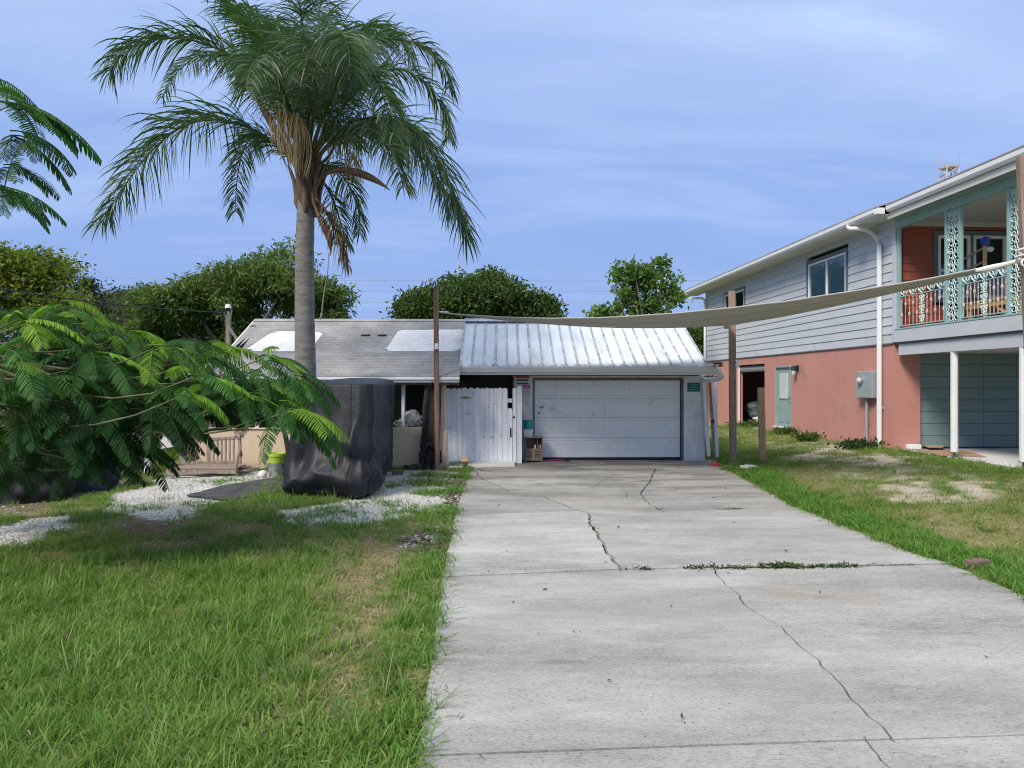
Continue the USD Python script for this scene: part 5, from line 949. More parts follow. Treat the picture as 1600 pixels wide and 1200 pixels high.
part(cbx, 'box_side', MB().poly([c + (-.28, .1, .0), c + (.20, .16, .0), c + (.22, .26, .22), c + (-.20, .24, .26)], (0, .012, 0)), m_cardboard); part(cbx, 'box_end', MB().poly([c + (-.28, .09, 0), c + (-.30, -.1, .0), c + (-.26, -.1, .13), c + (-.21, .23, .25)], (-.01, 0, 0)), m_cardboard); part(cbx, 'box_flap', MB().poly([c + (-.28, -.12, .13), c + (.05, -.16, .12), c + (.12, .1, .15), c + (-.2, .12, .17)], (0, 0, .01)), m_cardboard)
c = cp(1426, 701.5); single('white_carton', MB().obox(c + (0, .0, .055), np.array([[.97, -.2, 0], [.2, .97, 0], [0, 0, 1]]), (.15, .10, .05), .006), m_white, 'low white carton in front of the torn cardboard box', 'box')
c = cp(1446, 695); single('yellow_package', MB().blob(c + (0, .02, .14), (.13, .07, .05), 61, .5, 3, 2), m_yellow, 'crumpled yellow package on the cardboard pile', 'package', smooth=40)
c = cp(1441, 697); single('white_paper', MB().blob(c + (0, -.02, .10), (.12, .06, .035), 62, .6, 3, 3), m_signwhite, 'crumpled white paper on the cardboard pile', 'paper', smooth=30)
c = cp(1458, 696); single('white_scraper', MB().beam(c + (-.03, 0, .03), c + (.06, 0, .16), .02, .012, ch=.003).beam(c + (.05, 0, .15), c + (.10, 0, .19), .05, .012, ch=.003), m_signwhite, 'white scraper sticking out of the cardboard pile', 'tool')
def pk_(x, y, lat): return np.r_[rotp(PL(x, y, lat)[:2]), PL(x, y, lat)[2]]
LB = LW + 0.75; fz = zb2 - 0.004
a = PL(1539, 400, LB); pz1 = PL(1539, 384, LB)[2]
bp = thing('bucket_pole', 'yellow wooden pole with cross arms and a white cap on the balcony', 'pole', rotp(a[:2]) + (fz,), PTH)
part(bp, 'pole', MB().beam((LB, a[1], fz), (LB, a[1], pz1), .055, .055, (0, 1, 0), .005), m_yellowwood, frame=PINK)
part(bp, 'cross_arm', MB().beam((LB, a[1] - .03, pz1 - .02), (LB - .05, a[1] + 1.0, pz1 - .28), .03, .035, ch=.004), m_bench, frame=PINK); part(bp, 'cross_arm', MB().beam((LB, a[1] - .03, pz1 - .30), (LB - .05, a[1] + 1.0, pz1 - .52), .03, .035, ch=.004), m_bench, frame=PINK)
part(bp, 'white_cap', MB().blob((LB + .09, a[1] - .02, pz1 - .07), (.075, .06, .055), 3, .2, 2), m_signwhite, frame=PINK, smooth=True)
single('blue_bucket', MB().lathe((LB, a[1], pz1 + .002), [(0, 0), (.065, 0), (.085, .13), (.092, .13), (.092, .15), (.03, .155), (.03, .18), (0, .18)], 16), m_blue, 'small blue bucket upturned on the yellow wooden pole', 'bucket', smooth=40, frame=PINK)
tz = PL(1550, 466, LB + .1)[2]; t0, t1 = depx(1590, LB + .1), depx(1500, LB + .1)
tb = thing('wooden_table', 'yellow pine work table behind the balcony railing', 'table', rotp((LB + .4, (t0 + t1) / 2)) + (fz,), PTH)
for k in range(4): part(tb, 'top_plank', MB().box(LB + .12 + k * .15, LB + .265 + k * .15, t0, t1, tz - .03, tz, .005), m_yellowwood, frame=PINK)
part(tb, 'apron', MB().box(LB + .16, LB + .19, t0 + .08, t1 - .08, tz - .15, tz - .032, .004), m_yellowwood, frame=PINK)
for s0 in (t0 + .08, t1 - .16):
    for l0 in (LB + .2, LB + .6): part(tb, 'leg', MB().box(l0, l0 + .07, s0, s0 + .07, fz, tz - .031, .006), m_yellowwood, frame=PINK)
part(tb, 'brace', MB().beam((LB + .22, t0 + .12, tz - .5), (LB + .22, (t0 + t1) / 2, tz - .10), .04, .05, ch=.004).beam((LB + .22, t1 - .12, tz - .5), (LB + .22, (t0 + t1) / 2, tz - .48), .04, .05, ch=.004), m_yellowwood, frame=PINK)
def inop(x, y): p = PL(x, y, LW + .9); return p
for k, (x, y, r, m, nm, lb, ct) in enumerate(((1160, 652, (.16, .16, .26), m_blue, 'blue_bin', 'blue plastic bin just inside the dark garage opening', 'bin'), (1172, 655, (.16, .2, .22), m_blackmat, 'black_bag', 'black bag behind the blue bin in the dark opening', 'bag'), (1181, 641, (.35, .3, .30), M('gray_tarp', [(.05, .07, .085), (.10, .13, .15)], 5, .5, .03, 14), 'gray_tarp_heap', 'blue-gray tarp heaped high inside the dark opening', 'tarp'), (1171, 638, (.18, .2, .14), m_graywood, 'brown_sack', 'brown sack on the heap inside the dark opening', 'sack'), (1185, 655, (.2, .14, .09), m_stone, 'white_bag', 'white bag on the floor inside the dark opening', 'bag'))):
    p = inop(x, y); p[2] = max(p[2], .30 + r[2] * .8)
    if nm == 'blue_bin': mbb = MB().lathe((p[0], p[1], .295), [(0, 0), (.17, 0), (.2, .48), (.22, .48), (.22, .52), (.18, .52), (.15, .3), (0, .3)], 14)
    else: mbb = MB().blob(p, r, 70 + k, .45, 3, 1.6)
    single(nm, mbb, m, lb, ct, smooth=40, frame=PINK)
single('debris_box', MB().box(inop(1176, 660)[0] - .2, inop(1176, 660)[0] + .2, inop(1176, 660)[1] - .3, inop(1176, 660)[1] + .3, .295, .45, .01), m_graywood, 'low wooden box under the heap inside the dark opening', 'box', frame=PINK)
# ------------------------------------------------------------------ lamp pole, cables, masts
c0, c1 = AtY(357, 600, 18.6), AtY(357, 489, 18.6); lpz = thing('lamp_pole', 'gray wooden pole with a dome camera and diagonal brace behind the shingle roof', 'pole', c0 * (1, 1, 0))
part(lpz, 'pole', MB().beam(c0 * (1, 1, 0), c1, .11, .11, (0, 1, 0), .01), m_graywood)
part(lpz, 'brace', MB().beam(AtY(358, 512, 18.55), AtY(373, 534, 18.55), .07, .06, (0, 1, 0), .005), m_graywood)
c = AtY(356.5, 480, 18.6); part(lpz, 'camera_dome', MB().lathe(c, [(0, .09), (.05, .08), (.075, .03), (.08, -.03), (.0, -.03)], 14), m_pvc, smooth=40); part(lpz, 'camera_lens', MB().lathe(c, [(.07, -.031), (.06, -.08), (.03, -.11), (0, -.115)], 12), m_black, smooth=40); part(lpz, 'bracket', MB().tube([c + (0, .0, -.1), c1 + (0, 0, -.02)], .025, 6).tube([c1 + (.0, 0, -.05), c1 + (-.11, 0, .02)], .012, 6).tube([c + (.06, 0, -.06), c + (.1, 0, -.1), c1 + (.03, 0, -.25)], .012, 6), m_galv)
def cable(name, label, p, q, sag, r, m, n=24, cat='cable', group=None):
    t = np.linspace(0, 1, n)[:, None]; pts = p + (q - p) * t; pts[:, 2] -= sag * 4 * t[:, 0] * (1 - t[:, 0]); single(name, MB().tube(pts, r, 5), m, label, cat, smooth=True, group=group)
cable('overhead_cable', 'black cable sloping from the upper left to the dome camera pole', AtY(-160, 425, 12.5), c1 + (0, 0, 0), .12, .014, m_wire)
cable('overhead_cable', 'thinner second cable just below the black one at the left', AtY(-160, 440, 12.7), AtY(230, 478, 17) , .1, .008, m_wire)
for k, (y0, y1) in enumerate(((428, 434), (447, 449), (464, 467))): cable('power_line', ['topmost far power line crossing the sky behind the roofs', 'middle far power line crossing the sky behind the roofs', 'lowest far power line crossing the sky behind the roofs'][k], AtY(-200, y0, 70), AtY(1700, y1, 70), .5, .018, m_powerline, 40, 'power line')
b = AtD(716, 500, 120); t_ = AtD(716, 406, 120); single('antenna_mast', MB().tube([b * (1, 1, 0), t_ - (0, 0, 3), t_], [.30, .16, .08], 6).tube([b * (1, 1, 0) + (0, 0, 6), t_ - (0, 0, 6)], .2, 6), m_mast, 'thin distant antenna mast above the round tree', 'mast')
tw = AtD(1483, 262, 150); twz = tw[2]; tower = thing('antenna_tower', 'distant red and white lattice tower above the neighbour roof', 'tower', tw * (1, 1, 0))
nl = 24; H0 = twz
for seg in range(2):
    mb = MB(); lo, hi = (0, nl // 2) if seg == 0 else (nl // 2, nl)
    for i in range(lo, hi):
        z0, z1 = H0 * i / nl, H0 * (i + 1) / nl; w0, w1 = 3.2 - 1.9 * i / nl, 3.2 - 1.9 * (i + 1) / nl
        cs = [(-1, -1), (1, -1), (1, 1), (-1, 1)]
        for j in range(4):
            (ax, ay), (bx2, by) = cs[j], cs[(j + 1) % 4]
            mb.tube([tw * (1, 1, 0) + (ax * w0, ay * w0, z0), tw * (1, 1, 0) + (ax * w1, ay * w1, z1)], .16, 4, False)
            mb.tube([tw * (1, 1, 0) + (ax * w0, ay * w0, z0), tw * (1, 1, 0) + (bx2 * w1, by * w1, z1)], .09, 4, False); mb.tube([tw * (1, 1, 0) + (bx2 * w0, by * w0, z0), tw * (1, 1, 0) + (ax * w1, ay * w1, z1)], .09, 4, False)
    part(tower, 'lattice', mb, m_mast)
mb = MB(); tp = tw.copy()
for sx, hgt in ((-2.4, 3.3), (2.3, 3.6)):
    mb.beam(tp + (0, 0, -.3), tp + (sx, 0, .0 if sx < 0 else .8), .25, .25); mb.tube([tp + (sx, 0, -.5), tp + (sx, 0, hgt)], .06, 5)
mb.box(tp[0] - 1.4, tp[0] + 1.5, tp[1] - 1.4, tp[1] + 1.4, twz - .2, twz + .0).box(tp[0] - 1.0, tp[0] - .7, tp[1] - .2, tp[1] + .2, twz, twz + .9).box(tp[0] + .8, tp[0] + 1.1, tp[1] - .2, tp[1] + .2, twz, twz + 1.0)
part(tower, 'top_platform', mb, m_mastred)
# ------------------------------------------------------------------ vegetation
def leafmat(name, c0, c1, c2, rough=.5, isl=.35, spec=.35, tr=(1.0, 1.25, .45)): return M(name, [c0, c1, c2], .9, rough, spec=spec, isl=isl, fine=.35, fscale=5.0, trans=tr)
m_mango = leafmat('mango_leaf', (0.055, 0.109, 0.022), (0.100, 0.182, 0.036), (0.209, 0.274, 0.066)); m_mangoyoung = leafmat('mango_young_leaf', (0.124, 0.206, 0.041), (0.220, 0.302, 0.069), (0.330, 0.371, 0.124))
m_oak = leafmat('oak_leaf', (0.038, 0.075, 0.017), (0.072, 0.127, 0.029), (0.127, 0.190, 0.047)); m_ygreen = leafmat('yellow_green_leaf', (.15, .20, .02), (.26, .32, .032), (.36, .41, .055))
m_conifer = leafmat('conifer_leaf', (0.017, 0.037, 0.017), (0.031, 0.060, 0.026), (0.058, 0.094, 0.043)); m_pale = leafmat('pale_green_leaf', (.06, .09, .035), (.11, .14, .06), (.17, .20, .10))
m_poplar = leafmat('broad_light_leaf', (0.080, 0.161, 0.029), (0.153, 0.274, 0.056), (0.274, 0.402, 0.113)); m_hedge = leafmat('hedge_leaf', (0.021, 0.049, 0.011), (0.043, 0.086, 0.020), (0.086, 0.144, 0.037))
m_bark = M('gray_bark', [(.07, .06, .05), (.16, .14, .12), (.25, .23, .20)], 4, .9, .05, 18, (1, 1, .4))
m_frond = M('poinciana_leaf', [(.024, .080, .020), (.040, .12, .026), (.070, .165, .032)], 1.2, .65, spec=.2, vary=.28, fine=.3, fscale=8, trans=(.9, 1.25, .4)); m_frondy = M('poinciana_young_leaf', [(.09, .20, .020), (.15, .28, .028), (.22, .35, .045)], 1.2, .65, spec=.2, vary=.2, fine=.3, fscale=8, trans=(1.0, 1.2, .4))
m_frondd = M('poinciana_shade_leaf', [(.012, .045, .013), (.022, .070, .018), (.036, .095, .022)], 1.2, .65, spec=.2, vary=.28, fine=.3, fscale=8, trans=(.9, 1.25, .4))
m_palm = M('palm_leaf', [(.042, .092, .036), (.082, .155, .058), (.16, .235, .10)], 1.0, .42, spec=.45, isl=.3, fine=.3, fscale=4, trans=(.9, 1.15, .5)); m_palmdry = M('dry_palm_leaf', [(.10, .075, .03), (.19, .15, .07), (.28, .23, .12)], 1.5, .6, isl=.25, trans=(1, .9, .6))
m_petiole = M('palm_petiole', [(.06, .035, .022), (.11, .06, .04), (.09, .10, .035)], 2.0, .55); m_straw = M('palm_flower', [(.36, .28, .15), (.52, .42, .24), (.64, .54, .34)], 3, .7, isl=.25); m_greenflower = M('palm_green_flower', [(.16, .19, .05), (.28, .30, .09), (.38, .38, .14)], 3, .7, isl=.25)
m_trunk = M('palm_trunk', [(.085, .078, .07), (.17, .16, .15), (.25, .24, .225)], 3.5, .9, .05, 25, (1.2, 1.2, 5.5), fine=.35, fscale=16, dirt=((.13, .12, .105), 5.0, .62)); m_boot = M('palm_boot', [(.055, .040, .030), (.115, .082, .060), (.19, .145, .115)], 4, .85, .05, 16, (3, 3, .6))
m_weed = leafmat('weed_leaf', (.05, .10, .015), (.09, .16, .025), (.15, .22, .045))

def leaves(pos, nrm_, L, wd, rg, droop=.6, spread=1.0):
    """rhombic folded leaves at pos pointing outward (nrm_) and down"""
    n = len(pos); d = nrm_ + rg.normal(size=(n, 3)) * spread; d[:, 2] -= droop; d /= np.linalg.norm(d, axis=1, keepdims=True)
    s = np.cross(d, rg.normal(size=(n, 3))); s /= np.linalg.norm(s, axis=1, keepdims=True); u = np.cross(s, d)
    l = (L * (.65 + .7 * rg.random(n)))[:, None]; w = (wd * (.7 + .6 * rg.random(n)))[:, None]
    a = pos; b = pos + d * l * .45 + s * w * .5 + u * w * .15; c = pos + d * l; e = pos + d * l * .45 - s * w * .5 + u * w * .15
    v = np.stack([a, b, c, e], 1).reshape(-1, 3); i = np.arange(n) * 4
    return v, np.vstack([np.stack([i, i + 1, i + 2], 1), np.stack([i, i + 2, i + 3], 1)])
def crown_points(blobs, ncl, rg, inner=.55, bough=.7, dens=3.0):
    """points gathered in boughs (small lumps) that sit on the shells of the blobs, so that gaps and shaded hollows show between them"""
    c = np.array([b[0] for b in blobs], float); r = np.array([b[1] for b in blobs], float); ar = (r.prod(1)) ** (2 / 3); nb = max(len(blobs), int(ar.sum() * dens / bough ** 2))
    k = rg.choice(len(blobs), nb, p=ar ** .75 / (ar ** .75).sum()); u = rg.normal(size=(nb, 3)); u[:, 2] += .15; u /= np.linalg.norm(u, axis=1, keepdims=True)
    bc = c[k] + u * r[k] * (inner + (1.02 - inner) * rg.random(nb) ** .45)[:, None]; br = bough * (.5 + .75 * rg.random(nb))
    j = rg.integers(0, nb, ncl); w = rg.normal(size=(ncl, 3)); w[:, 2] = w[:, 2] + .35; w /= np.linalg.norm(w, axis=1, keepdims=True)
    return bc[j] + w * (br[j] * (.55 + .5 * rg.random(ncl)))[:, None] * np.array([1, 1, .75]), w * .75 + u[j] * .35
def tree(name, label, blobs_px, depth, m, ncl, per, L, wd, seed, trunk_px, group=None, droop=.6, flat=.8, csize=.35, m2=None, frac2=0.0, limbs=True, trunk_r=.25, inner=.5, bough=.7, dens=3.0):
    rg = np.random.default_rng(seed); blobs = []
    for (x, y, rx, ry) in blobs_px:
        dd = depth + rg.normal() * rx / FPX * depth * .35; cpt = AtD(x, y, dd); rr = np.array([rx, rx * flat, ry]) / FPX * dd; blobs.append((cpt, rr))
    tb_ = AtD(trunk_px[0], 700, depth); base = np.array([tb_[0], tb_[1], 0.0])
    t = thing(name, label, 'tree', base, group=group)
    mb = MB(); fork = np.array([base[0], base[1], min(b[0][2] - b[1][2] * .6 for b in blobs)]); fork[2] = max(fork[2], 1.2)
    mb.tube(cat_rom([base - (0, 0, .2), (base + fork) / 2 + (.1, 0, 0), fork], 8), np.linspace(trunk_r, trunk_r * .75, 8), 9)
    part(t, 'trunk', mb, m_bark, smooth=True)
    if limbs:
        mb = MB()
        for b in blobs: mid = fork * .5 + b[0] * .5 + rg.normal(size=3) * .15 - (0, 0, .2); mb.tube(cat_rom([fork - (0, 0, .2), mid, b[0] + (0, 0, b[1][2] * .3)], 8), np.linspace(trunk_r * .5, .02, 8), 6)
        part(t, 'limbs', mb, m_bark, smooth=True)
    cp_, u = crown_points(blobs, ncl, rg, inner, bough, dens)
    for mm, sel, nm in ((m, rg.random(ncl) >= frac2, 'crown'), (m2, None, 'young_leaves')):
        if mm is None: continue
        if sel is None: top = cp_[:, 2] + rg.normal(size=ncl) * .5; sel = rg.random(ncl) < frac2 * 1.6 * (u[:, 2] > -.1)
        P0, U0 = cp_[sel], u[sel]; P1 = np.repeat(P0, per, 0); U1 = np.repeat(U0, per, 0)
        P1 = P1 + rg.normal(size=P1.shape) * csize * np.array([1, 1, .7])
        part(t, nm, leaves(P1, U1 * .6, L, wd, rg, droop), mm)
    return t
tree('broad_tree', 'yellow-green rounded tree at the far upper left, lit golden on top', [(10, 420, 60, 40), (60, 445, 55, 45), (100, 470, 45, 45), (-40, 440, 60, 55), (40, 490, 70, 45), (115, 500, 40, 35)], 34, m_hedge, 2600, 14, .24, .10, 1, (40,), bough=1.0, m2=m_ygreen, frac2=.85, csize=.35)
tree('dark_tree', 'dark narrow evergreen between the yellow-green tree and the mango tree', [(146, 462, 16, 30), (150, 500, 28, 40), (190, 470, 13, 22), (188, 500, 22, 35)], 37, m_conifer, 1000, 14, .22, .06, 2, (150,), bough=0.6, droop=.2, csize=.22)
tree('pale_tree', 'pale gray-green loose tree left of the mango tree', [(205, 470, 20, 28), (215, 505, 30, 35), (190, 520, 30, 25), (235, 480, 18, 30)], 31, m_pale, 700, 12, .20, .06, 3, (210,), bough=0.6, csize=.28)
tree('mango_tree', 'large dense mango tree with drooping leaves behind the palm trunk', [(345, 438, 44, 38), (280, 455, 42, 40), (392, 434, 38, 34), (446, 436, 26, 34), (440, 465, 55, 38), (320, 480, 65, 45), (260, 495, 40, 40), (490, 480, 30, 26), (520, 495, 22, 14), (390, 480, 60, 50), (380, 525, 90, 35), (290, 530, 60, 40), (245, 460, 22, 24), (240, 540, 40, 40)], 25.5, m_mango, 4600, 14, .22, .06, 4, (370,), bough=0.75, m2=m_mangoyoung, frac2=.26, csize=.16, droop=.9, inner=.55, dens=3.2)
tree('round_tree', 'dark rounded oak behind the left post of the sail', [(742, 470, 42, 24), (698, 478, 32, 24), (782, 465, 36, 26), (660, 492, 30, 20), (818, 488, 36, 22), (850, 496, 20, 14), (772, 456, 22, 16), (765, 494, 66, 24), (688, 504, 50, 18), (634, 504, 14, 7)], 43, m_oak, 3600, 13, .30, .13, 5, (740,), bough=1.15, csize=.36, m2=m_mango, frac2=.35, dens=2.6)
tree('young_tree', 'slender light green tree with broad leaves behind the sail', [(1017, 405, 8, 16), (1012, 425, 10, 16), (990, 425, 8, 18), (978, 442, 12, 16), (1008, 448, 16, 18), (1036, 425, 7, 18), (1040, 450, 12, 18), (985, 465, 18, 16), (1015, 478, 24, 18), (1050, 480, 10, 14), (966, 422, 5, 9), (958, 448, 6, 9), (967, 470, 10, 12), (1000, 510, 50, 22), (940, 497, 14, 8), (930, 486, 5, 4), (958, 489, 6, 4)], 25, m_poplar, 640, 8, .16, .13, 6, (1010,), bough=0.34, csize=.14, droop=.3, trunk_r=.09, inner=.1, dens=3.0)
tree('dark_tree', 'small dark green tree in the gap between garage roof and gray siding', [(1080, 520, 22, 18), (1095, 540, 25, 25), (1070, 550, 25, 22), (1100, 515, 14, 14)], 33, m_oak, 500, 13, .22, .09, 7, (1085,), bough=0.6, csize=.25, m2=m_mango, frac2=.4)
tree('yard_shrub', 'dense dark shrub mass under the mango tree at the left yard boundary', [(60, 560, 90, 50), (180, 570, 80, 45), (-60, 570, 90, 60), (270, 590, 60, 40), (60, 620, 120, 40), (200, 630, 80, 40)], 17.5, m_hedge, 1500, 14, .16, .06, 8, (120,), bough=0.5, csize=.2, limbs=False, trunk_r=.1)

# ---- queen palm
PD_ = 12.6
pal = thing('queen_palm', 'tall queen palm with a ringed gray trunk and arching feathery fronds', 'palm tree', AtD(481, 700, PD_) * (1, 1, 0))
path = [AtD(482, 700, PD_) * (1, 1, 0) - (0, 0, .2), AtD(480, 640, PD_), AtD(477, 555, PD_), AtD(476, 460, PD_), AtD(476, 390, PD_), AtD(478, 318, PD_), AtD(478, 300, PD_)]
n = 150; c = cat_rom(path, n); t = np.linspace(0, 1, n); rad = (np.interp(t, [0, .12, .5, 1], [21, 17, 15.4, 13.2]) / FPX * PD_) * (1 + .012 * np.sin(np.cumsum(.9 + .35 * np.sin(t * 37)))) * (1 + .02 * (meshkit.noise(np.stack([t * 30, t * 0, t * 0], 1)) - .5))
part(pal, 'trunk', MB().tube(c, rad, 20), m_trunk, smooth=True)
top = AtD(480, 285, PD_)
mb = MB(); rg = np.random.default_rng(3)
for k in range(22):
    a = k * 2.4; r0 = .16 * (1 - k / 40); z = -.45 + k * .033; d = np.array([math.cos(a), math.sin(a), 0])
    p0 = top + d * r0 * .9 + (0, 0, z); mb.tube(cat_rom([p0 - (0, 0, .18), p0 + d * .03, p0 + d * .10 + (0, 0, .32), p0 + d * (.2 + .1 * rg.random()) + (0, 0, .62)], 7), [.055, .085, .06, .045, .035, .03, .015], 6)
part(pal, 'boots', mb, m_boot, smooth=True)
def palm_frond(ctrl, llen, n=62, seed=0, drop=1.0, start=.2, lw=.024, tipw=.5):
    rg = np.random.default_rng(seed); C = cat_rom(ctrl, n + 1); T_ = np.gradient(C, axis=0); T_ /= np.linalg.norm(T_, axis=1, keepdims=True); lv, lf, N = [], [], 0
    for i in range(int(n * start), n + 1):
        s = i / n; tg = T_[i]; side = np.cross(tg, [0, 0, 1.0]); side /= max(np.linalg.norm(side), 1e-6); upv = np.cross(side, tg)
        prof = min(1.0, (s - start) / .15 + .35) * (1 - (1 - tipw) * max(0, (s - .55) / .45) ** 1.3)
        for sg in (-1, 1):
            for rep in range(2 if rg.random() < .75 else 1):
                el = rg.normal() * .45 + (.25 if rep else -.1); d = sg * side * math.cos(el) + upv * math.sin(el) + tg * (.45 + .5 * s + .15 * rg.normal()); d /= np.linalg.norm(d)
                L = llen * prof * (.75 + .4 * rg.random()); m_ = 5; p = C[i] + tg * rg.normal() * .015; pts = [p]; dd = d.copy(); g = drop * (.18 + .20 * rg.random())
                for q in range(m_):
                    p = p + dd * (L / m_); pts.append(p); dd = dd + np.array([0, 0, -g]); dd /= np.linalg.norm(dd)
                pts = np.array(pts); ax = np.cross(pts[-1] - pts[0], tg + rg.normal(size=3) * .5); ax /= max(np.linalg.norm(ax), 1e-6)
                w = lw * np.array([.5, .95, 1, .85, .55, .05])[:, None] * (.8 + .4 * rg.random()); v = np.vstack([pts + ax * w / 2, pts - ax * w / 2]); k = m_ + 1
                f = [[q, q + 1, k + q + 1, k + q] for q in range(m_)]; lv.append(v); lf.append(np.array(f) + N); N += 2 * k
    f = np.vstack(lf); return C, (np.vstack(lv), np.vstack([f[:, [0, 1, 2]], f[:, [0, 2, 3]]]))
fr = [  # control points in photograph pixels with a depth offset, leaflet length, dry?
    ([(474, 262, 0), (430, 160, -.3), (330, 72, -.7), (225, 66, -1.0), (172, 112, -1.1)], .66, 0), ([(468, 268, 0), (400, 205, .4), (300, 192, .7), (215, 262, .9), (160, 345, 1.0)], .72, 0),
    ([(474, 255, 0), (440, 110, .6), (380, 30, 1.2), (320, -30, 1.7)], .6, 0), ([(478, 250, 0), (480, 120, -.4), (470, 20, -1.0), (455, -60, -1.7)], .62, 0),
    ([(482, 250, 0), (500, 130, -.9), (525, 60, -1.9), (540, 60, -2.7), (548, 110, -3.0)], .66, 0), ([(486, 255, 0), (530, 120, .3), (600, 62, .5), (660, 74, .6), (703, 138, .6)], .55, 0),
    ([(487, 262, 0), (540, 195, -.5), (620, 190, -.9), (690, 262, -1.2), (728, 372, -1.3)], .66, 0), ([(486, 268, 0), (540, 210, .6), (610, 205, 1.3), (670, 260, 1.8), (700, 330, 2.0)], .6, 0),
    ([(470, 275, 0), (425, 220, .8), (385, 225, 1.5), (370, 285, 1.8), (368, 330, 1.9)], .45, 0), ([(488, 280, 0), (520, 262, .9), (545, 290, 1.5), (560, 330, 1.7), (562, 365, 1.8)], .42, 0),
    ([(472, 262, 0), (400, 120, 1.2), (340, 85, 2.2), (285, 105, 2.8), (255, 150, 3.0)], .42, 0), ([(484, 258, 0), (540, 110, 1.4), (580, 40, 2.3), (620, 60, 3.0), (650, 110, 3.2)], .5, 0),
    ([(478, 255, 0), (460, 140, 1.2), (420, 60, 2.2), (390, 10, 2.9)], .55, 0), ([(480, 255, 0), (520, 150, -1.0), (560, 110, -1.9), (600, 140, -2.6), (615, 205, -2.9)], .5, 0),
    ([(476, 255, 0), (445, 150, -1.0), (415, 95, -2.0), (395, 100, -2.7), (385, 140, -3.0)], .5, 0), ([(484, 300, 0), (500, 318, -.2), (520, 350, -.4), (535, 395, -.5), (542, 416, -.5)], .33, 1),
    ([(480, 250, 0), (495, 110, .5), (500, 10, 1.0), (510, -70, 1.4)], .6, 0), ([(484, 275, 0), (515, 300, .6), (530, 340, .9), (545, 380, 1.0)], .38, 0), ([(478, 250, 0), (490, 150, -.5), (505, 90, -1.4), (490, 75, -2.3), (478, 105, -2.9)], .6, 0), ([(482, 250, 0), (530, 140, -.4), (560, 80, -.9), (590, 60, -1.3)], .5, 0),
    ([(488, 262, 0), (560, 140, .2), (630, 110, .4), (680, 150, .5), (700, 215, .5)], .5, 0), ([(486, 266, 0), (550, 200, -1.0), (600, 220, -1.8), (630, 290, -2.2)], .45, 0),
    ([(476, 252, 0), (435, 120, .2), (405, 50, .5), (370, 15, .8)], .55, 0), ([(478, 252, 0), (470, 150, .6), (440, 70, 1.4), (430, 30, 2.2)], .55, 0)]
for k, (ctrl, ll, dry) in enumerate(fr):
    cw_ = [AtD(x, y, PD_ + dz) for x, y, dz in ctrl]; Lf = sum(np.linalg.norm(np.array(cw_[i + 1]) - cw_[i]) for i in range(len(cw_) - 1)); n_ = int(np.clip(Lf / .036, 30, 130))
    C, lv = palm_frond(cw_, ll * 1.5, n_, 100 + k, drop=1.0 if not dry else 2.0, start=.2 if Lf > 2 else .3)
    f = part(pal, 'frond', lv, m_palmdry if dry else m_palm, label='hanging half-dry frond right of the trunk' if dry else None)
    part(f, 'rachis', MB().tube(C, np.linspace(.034, .006, len(C)), 6), m_petiole if k % 3 == 0 else m_palm, smooth=True)
def strands(c0, c1, nst, spread, L, seed, r=.008):
    rg = np.random.default_rng(seed); mb = MB(); c0, c1 = np.asarray(c0), np.asarray(c1)
    for i in range(nst):
        s = rg.random(); p = c0 + (c1 - c0) * s; d = rg.normal(size=3) * spread * np.array([1, 1, .4]); l = L * (.6 + .5 * rg.random()); mb.tube(cat_rom([p, p + d + (0, 0, -.12 * L), p + d * 1.3 + (0, 0, -l)], 6), [r, r, r * .9, r * .8, r * .7, r * .4], 4, False)
    return mb
part(pal, 'flower_cluster', strands(AtD(432, 155, PD_ - .75), AtD(466, 190, PD_ - .75), 70, .055, .80, 1, .005), m_straw, label='dry straw-coloured flower strands hanging left of the trunk top'); part(pal, 'flower_cluster', strands(AtD(458, 175, PD_ - .8), AtD(472, 185, PD_ - .8), 45, .04, .95, 4, .0055), m_straw)
part(pal, 'flower_cluster', strands(AtD(510, 190, PD_ - .6), AtD(560, 215, PD_ - .6), 80, .09, .7, 2, .006), m_greenflower, label='greenish flower strands hanging right of the trunk top'); part(pal, 'flower_cluster', strands(AtD(545, 235, PD_ - .6), AtD(560, 255, PD_ - .6), 36, .05, .5, 3, .006), m_straw)
for (a, b, c, d) in (((490, 295, -.2), (520, 268, -.5), (560, 270, -.7), (610, 298, -.9)), ((474, 290, -.3), (440, 220, -.5), (412, 170, -.6), (392, 130, -.7)), ((488, 300, -.3), (500, 340, -.35), (512, 365, -.4), (516, 400, -.4))):
    part(pal, 'spathe', MB().tube(cat_rom([AtD(x, y, PD_ + z) for x, y, z in (a, b, c, d)], 14), np.array([.02, .024, .026, .028, .032, .045, .06, .068, .07, .066, .056, .04, .022, .004]), 7), m_petiole, smooth=True)
part(pal, 'hanging_fiber', MB().tube(cat_rom([AtD(513, 395, PD_ - .4), AtD(511, 430, PD_ - .4), AtD(506, 460, PD_ - .4), AtD(503, 490, PD_ - .4)], 10), np.linspace(.006, .012, 10), 5).tube([AtD(503, 490, PD_ - .4), AtD(500, 500, PD_ - .4)], [.03, .008], 6), m_graywood)

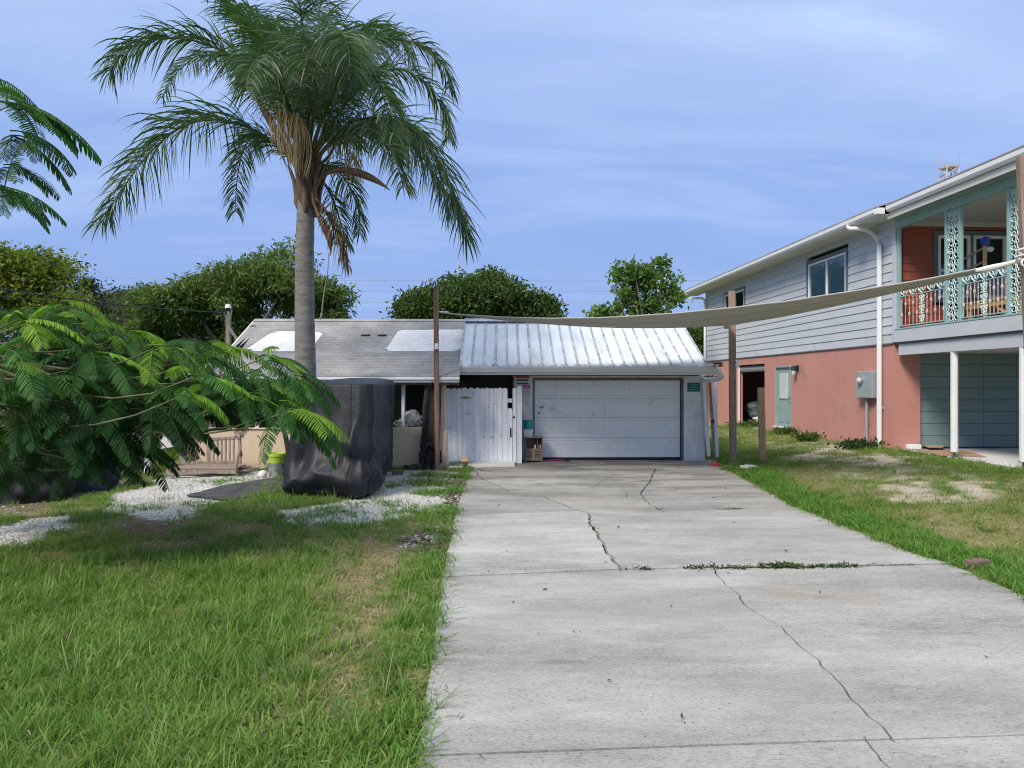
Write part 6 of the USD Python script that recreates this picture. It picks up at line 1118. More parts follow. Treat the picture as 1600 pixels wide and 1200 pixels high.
# ---- royal poinciana
poi = thing('poinciana_tree', 'young royal poinciana reaching in from the left with feathery fern-like leaves', 'tree', (-7.6, 7.2, 0))
def bip(base, d0, L, droop, npair, plen, seed):
    """bipinnate leaf: arching rachis, paired leaflets strips hanging to both sides"""
    rg = np.random.default_rng(seed); d = np.asarray(d0, float) / np.linalg.norm(d0); n = 12; C = [np.asarray(base, float)]; dd = d.copy()
    for i in range(n): C.append(C[-1] + dd * L / n); dd = dd + np.array([0, 0, -droop / n]); dd /= np.linalg.norm(dd)
    C = np.array(C); T_ = np.gradient(C, axis=0); T_ /= np.linalg.norm(T_, axis=1, keepdims=True); lv, lf, N = [], [], 0; roll = rg.normal() * .25; hang = .18 + .35 * rg.random()
    for i in range(npair):
        s = .14 + .86 * i / (npair - 1); k = min(int(s * n), n - 1); fr_ = s * n - k; p0 = C[k] + (C[k + 1] - C[k]) * fr_; tg = T_[k]
        side = np.cross(tg, [0, 0, 1.0]); side /= max(np.linalg.norm(side), 1e-6); upv = np.cross(side, tg); side, upv = side * math.cos(roll) + upv * math.sin(roll), upv * math.cos(roll) - side * math.sin(roll)
        l = plen * (math.sin(math.pi * (.12 + .80 * s)) ** .6) * (.9 + .2 * rg.random())
        for sg in (-1, 1):
            dd = sg * side * (.9) + tg * (.42 + .25 * s) - upv * hang + rg.normal(size=3) * .05; dd /= np.linalg.norm(dd); m_ = 4; p = p0.copy(); pts = [p]
            for q in range(m_): p = p + dd * l / m_; pts.append(p); dd = dd + np.array([0, 0, -.13]); dd /= np.linalg.norm(dd)
            pts = np.array(pts); ax = tg - dd * (tg @ dd); ax /= max(np.linalg.norm(ax), 1e-6); ax = ax + upv * (.25 * rg.normal()); w = (plen * .115 * np.array([.55, .95, 1, .9, .25]))[:, None]
            v = np.vstack([pts + ax * w / 2, pts - (0, 0, .002), pts - ax * w / 2]); kk = m_ + 1; f = [[q, q + 1, kk + q + 1, kk + q] for q in range(m_)] + [[kk + q, kk + q + 1, 2 * kk + q + 1, 2 * kk + q] for q in range(m_)]
            lv.append(v); lf.append(np.array(f) + N); N += 3 * kk
    f = np.vstack(lf); r = MB().tube(C, np.linspace(.007, .003, len(C)), 4, False).arrays(); return np.vstack(lv + [r[0]]), np.vstack([f[:, [0, 1, 2]], f[:, [0, 2, 3]], r[1] + N])
root = np.array([-7.6, 7.2, 0.0])
lim = [AtD(-230, 610, 7.0), AtD(-180, 420, 7.2), AtD(-120, 240, 7.2)]
part(poi, 'trunk', MB().tube(cat_rom([root, AtD(-330, 640, 7.2), AtD(-300, 420, 7.2), AtD(-240, 120, 7.2)], 16), np.linspace(.12, .06, 16), 10), m_bark, smooth=True)
clusters = [  # tip x, y, depth, leaf count, length, brightness (0 dark, 1 mid, 2 young), aim to the right
    (28, 500, 6.3, 6, .62, 2, .2), (75, 520, 7.0, 6, .62, 1, .3), (120, 505, 7.4, 6, .60, 2, .4), (150, 560, 6.6, 8, .66, 1, .3), (60, 590, 6.2, 8, .66, 1, .2), (10, 560, 6.0, 7, .64, 1, .2), (20, 640, 6.0, 8, .62, 0, .2),
    (110, 640, 6.3, 9, .64, 0, .3), (210, 595, 6.7, 8, .66, 1, .5), (255, 555, 7.6, 6, .55, 1, .4), (230, 640, 6.4, 9, .62, 0, .4), (285, 600, 7.0, 7, .6, 1, .5), (335, 548, 7.4, 7, .52, 2, .5), (330, 595, 6.9, 8, .52, 1, .5), (250, 660, 6.5, 8, .54, 0, .3),
    (395, 590, 7.3, 7, .5, 1, .5), (420, 570, 6.9, 5, .5, 1, .7), (395, 615, 6.8, 8, .52, 1, .6), (435, 640, 6.5, 7, .52, 1, .9), (455, 640, 6.3, 4, .55, 2, 1.4), (170, 680, 6.4, 8, .55, 0, .4), (80, 690, 6.2, 8, .55, 0, .3), (200, 695, 6.6, 6, .5, 0, .6), (280, 620, 6.0, 5, .5, 2, .9), (300, 590, 6.2, 4, .5, 2, .9),
    (440, 600, 7.2, 5, .42, 2, .9), (10, 720, 6.4, 6, .5, 0, .2), (140, 720, 7.0, 6, .45, 0, .4), (40, 480, 7.6, 5, .55, 1, .3), (180, 625, 7.6, 7, .6, 0, .3), (0, 600, 7.4, 7, .6, 0, .3), (-40, 680, 6.6, 6, .6, 0, .3),
    (100, 480, 7.0, 5, .55, 2, .5), (200, 520, 7.2, 6, .55, 2, .6), (240, 545, 6.6, 4, .6, 2, 1.0), (410, 560, 6.7, 5, .5, 2, 1.0), (450, 590, 6.7, 5, .5, 1, 1.0), (440, 640, 6.5, 5, .6, 1, 1.2), (310, 560, 6.6, 5, .55, 1, .8), (380, 620, 6.4, 5, .5, 1, .7)]
up_cl = [(15, 165, 6.4, 9, .66, 1, 1.2), (20, 215, 6.8, 6, .6, 0, 1.0), (0, 300, 6.3, 10, .50, 1, .9), (-30, 120, 6.6, 5, .6, 1, .8), (5, 265, 6.9, 5, .45, 0, .9)]
m_limb = M('poinciana_limb', [(.05, .055, .025), (.11, .11, .055), (.17, .16, .09)], 5, .8)
limbs = MB(); kf = 0
for ci, (x, y, d, cnt, L, br, aim) in enumerate(clusters + up_cl):
    rg = np.random.default_rng(500 + ci); tip = AtD(x, y, d); upper = ci >= len(clusters)
    st = AtD(-280, 330 if upper else 590, 7.2); mid = (st + tip) / 2 + (0, 0, -.05 + .12 * rg.random()) + rg.normal(size=3) * .1
    limbs.tube(cat_rom([st, mid, tip + (-.12, 0, -.06), tip], 12), np.linspace(.028, .006, 12), 6)
    for k in range(cnt):
        az = (k / cnt) * 6.283 + rg.random() * .8; dv = np.array([math.cos(az) + aim * 1.1, math.sin(az) * .9 - .15, .38 * rg.random() + (.12 if br == 2 else -.12)]); Lk = L * (.85 + .45 * rg.random())
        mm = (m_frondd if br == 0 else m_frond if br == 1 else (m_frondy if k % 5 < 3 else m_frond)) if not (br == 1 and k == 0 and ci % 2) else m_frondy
        v, f = bip(tip + rg.normal(size=3) * .03, dv, Lk, 1.1 + .7 * rg.random(), 23 + (kf % 4), Lk * .21, 900 + kf); part(poi, 'frond', (v, f), mm); kf += 1
part(poi, 'limb', limbs, m_limb, smooth=True)
rg = np.random.default_rng(41); fv, ff, N = [], [], 0
for k in range(260):
    x = -60 + 470 * rg.random() ** 1.25; y0, y1 = np.interp(x, [-60, 100, 230, 330, 410], [520, 520, 560, 575, 590]), np.interp(x, [-60, 120, 230, 290, 410], [735, 715, 685, 640, 630]); y = y0 + (y1 - y0) * rg.random(); az = rg.random() * 6.283
    v, f = bip(AtD(x, y, 7.1 + 1.3 * rg.random()), (math.cos(az) + .3, math.sin(az), .2 * rg.random() - .1), .45 + .25 * rg.random(), 1.3, 20, .15, 3000 + k); fv.append(v); ff.append(f + N); N += len(v)
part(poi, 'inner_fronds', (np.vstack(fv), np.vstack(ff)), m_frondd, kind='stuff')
part(poi, 'limb', MB().tube(cat_rom([AtD(452, 720, 6.7), AtD(448, 690, 6.6), AtD(440, 660, 6.6), AtD(420, 640, 6.8)], 10), np.linspace(.028, .014, 10), 7), m_bark, smooth=True)

# ---- pot palm leaves, weeds, planter
def blades(c, n, L, w, rg, spread=.8, droop=.35, m_=4):
    lv, lf, N = [], [], 0
    for i in range(n):
        a = rg.random() * 6.283; d = np.array([math.cos(a) * spread * rg.random() ** .6, math.sin(a) * spread * rg.random() ** .6, 1.0]); d /= np.linalg.norm(d); p = np.asarray(c, float).copy(); l = L * (.5 + .6 * rg.random()); pts = [p]; g = droop * (.4 + rg.random())
        for q in range(m_): p = p + d * l / m_; pts.append(p); d = d + np.array([math.cos(a) * .2 * g, math.sin(a) * .2 * g, -g * .6]); d /= np.linalg.norm(d)
        pts = np.array(pts); ax = np.array([-math.sin(a), math.cos(a), .2 * rg.normal()]); ww = (w * np.array([.6, 1, .9, .6, .05])[:m_ + 1] * (.7 + .6 * rg.random()))[:, None]; v = np.vstack([pts + ax * ww / 2, pts - ax * ww / 2]); k = m_ + 1
        lv.append(v); lf.append(np.array([[q, q + 1, k + q + 1, k + q] for q in range(m_)]) + N); N += 2 * k
    f = np.vstack(lf); return np.vstack(lv), np.vstack([f[:, [0, 1, 2]], f[:, [0, 2, 3]]])
c = T(412, 731); part(pt, 'leaves', blades(c + (0, 0, .52), 26, .5, .05, rng, 1.2, .5), m_poplar); part(pt, 'dry_leaves', blades(c + (0, 0, .42), 14, .35, .03, rng, 1.3, 1.1), m_palmdry)
for k, (x, y, h, nb, w, lb) in enumerate(((268, 728, .55, 40, .03, 'tall weedy plant with drooping brown-green leaves by the left end of the bench'), (300, 728, .45, 60, .02, 'grassy weed clump in front of the cream half wall'), (318, 728, .4, 50, .018, 'thin weed clump right behind the bench seat'), (352, 724, .5, 50, .016, 'tall thin weeds growing behind the bench slats'), (150, 738, .28, 30, .03, 'low green weed by the plank fence'))):
    c = T(x, y); single('weed_clump', blades(c, nb, h, w, np.random.default_rng(k), .6, .35), m_weed if k != 0 else m_mangoyoung, lb, 'weed', base=c)
for k, (x, y, r, lb) in enumerate(((1340, 702, .30, 'dark leafy weed at the foot of the coral wall below the meter'), (1230, 680, .22, 'leafy weed left of the coral side door step'), (1175, 668, .45, 'leafy weeds in front of the dark garage opening'), (1262, 690, .2, 'small weed along the coral wall right of the side door'))):
    c = T(x, y); r_ = np.random.default_rng(60 + k); nn = 420; pos = c + r_.normal(size=(nn, 3)) * (r * .8, r * .5, .04) + (0, 0, .10); pos[:, 2] = np.abs(pos[:, 2] - c[2]) + c[2]; single('wall_weed', leaves(pos, np.tile([0, 0, .5], (nn, 1)), .11, .05, r_, .0), m_hedge if k == 0 else m_weed, lb, 'weed', base=c, kind='stuff')

# ---- grass, gravel, litter as instancers
def gmat(name, cols, isl, tr): return usdkit.material(stage, '/World/Looks/' + name, {'geo': ('geometry', {}), 'oi': ('object_info', {}), 'n': ('noise_texture', {'scale': 1.1, 'detail': 3.0}), 'ad': ('mix_float', {'fac': .5}), 'r': ('rgb_ramp', {'ramp': [(.2 + .6 * i / (len(cols) - 1), c) for i, c in enumerate(cols)]}), 'mr': ('map_range', {'to_min': 1 - isl, 'to_max': 1 + isl}), 'hv': ('hsv', {}), 'p': ('principled_bsdf', {'roughness': .55, 'specular_ior_level': .3}), 't': ('translucent_bsdf', {}), 'tm': ('mix_color', {'blend_type': 'multiply', 'fac': 1.0, 'b': tr, 'use_clamp': False}), 'mx': ('mix_closure', {'fac': .3})},
    [('geo.position', 'n.vector'), ('oi.random', 'ad.a'), ('n.fac', 'ad.b'), ('ad.result', 'r.fac'), ('geo.random_per_island', 'mr.value'), ('mr.result', 'hv.value'), ('r.color', 'hv.color'), ('hv.color', 'p.base_color'), ('hv.color', 'tm.a'), ('tm.result', 't.color'), ('p.BSDF', 'mx.closure1'), ('t.BSDF', 'mx.closure2')], surface='mx.closure')
m_g1 = gmat('grass_green', [(.125, .24, .04), (.20, .345, .06), (.29, .43, .09)], .3, (1.0, 1.2, .45)); m_g2 = gmat('grass_yellow_green', [(.26, .32, .08), (.36, .42, .115), (.46, .49, .17)], .3, (1.0, 1.1, .5)); m_g3 = gmat('grass_dry', [(.34, .28, .14), (.48, .41, .24), (.60, .53, .35)], .25, (1, .95, .7)); m_g4 = gmat('grass_lush', [(.085, .23, .028), (.14, .32, .042), (.21, .42, .07)], .3, (1.0, 1.2, .4))
def tuft(n, L, w, rad, seed, spread, droop, m_=3):
    rg = np.random.default_rng(seed); V, Fs, N = [], [], 0
    for i in range(n):
        v, f = blades((rg.normal() * rad, rg.normal() * rad, -.01), 1, L, w, rg, spread, droop, m_); V.append(v); Fs.append(f + N); N += len(v)
    return np.vstack(V), np.vstack(Fs)
def instancer(path, protos, pos, idx, yaw, scale, label, cat, kind='stuff'):
    pi = UsdGeom.PointInstancer.Define(stage, path); targets = []
    for k, (nm, mesh, m) in enumerate(protos):
        pth = f'{path}/{nm}' + (f'_{k:03d}' if k else ''); usdkit.mesh(stage, pth, mesh, m); targets.append(pth)
    pi.CreatePrototypesRel().SetTargets(targets); pi.CreatePositionsAttr(Vt.Vec3fArray.FromNumpy(pos.astype(np.float32))); pi.CreateProtoIndicesAttr(Vt.IntArray.FromNumpy(idx.astype(np.int32)))
    tx, ty = rng.normal(size=len(yaw)) * .08, rng.normal(size=len(yaw)) * .08
    q = np.stack([np.cos(yaw / 2), tx, ty, np.sin(yaw / 2)], 1); q /= np.linalg.norm(q, axis=1, keepdims=True)
    pi.CreateOrientationsAttr(Vt.QuathArray([Gf.Quath(float(a), float(b), float(c), float(d)) for a, b, c, d in q])); pi.CreateScalesAttr(Vt.Vec3fArray.FromNumpy(np.repeat(scale[:, None], 3, 1).astype(np.float32)))
    data(path, label=label, category=cat, kind=kind)
SH = [('short_grass', tuft(22, .095, .0042, .05, 1, 1.0, .6), m_g1), ('short_grass', tuft(22, .08, .0042, .055, 2, 1.3, .6), m_g1), ('yellow_grass', tuft(22, .08, .004, .055, 3, 1.4, .6), m_g2), ('yellow_grass', tuft(20, .07, .004, .055, 4, 1.6, .7), m_g2), ('dry_grass', tuft(20, .06, .004, .06, 5, 2.2, .7), m_g3), ('dry_grass', tuft(16, .05, .004, .06, 6, 2.6, .8), m_g3)]
LG = [('long_grass', tuft(20, .23, .005, .06, 7, .9, .6), m_g1), ('long_grass', tuft(18, .19, .0052, .06, 8, 1.1, .6), m_g4), ('lush_grass', tuft(20, .15, .008, .06, 9, 1.0, .5), m_g4), ('lush_grass', tuft(22, .13, .009, .06, 10, 1.2, .4), m_g4), ('long_dry_grass', tuft(9, .24, .004, .05, 11, .8, .4), m_g3)]
HOUSES = [Polygon([(xs0, YH - .02), (xpr + .05, YH - .02), (xpr + .05, 23), (xs0, 23)]).difference(Polygon([(wx(699), YH - 1), (wx(699), YG), (xpr + 1, YG), (xpr + 1, YH - 1)])), Polygon([rotp(p) for p in ((LW - .02, D0), (L2, D0), (L2, D1), (LW - .02, D1))]), PAD]
BLOCK = unary_union(HOUSES + [DRIVE.buffer(-.02)])
def scatter(n, box, seed): r = np.random.default_rng(seed); return r, np.stack([box[0] + (box[1] - box[0]) * r.random(n), box[2] + (box[3] - box[2]) * r.random(n)], 1)
def inview(p, mg=60):
    d = p[:, 0] * FWD[0] + p[:, 1] * FWD[1]; s = p[:, 0] * RGT[0] + p[:, 1] * RGT[1]; px = 800 + FPX * s / np.maximum(d, .1); return (d > 2.6) & (px > -mg - 260 / np.maximum(d, 1)) & (px < 1600 + mg + 260 / np.maximum(d, 1))
r, p = scatter(230000, (-11.5, 15, 2.5, 24), 3); p = p[inview(p)]; d = p[:, 1]
p = p[r.random(len(p)) < np.clip(2.6 / np.maximum(d, 2.6) ** .55, .28, 1)]
pts = shapely.points(p); p = p[~shapely.contains(BLOCK, pts)]
gr, sa, di, dr = masks(p[:, 0], p[:, 1]); latp = PC * p[:, 0] + PS * p[:, 1]; dd_ = on_drive(p[:, 0], p[:, 1]); right = latp > 3.2
clump = nz(p[:, 0], p[:, 1], 1.2, 31)
keep = r.random(len(p)) < np.clip(1 - .985 * gr - .93 * sa - .85 * di, .0, 1) * np.where(right, .85, 1)
p, gr, sa, di, dr, latp, dd_, right, clump = (a[keep] for a in (p, gr, sa, di, dr, latp, dd_, right, clump))
u = r.random(len(p)); idx = np.where(u < dr * .9, 4 + r.integers(0, 2, len(p)), np.where(u < .25 + dr * .75, 2 + r.integers(0, 2, len(p)), r.integers(0, 2, len(p))))
sc = (.7 + .7 * r.random(len(p))) * np.where(right, 1.0, 1.1); pos = np.column_stack([p, hz(p[:, 0], p[:, 1]) + .0])
instancer('/World/lawn_grass', SH, pos, idx, r.random(len(p)) * 6.283, sc, 'short green and straw-coloured grass across both lawns', 'grass')
r, p = scatter(120000, (-11.5, 14, 2.5, 22), 5); p = p[inview(p)]; pts = shapely.points(p); p = p[~shapely.contains(BLOCK, pts)]
gr, sa, di, dr = masks(p[:, 0], p[:, 1]); latp = PC * p[:, 0] + PS * p[:, 1]; dd_ = on_drive(p[:, 0], p[:, 1]); right = latp > 3.2
clump = nz(p[:, 0], p[:, 1], 1.0, 31); strip = np.where(right, (1 - sstep(.35, .95, dd_ + .5 * (clump - .5))) * sstep(17, 13.5, p[:, 1]) * .9, .55 * (1 - sstep(.05, .5, dd_ + .5 * (clump - .5))))
lush = np.where(right, .02, sstep(.42, .60, clump) * (1 - dr) * .22 + .40 * (1 - sstep(-1.6, -.9, p[:, 0] + .0)) * (1 - sstep(3.8, 7.5, p[:, 1])) * (1 - .8 * dr))
w_ = np.clip(strip + lush, 0, 1) * np.clip(1 - gr * 1.05 - sa - di * .8, 0, 1); keep = r.random(len(p)) < w_ * np.clip(3.2 / np.maximum(p[:, 1], 3.2), .3, 1) ** .4
p, dd_, right, strip, clump = (a[keep] for a in (p, dd_, right, strip, clump)); u = r.random(len(p)); near = p[:, 1] < 6.5
idx = np.where(right, np.where(u < .75, 2 + (u * 40).astype(int) % 2, 1), np.where(u < .04, 4, np.where(strip > .3, 2 + (u * 40).astype(int) % 2, np.where(near, np.where(u < .55, 0, 1), np.where(u < .25, 1, 2 + (u * 40).astype(int) % 2)))))
sc = (.6 + .6 * r.random(len(p))) * np.where(right, .95, .9)
for (x, y, rr_, n_) in ((672, 758, .28, 120), (683, 772, .2, 60), (668, 745, .16, 50), (470, 812, .35, 45), (700, 800, .25, 30), (655, 800, .3, 30), (265, 795, .3, 30), (718, 748, .12, 40), (360, 755, .2, 18), (440, 790, .4, 60), (520, 800, .35, 25), (700, 832, .15, 25), (330, 742, .3, 40), (590, 790, .2, 14)):
    c_ = T(x, y)[:2] + r.normal(size=(n_, 2)) * rr_ * np.array([1, .8]); ok = ~shapely.contains(BLOCK, shapely.points(c_)); c_ = c_[ok]
    p = np.vstack([p, c_]); idx = np.r_[idx, np.where(r.random(len(c_)) < .8, 2 + r.integers(0, 2, len(c_)), 4)]; sc = np.r_[sc, .5 + .7 * r.random(len(c_))]
instancer('/World/long_grass', LG, np.column_stack([p, hz(p[:, 0], p[:, 1])]), idx, r.random(len(p)) * 6.283, sc, 'long lush grass clumps at the left and along the driveway edges', 'grass')
# white shell gravel
def shard(seed):
    m = trimesh.creation.icosphere(0 if seed % 2 else 1, .014); v = np.array(m.vertices) * np.array([1.3, .9, .5]) * (1 + .5 * (np.random.default_rng(seed).random((len(m.vertices), 1)) - .5)); return v, np.array(m.faces)
m_shell = gmat('shell_gravel', [(.52, .50, .47), (.72, .70, .67), (.82, .80, .78)], .05, (.2, .2, .2))
r, p = scatter(160000, (-9, 1, 6.0, 15), 8); gr = masks(p[:, 0], p[:, 1])[0]; pts = shapely.points(p); p = p[(r.random(len(p)) < np.maximum(gr * .55, .010 * (p[:, 1] > 8.5))) & ~shapely.contains(BLOCK, pts)]
instancer('/World/shell_gravel', [('shell', shard(k), m_shell) for k in range(4)], np.column_stack([p, hz(p[:, 0], p[:, 1]) + .006]), r.integers(0, 4, len(p)), r.random(len(p)) * 6.283, .7 + r.random(len(p)) * 1.1, 'white crushed shell gravel around the covered cart', 'gravel')
# weeds in the joints and leaf litter
wl_ = [(985, 888.5, 1020, 888, 45, 1.0), (1060, 886.5, 1340, 883, 420, 1.0), (1195, 884, 1245, 884, 80, 1.3), (1330, 883, 1440, 881, 50, .7), (1120, 795, 1160, 795, 50, .9), (922, 820, 934, 830, 14, .8), (1022, 790, 1034, 797, 16, .7), (745, 733, 760, 737, 24, .8)]
P0, S0 = [], []
for (x0, y0, x1, y1, n_, s_) in wl_:
    rr = np.random.default_rng(int(x0)); 
    for k in range(n_): t_ = rr.random(); a = G(x0 + (x1 - x0) * t_, y0 + (y1 - y0) * t_, .02); P0.append(a + (rr.normal() * .02, rr.normal() * .018, -.012)); S0.append(s_ * (.5 + .6 * rr.random()))
P0, S0 = np.array(P0), np.array(S0); r = np.random.default_rng(77)
instancer('/World/joint_weeds', [('weed', tuft(14, .06, .012, .02, 40, 2.2, .6), m_hedge), ('weed', tuft(12, .05, .014, .025, 41, 2.6, .5), m_weed), ('weed', tuft(10, .05, .008, .03, 42, 2.5, .6), m_g2)], P0, r.integers(0, 3, len(P0)), r.random(len(P0)) * 6.28, S0, 'small green weeds growing in the driveway joints', 'weeds')
r, p = scatter(1500, (-2.5, 7, 3, 15.5), 9); k = shapely.contains(DRIVE.buffer(-.05), shapely.points(p)); e = on_drive(p[:, 0], p[:, 1]); p = p[k & (r.random(len(p)) < .035 + .0 * e)]
extra = np.array([G(x, y, .02)[:2] for x, y in ((899, 989), (897, 992), (904, 988), (1065, 1127), (1071, 1131), (746, 1182), (752, 1184), (820, 891), (698, 934), (800, 944), (1545, 1030), (1409, 1062))]); p = np.vstack([p, extra])
lf_ = []
for k in range(3):
    v, f = leaves(np.zeros((1, 3)), np.array([[1.0, 0, .05]]), .045, .018, np.random.default_rng(k), 0, 0.15); v[:, 2] += .012; lf_.append(('litter_leaf', (v, f), m_boot))
instancer('/World/leaf_litter', lf_, np.column_stack([p, np.full(len(p), .022)]), r.integers(0, 3, len(p)), r.random(len(p)) * 6.28, .5 + r.random(len(p)) * .7, 'tiny dry brown leaves scattered on the driveway', 'leaf litter')
r, p = scatter(40000, (-2.6, 0, 7, 15), 10); di = masks(p[:, 0], p[:, 1])[2]; p = p[(r.random(len(p)) < di * .35) & ~shapely.contains(BLOCK, shapely.points(p))]
instancer('/World/dead_leaves', lf_, np.column_stack([p, hz(p[:, 0], p[:, 1]) + .012]), r.integers(0, 3, len(p)), r.random(len(p)) * 6.28, .7 + r.random(len(p)) * .9, 'dead brown leaves on bare soil beside the driveway', 'leaf litter')

# ------------------------------------------------------------------ covered cart
def cart():
    A, B = T(449, 778), T(577, 783); Cc = T(614, 739)            # front left, front right, back right at the ground
    D = A + (Cc - B)
    zf = AtD(525, 598, (A @ FWD + B @ FWD) / 2)[2]
    # loop around: front (A-B), right (B-C), back (C-D), left (D-A)
    nu, nv = 220, 70
    def corner(t): return np.array([A, B, Cc, D, A])[t]
    lens = [np.linalg.norm((corner(i + 1) - corner(i))[:2]) for i in range(4)]; tot = np.cumsum([0] + lens)
    cen = (A + B + Cc + D)[:2] / 4; out = np.zeros((nv, nu, 3)); r = .16
    sq = Polygon([tuple(q[:2]) for q in (A, B, Cc, D)]).buffer(-r).buffer(r, resolution=8); ring = LineString(sq.exterior.coords); 
    if not sq.exterior.is_ccw: ring = LineString(list(sq.exterior.coords)[::-1])
    base = np.array([ring.interpolate(i / nu, normalized=True).coords[0] for i in range(nu)])
    tl, tr_, bl, br = AtD(477, 606, A @ FWD + .10), AtD(569, 596, B @ FWD + .12), AtD(519, 586, Cc @ FWD - .1), AtD(609, 590, Cc @ FWD)
    tg = np.roll(base, -1, 0) - np.roll(base, 1, 0); tg /= np.linalg.norm(tg, axis=1, keepdims=True); nr = np.stack([tg[:, 1], -tg[:, 0]], 1)
    fx = (B - A)[:2] / np.linalg.norm((B - A)[:2]); fy = (D - A)[:2] / np.linalg.norm((D - A)[:2]); wA = np.linalg.norm((B - A)[:2]); lA = np.linalg.norm((D - A)[:2])
    ux = ((base - A[:2]) @ fx) / wA; uy = ((base - A[:2]) @ fy) / lA
    for j in range(nv):
        v = j / (nv - 1); z = zf * v
        # taper: the front face leans back at the left, overall narrower towards the top
        sh_l = np.interp(v, [0, .06, .3, .55, 1], [-.04, .06, .03, -.02, -.17]); sh_r = np.interp(v, [0, .06, .5, 1], [-.01, .02, .0, -.01]); sh_f = np.interp(v, [0, .06, .35, .7, 1], [-.02, .05, .0, -.10, -.16]); sh_b = -.05 * v
        px_ = base + np.outer(np.where(ux < .5, -1, 1) * np.abs(ux - .5) * 2 * np.where(ux < .5, sh_l, sh_r), fx) + np.outer(np.where(uy < .5, -1, 1) * np.abs(uy - .5) * 2 * np.where(uy < .5, sh_f, sh_b), fy)
        P3 = np.column_stack([px_, np.full(nu, z)])
        s = np.arange(nu) / nu
        q3 = np.column_stack([np.cos(s * 6.283) * 2.6, np.sin(s * 6.283) * 2.6, np.full(nu, v * 1.4)])
        fold = (1 - 2 * np.abs(meshkit.fbm(q3 * 1.2 + 9, 3, 3) - .5) * 2 - .55) * .15 * (1 - v) ** .8 * (1 - .4 * (v < .08)) + (meshkit.fbm(np.column_stack([np.cos(s * 6.283) * 11, np.sin(s * 6.283) * 11, np.full(nu, v * 2.2 + s * 3)]) + 5, 2, 8) - .5) * .05 * (1 - v * .6)
        # swags: sagging arcs on the front face, vertical pleat bundle at the front right corner
        fr_ = np.exp(-((uy - 0) / .12) ** 2) * (v < .62)
        fr0 = np.exp(-((uy - 0) / .14) ** 2) * sstep(.0, .12, ux) * sstep(1.02, .9, ux)
        ph_ = (v * 1.9 + (ux - .62) ** 2 * 1.6 + .25 * meshkit.fbm(np.column_stack([ux * 3, np.full(nu, v * 3), uy]) + 3, 2, 6)) * 9.5
        arc = (np.abs(np.sin(ph_)) ** 1.3 - .5) * .05 * fr_ * np.clip((.50 - v) / .3, 0, 1) * np.clip(v / .1, 0, 1) * sstep(.15, .5, ux) * (.35 + 1.3 * meshkit.noise(np.column_stack([ux * 4, np.full(nu, v * 5), uy]) + 8, 2))
        arc = arc + .10 * np.exp(-((ux - .80 - .12 * (v - .5)) / .035) ** 2) * np.exp(-((v - .50) / .16) ** 2) * (uy < .1) + .08 * np.exp(-((ux - .64 - .1 * (v - .5)) / .03) ** 2) * np.exp(-((v - .40) / .12) ** 2) * (uy < .1)
        arc = arc + fr0 * (.10 * np.exp(-((v - .17) / .11) ** 2) - .13 * sstep(.25, .6, ux) * np.exp(-((v - .40 - .06 * np.sin(ux * 5)) / .07) ** 2) - .05 * np.exp(-((ux - .2) / .1) ** 2) * np.exp(-((v - .3) / .2) ** 2))
        pleat = np.sin(ux * 70 + v * 5) * .026 * np.exp(-((ux - .93) / .10) ** 2) * np.exp(-((uy) / .25) ** 2) * (1 - v * .5)
        sagr = (np.abs(np.sin(uy * 11 + v * 2.2 + 2 * meshkit.fbm(np.column_stack([uy * 3, np.full(nu, v * 2), ux]), 2, 3))) - .5) * .06 * (ux > .8) * np.clip(1.1 - v, 0, 1) * sstep(.1, .3, uy)
        hemup = np.where((ux > .55), .42 * sstep(.34, .42, uy), .1 * sstep(.4, .6, uy)) * (1 - v) ** 1.5      # raised hem towards the back
        P3[:, :2] += nr * (fold + arc + pleat + sagr)[:, None]; P3[:, 2] += hemup * zf * .55 + .012 * np.sin(s * 90) * (v < .05)
        if v < .10: P3[:, :2] -= nr * .10 * (1 - v / .10) ** 2
        out[j] = P3
    v_, f_ = [out.reshape(-1, 3)], []
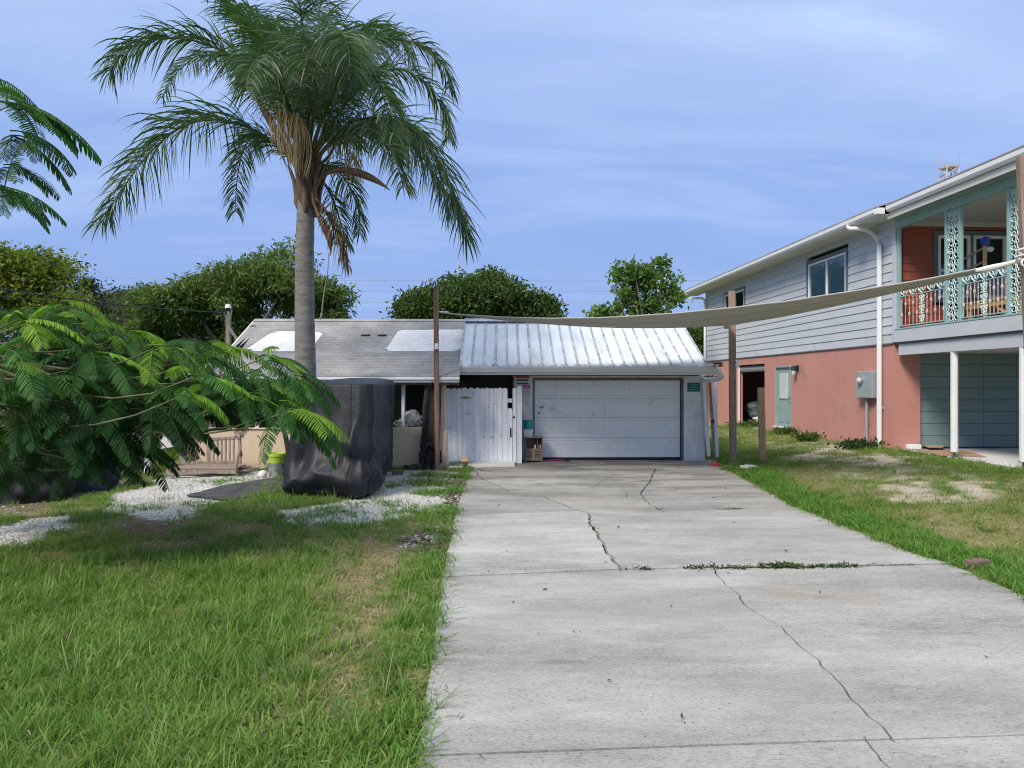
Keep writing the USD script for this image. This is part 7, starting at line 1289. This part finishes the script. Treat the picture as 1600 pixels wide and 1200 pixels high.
    for j in range(nv - 1):
        for i in range(nu): k = (i + 1) % nu; f_.append([j * nu + i, j * nu + k, (j + 1) * nu + k, (j + 1) * nu + i])
    N = nv * nu; rings = 14; cen3 = out[-1].mean(0) + (0, 0, .05); prev = (nv - 1) * nu
    for j in range(1, rings):
        t_ = j / rings; rr_ = out[-1] * (1 - t_) + cen3 * t_; u3 = rr_.copy(); rr_[:, 2] = zf + .055 * math.sin(min(1, t_ * 2.2) * math.pi / 2) - .0 * t_ + .018 * (meshkit.fbm(u3 * 3, 3, 2) - .5); rr_[:, 2] += (AtD(0, 588, Cc @ FWD)[2] - zf) * np.clip(uy, 0, 1) * (1 - t_ * .5) * .6
        v_.append(rr_)
        for i in range(nu): k = (i + 1) % nu; f_.append([prev + i, prev + k, N + k, N + i])
        prev = N; N += nu
    v_.append(np.array([cen3 + (0, 0, .02)])); V = np.vstack(v_); V[-1, 2] = V[prev:prev + nu, 2].mean(); f_ = np.array(f_); f3 = np.vstack([f_[:, [0, 1, 2]], f_[:, [0, 2, 3]], [[prev + i, prev + (i + 1) % nu, len(V) - 1] for i in range(nu)]])
    g = T(525, 780)[2]; V[:, 2] += g - .02
    # seam piping along the front right edge
    col = int(np.argmin(np.linalg.norm(base - B[:2], axis=1))); t0 = thing('covered_cart', 'golf cart under a black fabric cover parked on the white gravel', 'cart', (A + B + Cc + D) / 4 * (1, 1, 0))
    part(t0, 'cover', (V, f3), m_cover, smooth=True)
    mid = (A + Cc) / 2
    for (w_u, w_v) in ((.2, .2), (.8, .2), (.2, .8), (.8, .8)):
        p = A + (B - A) * w_u + (D - A) * w_v; ax = np.r_[fx, 0]; part(t0, 'wheel', MB().tube([p * (1, 1, 0) + (0, 0, .22) - ax * .09, p * (1, 1, 0) + (0, 0, .22) + ax * .09], .22, 18), m_black)
    for off, jj in ((-6, 1), (3, 1)):
        cc = (col + off) % nu; part(t0, 'seam', MB().tube([out[j, cc] + np.r_[nr[cc] * .004, 0] + (0, 0, g - .02) for j in range(2, nv)], .006, 5, False), m_cover, smooth=True)
cart()
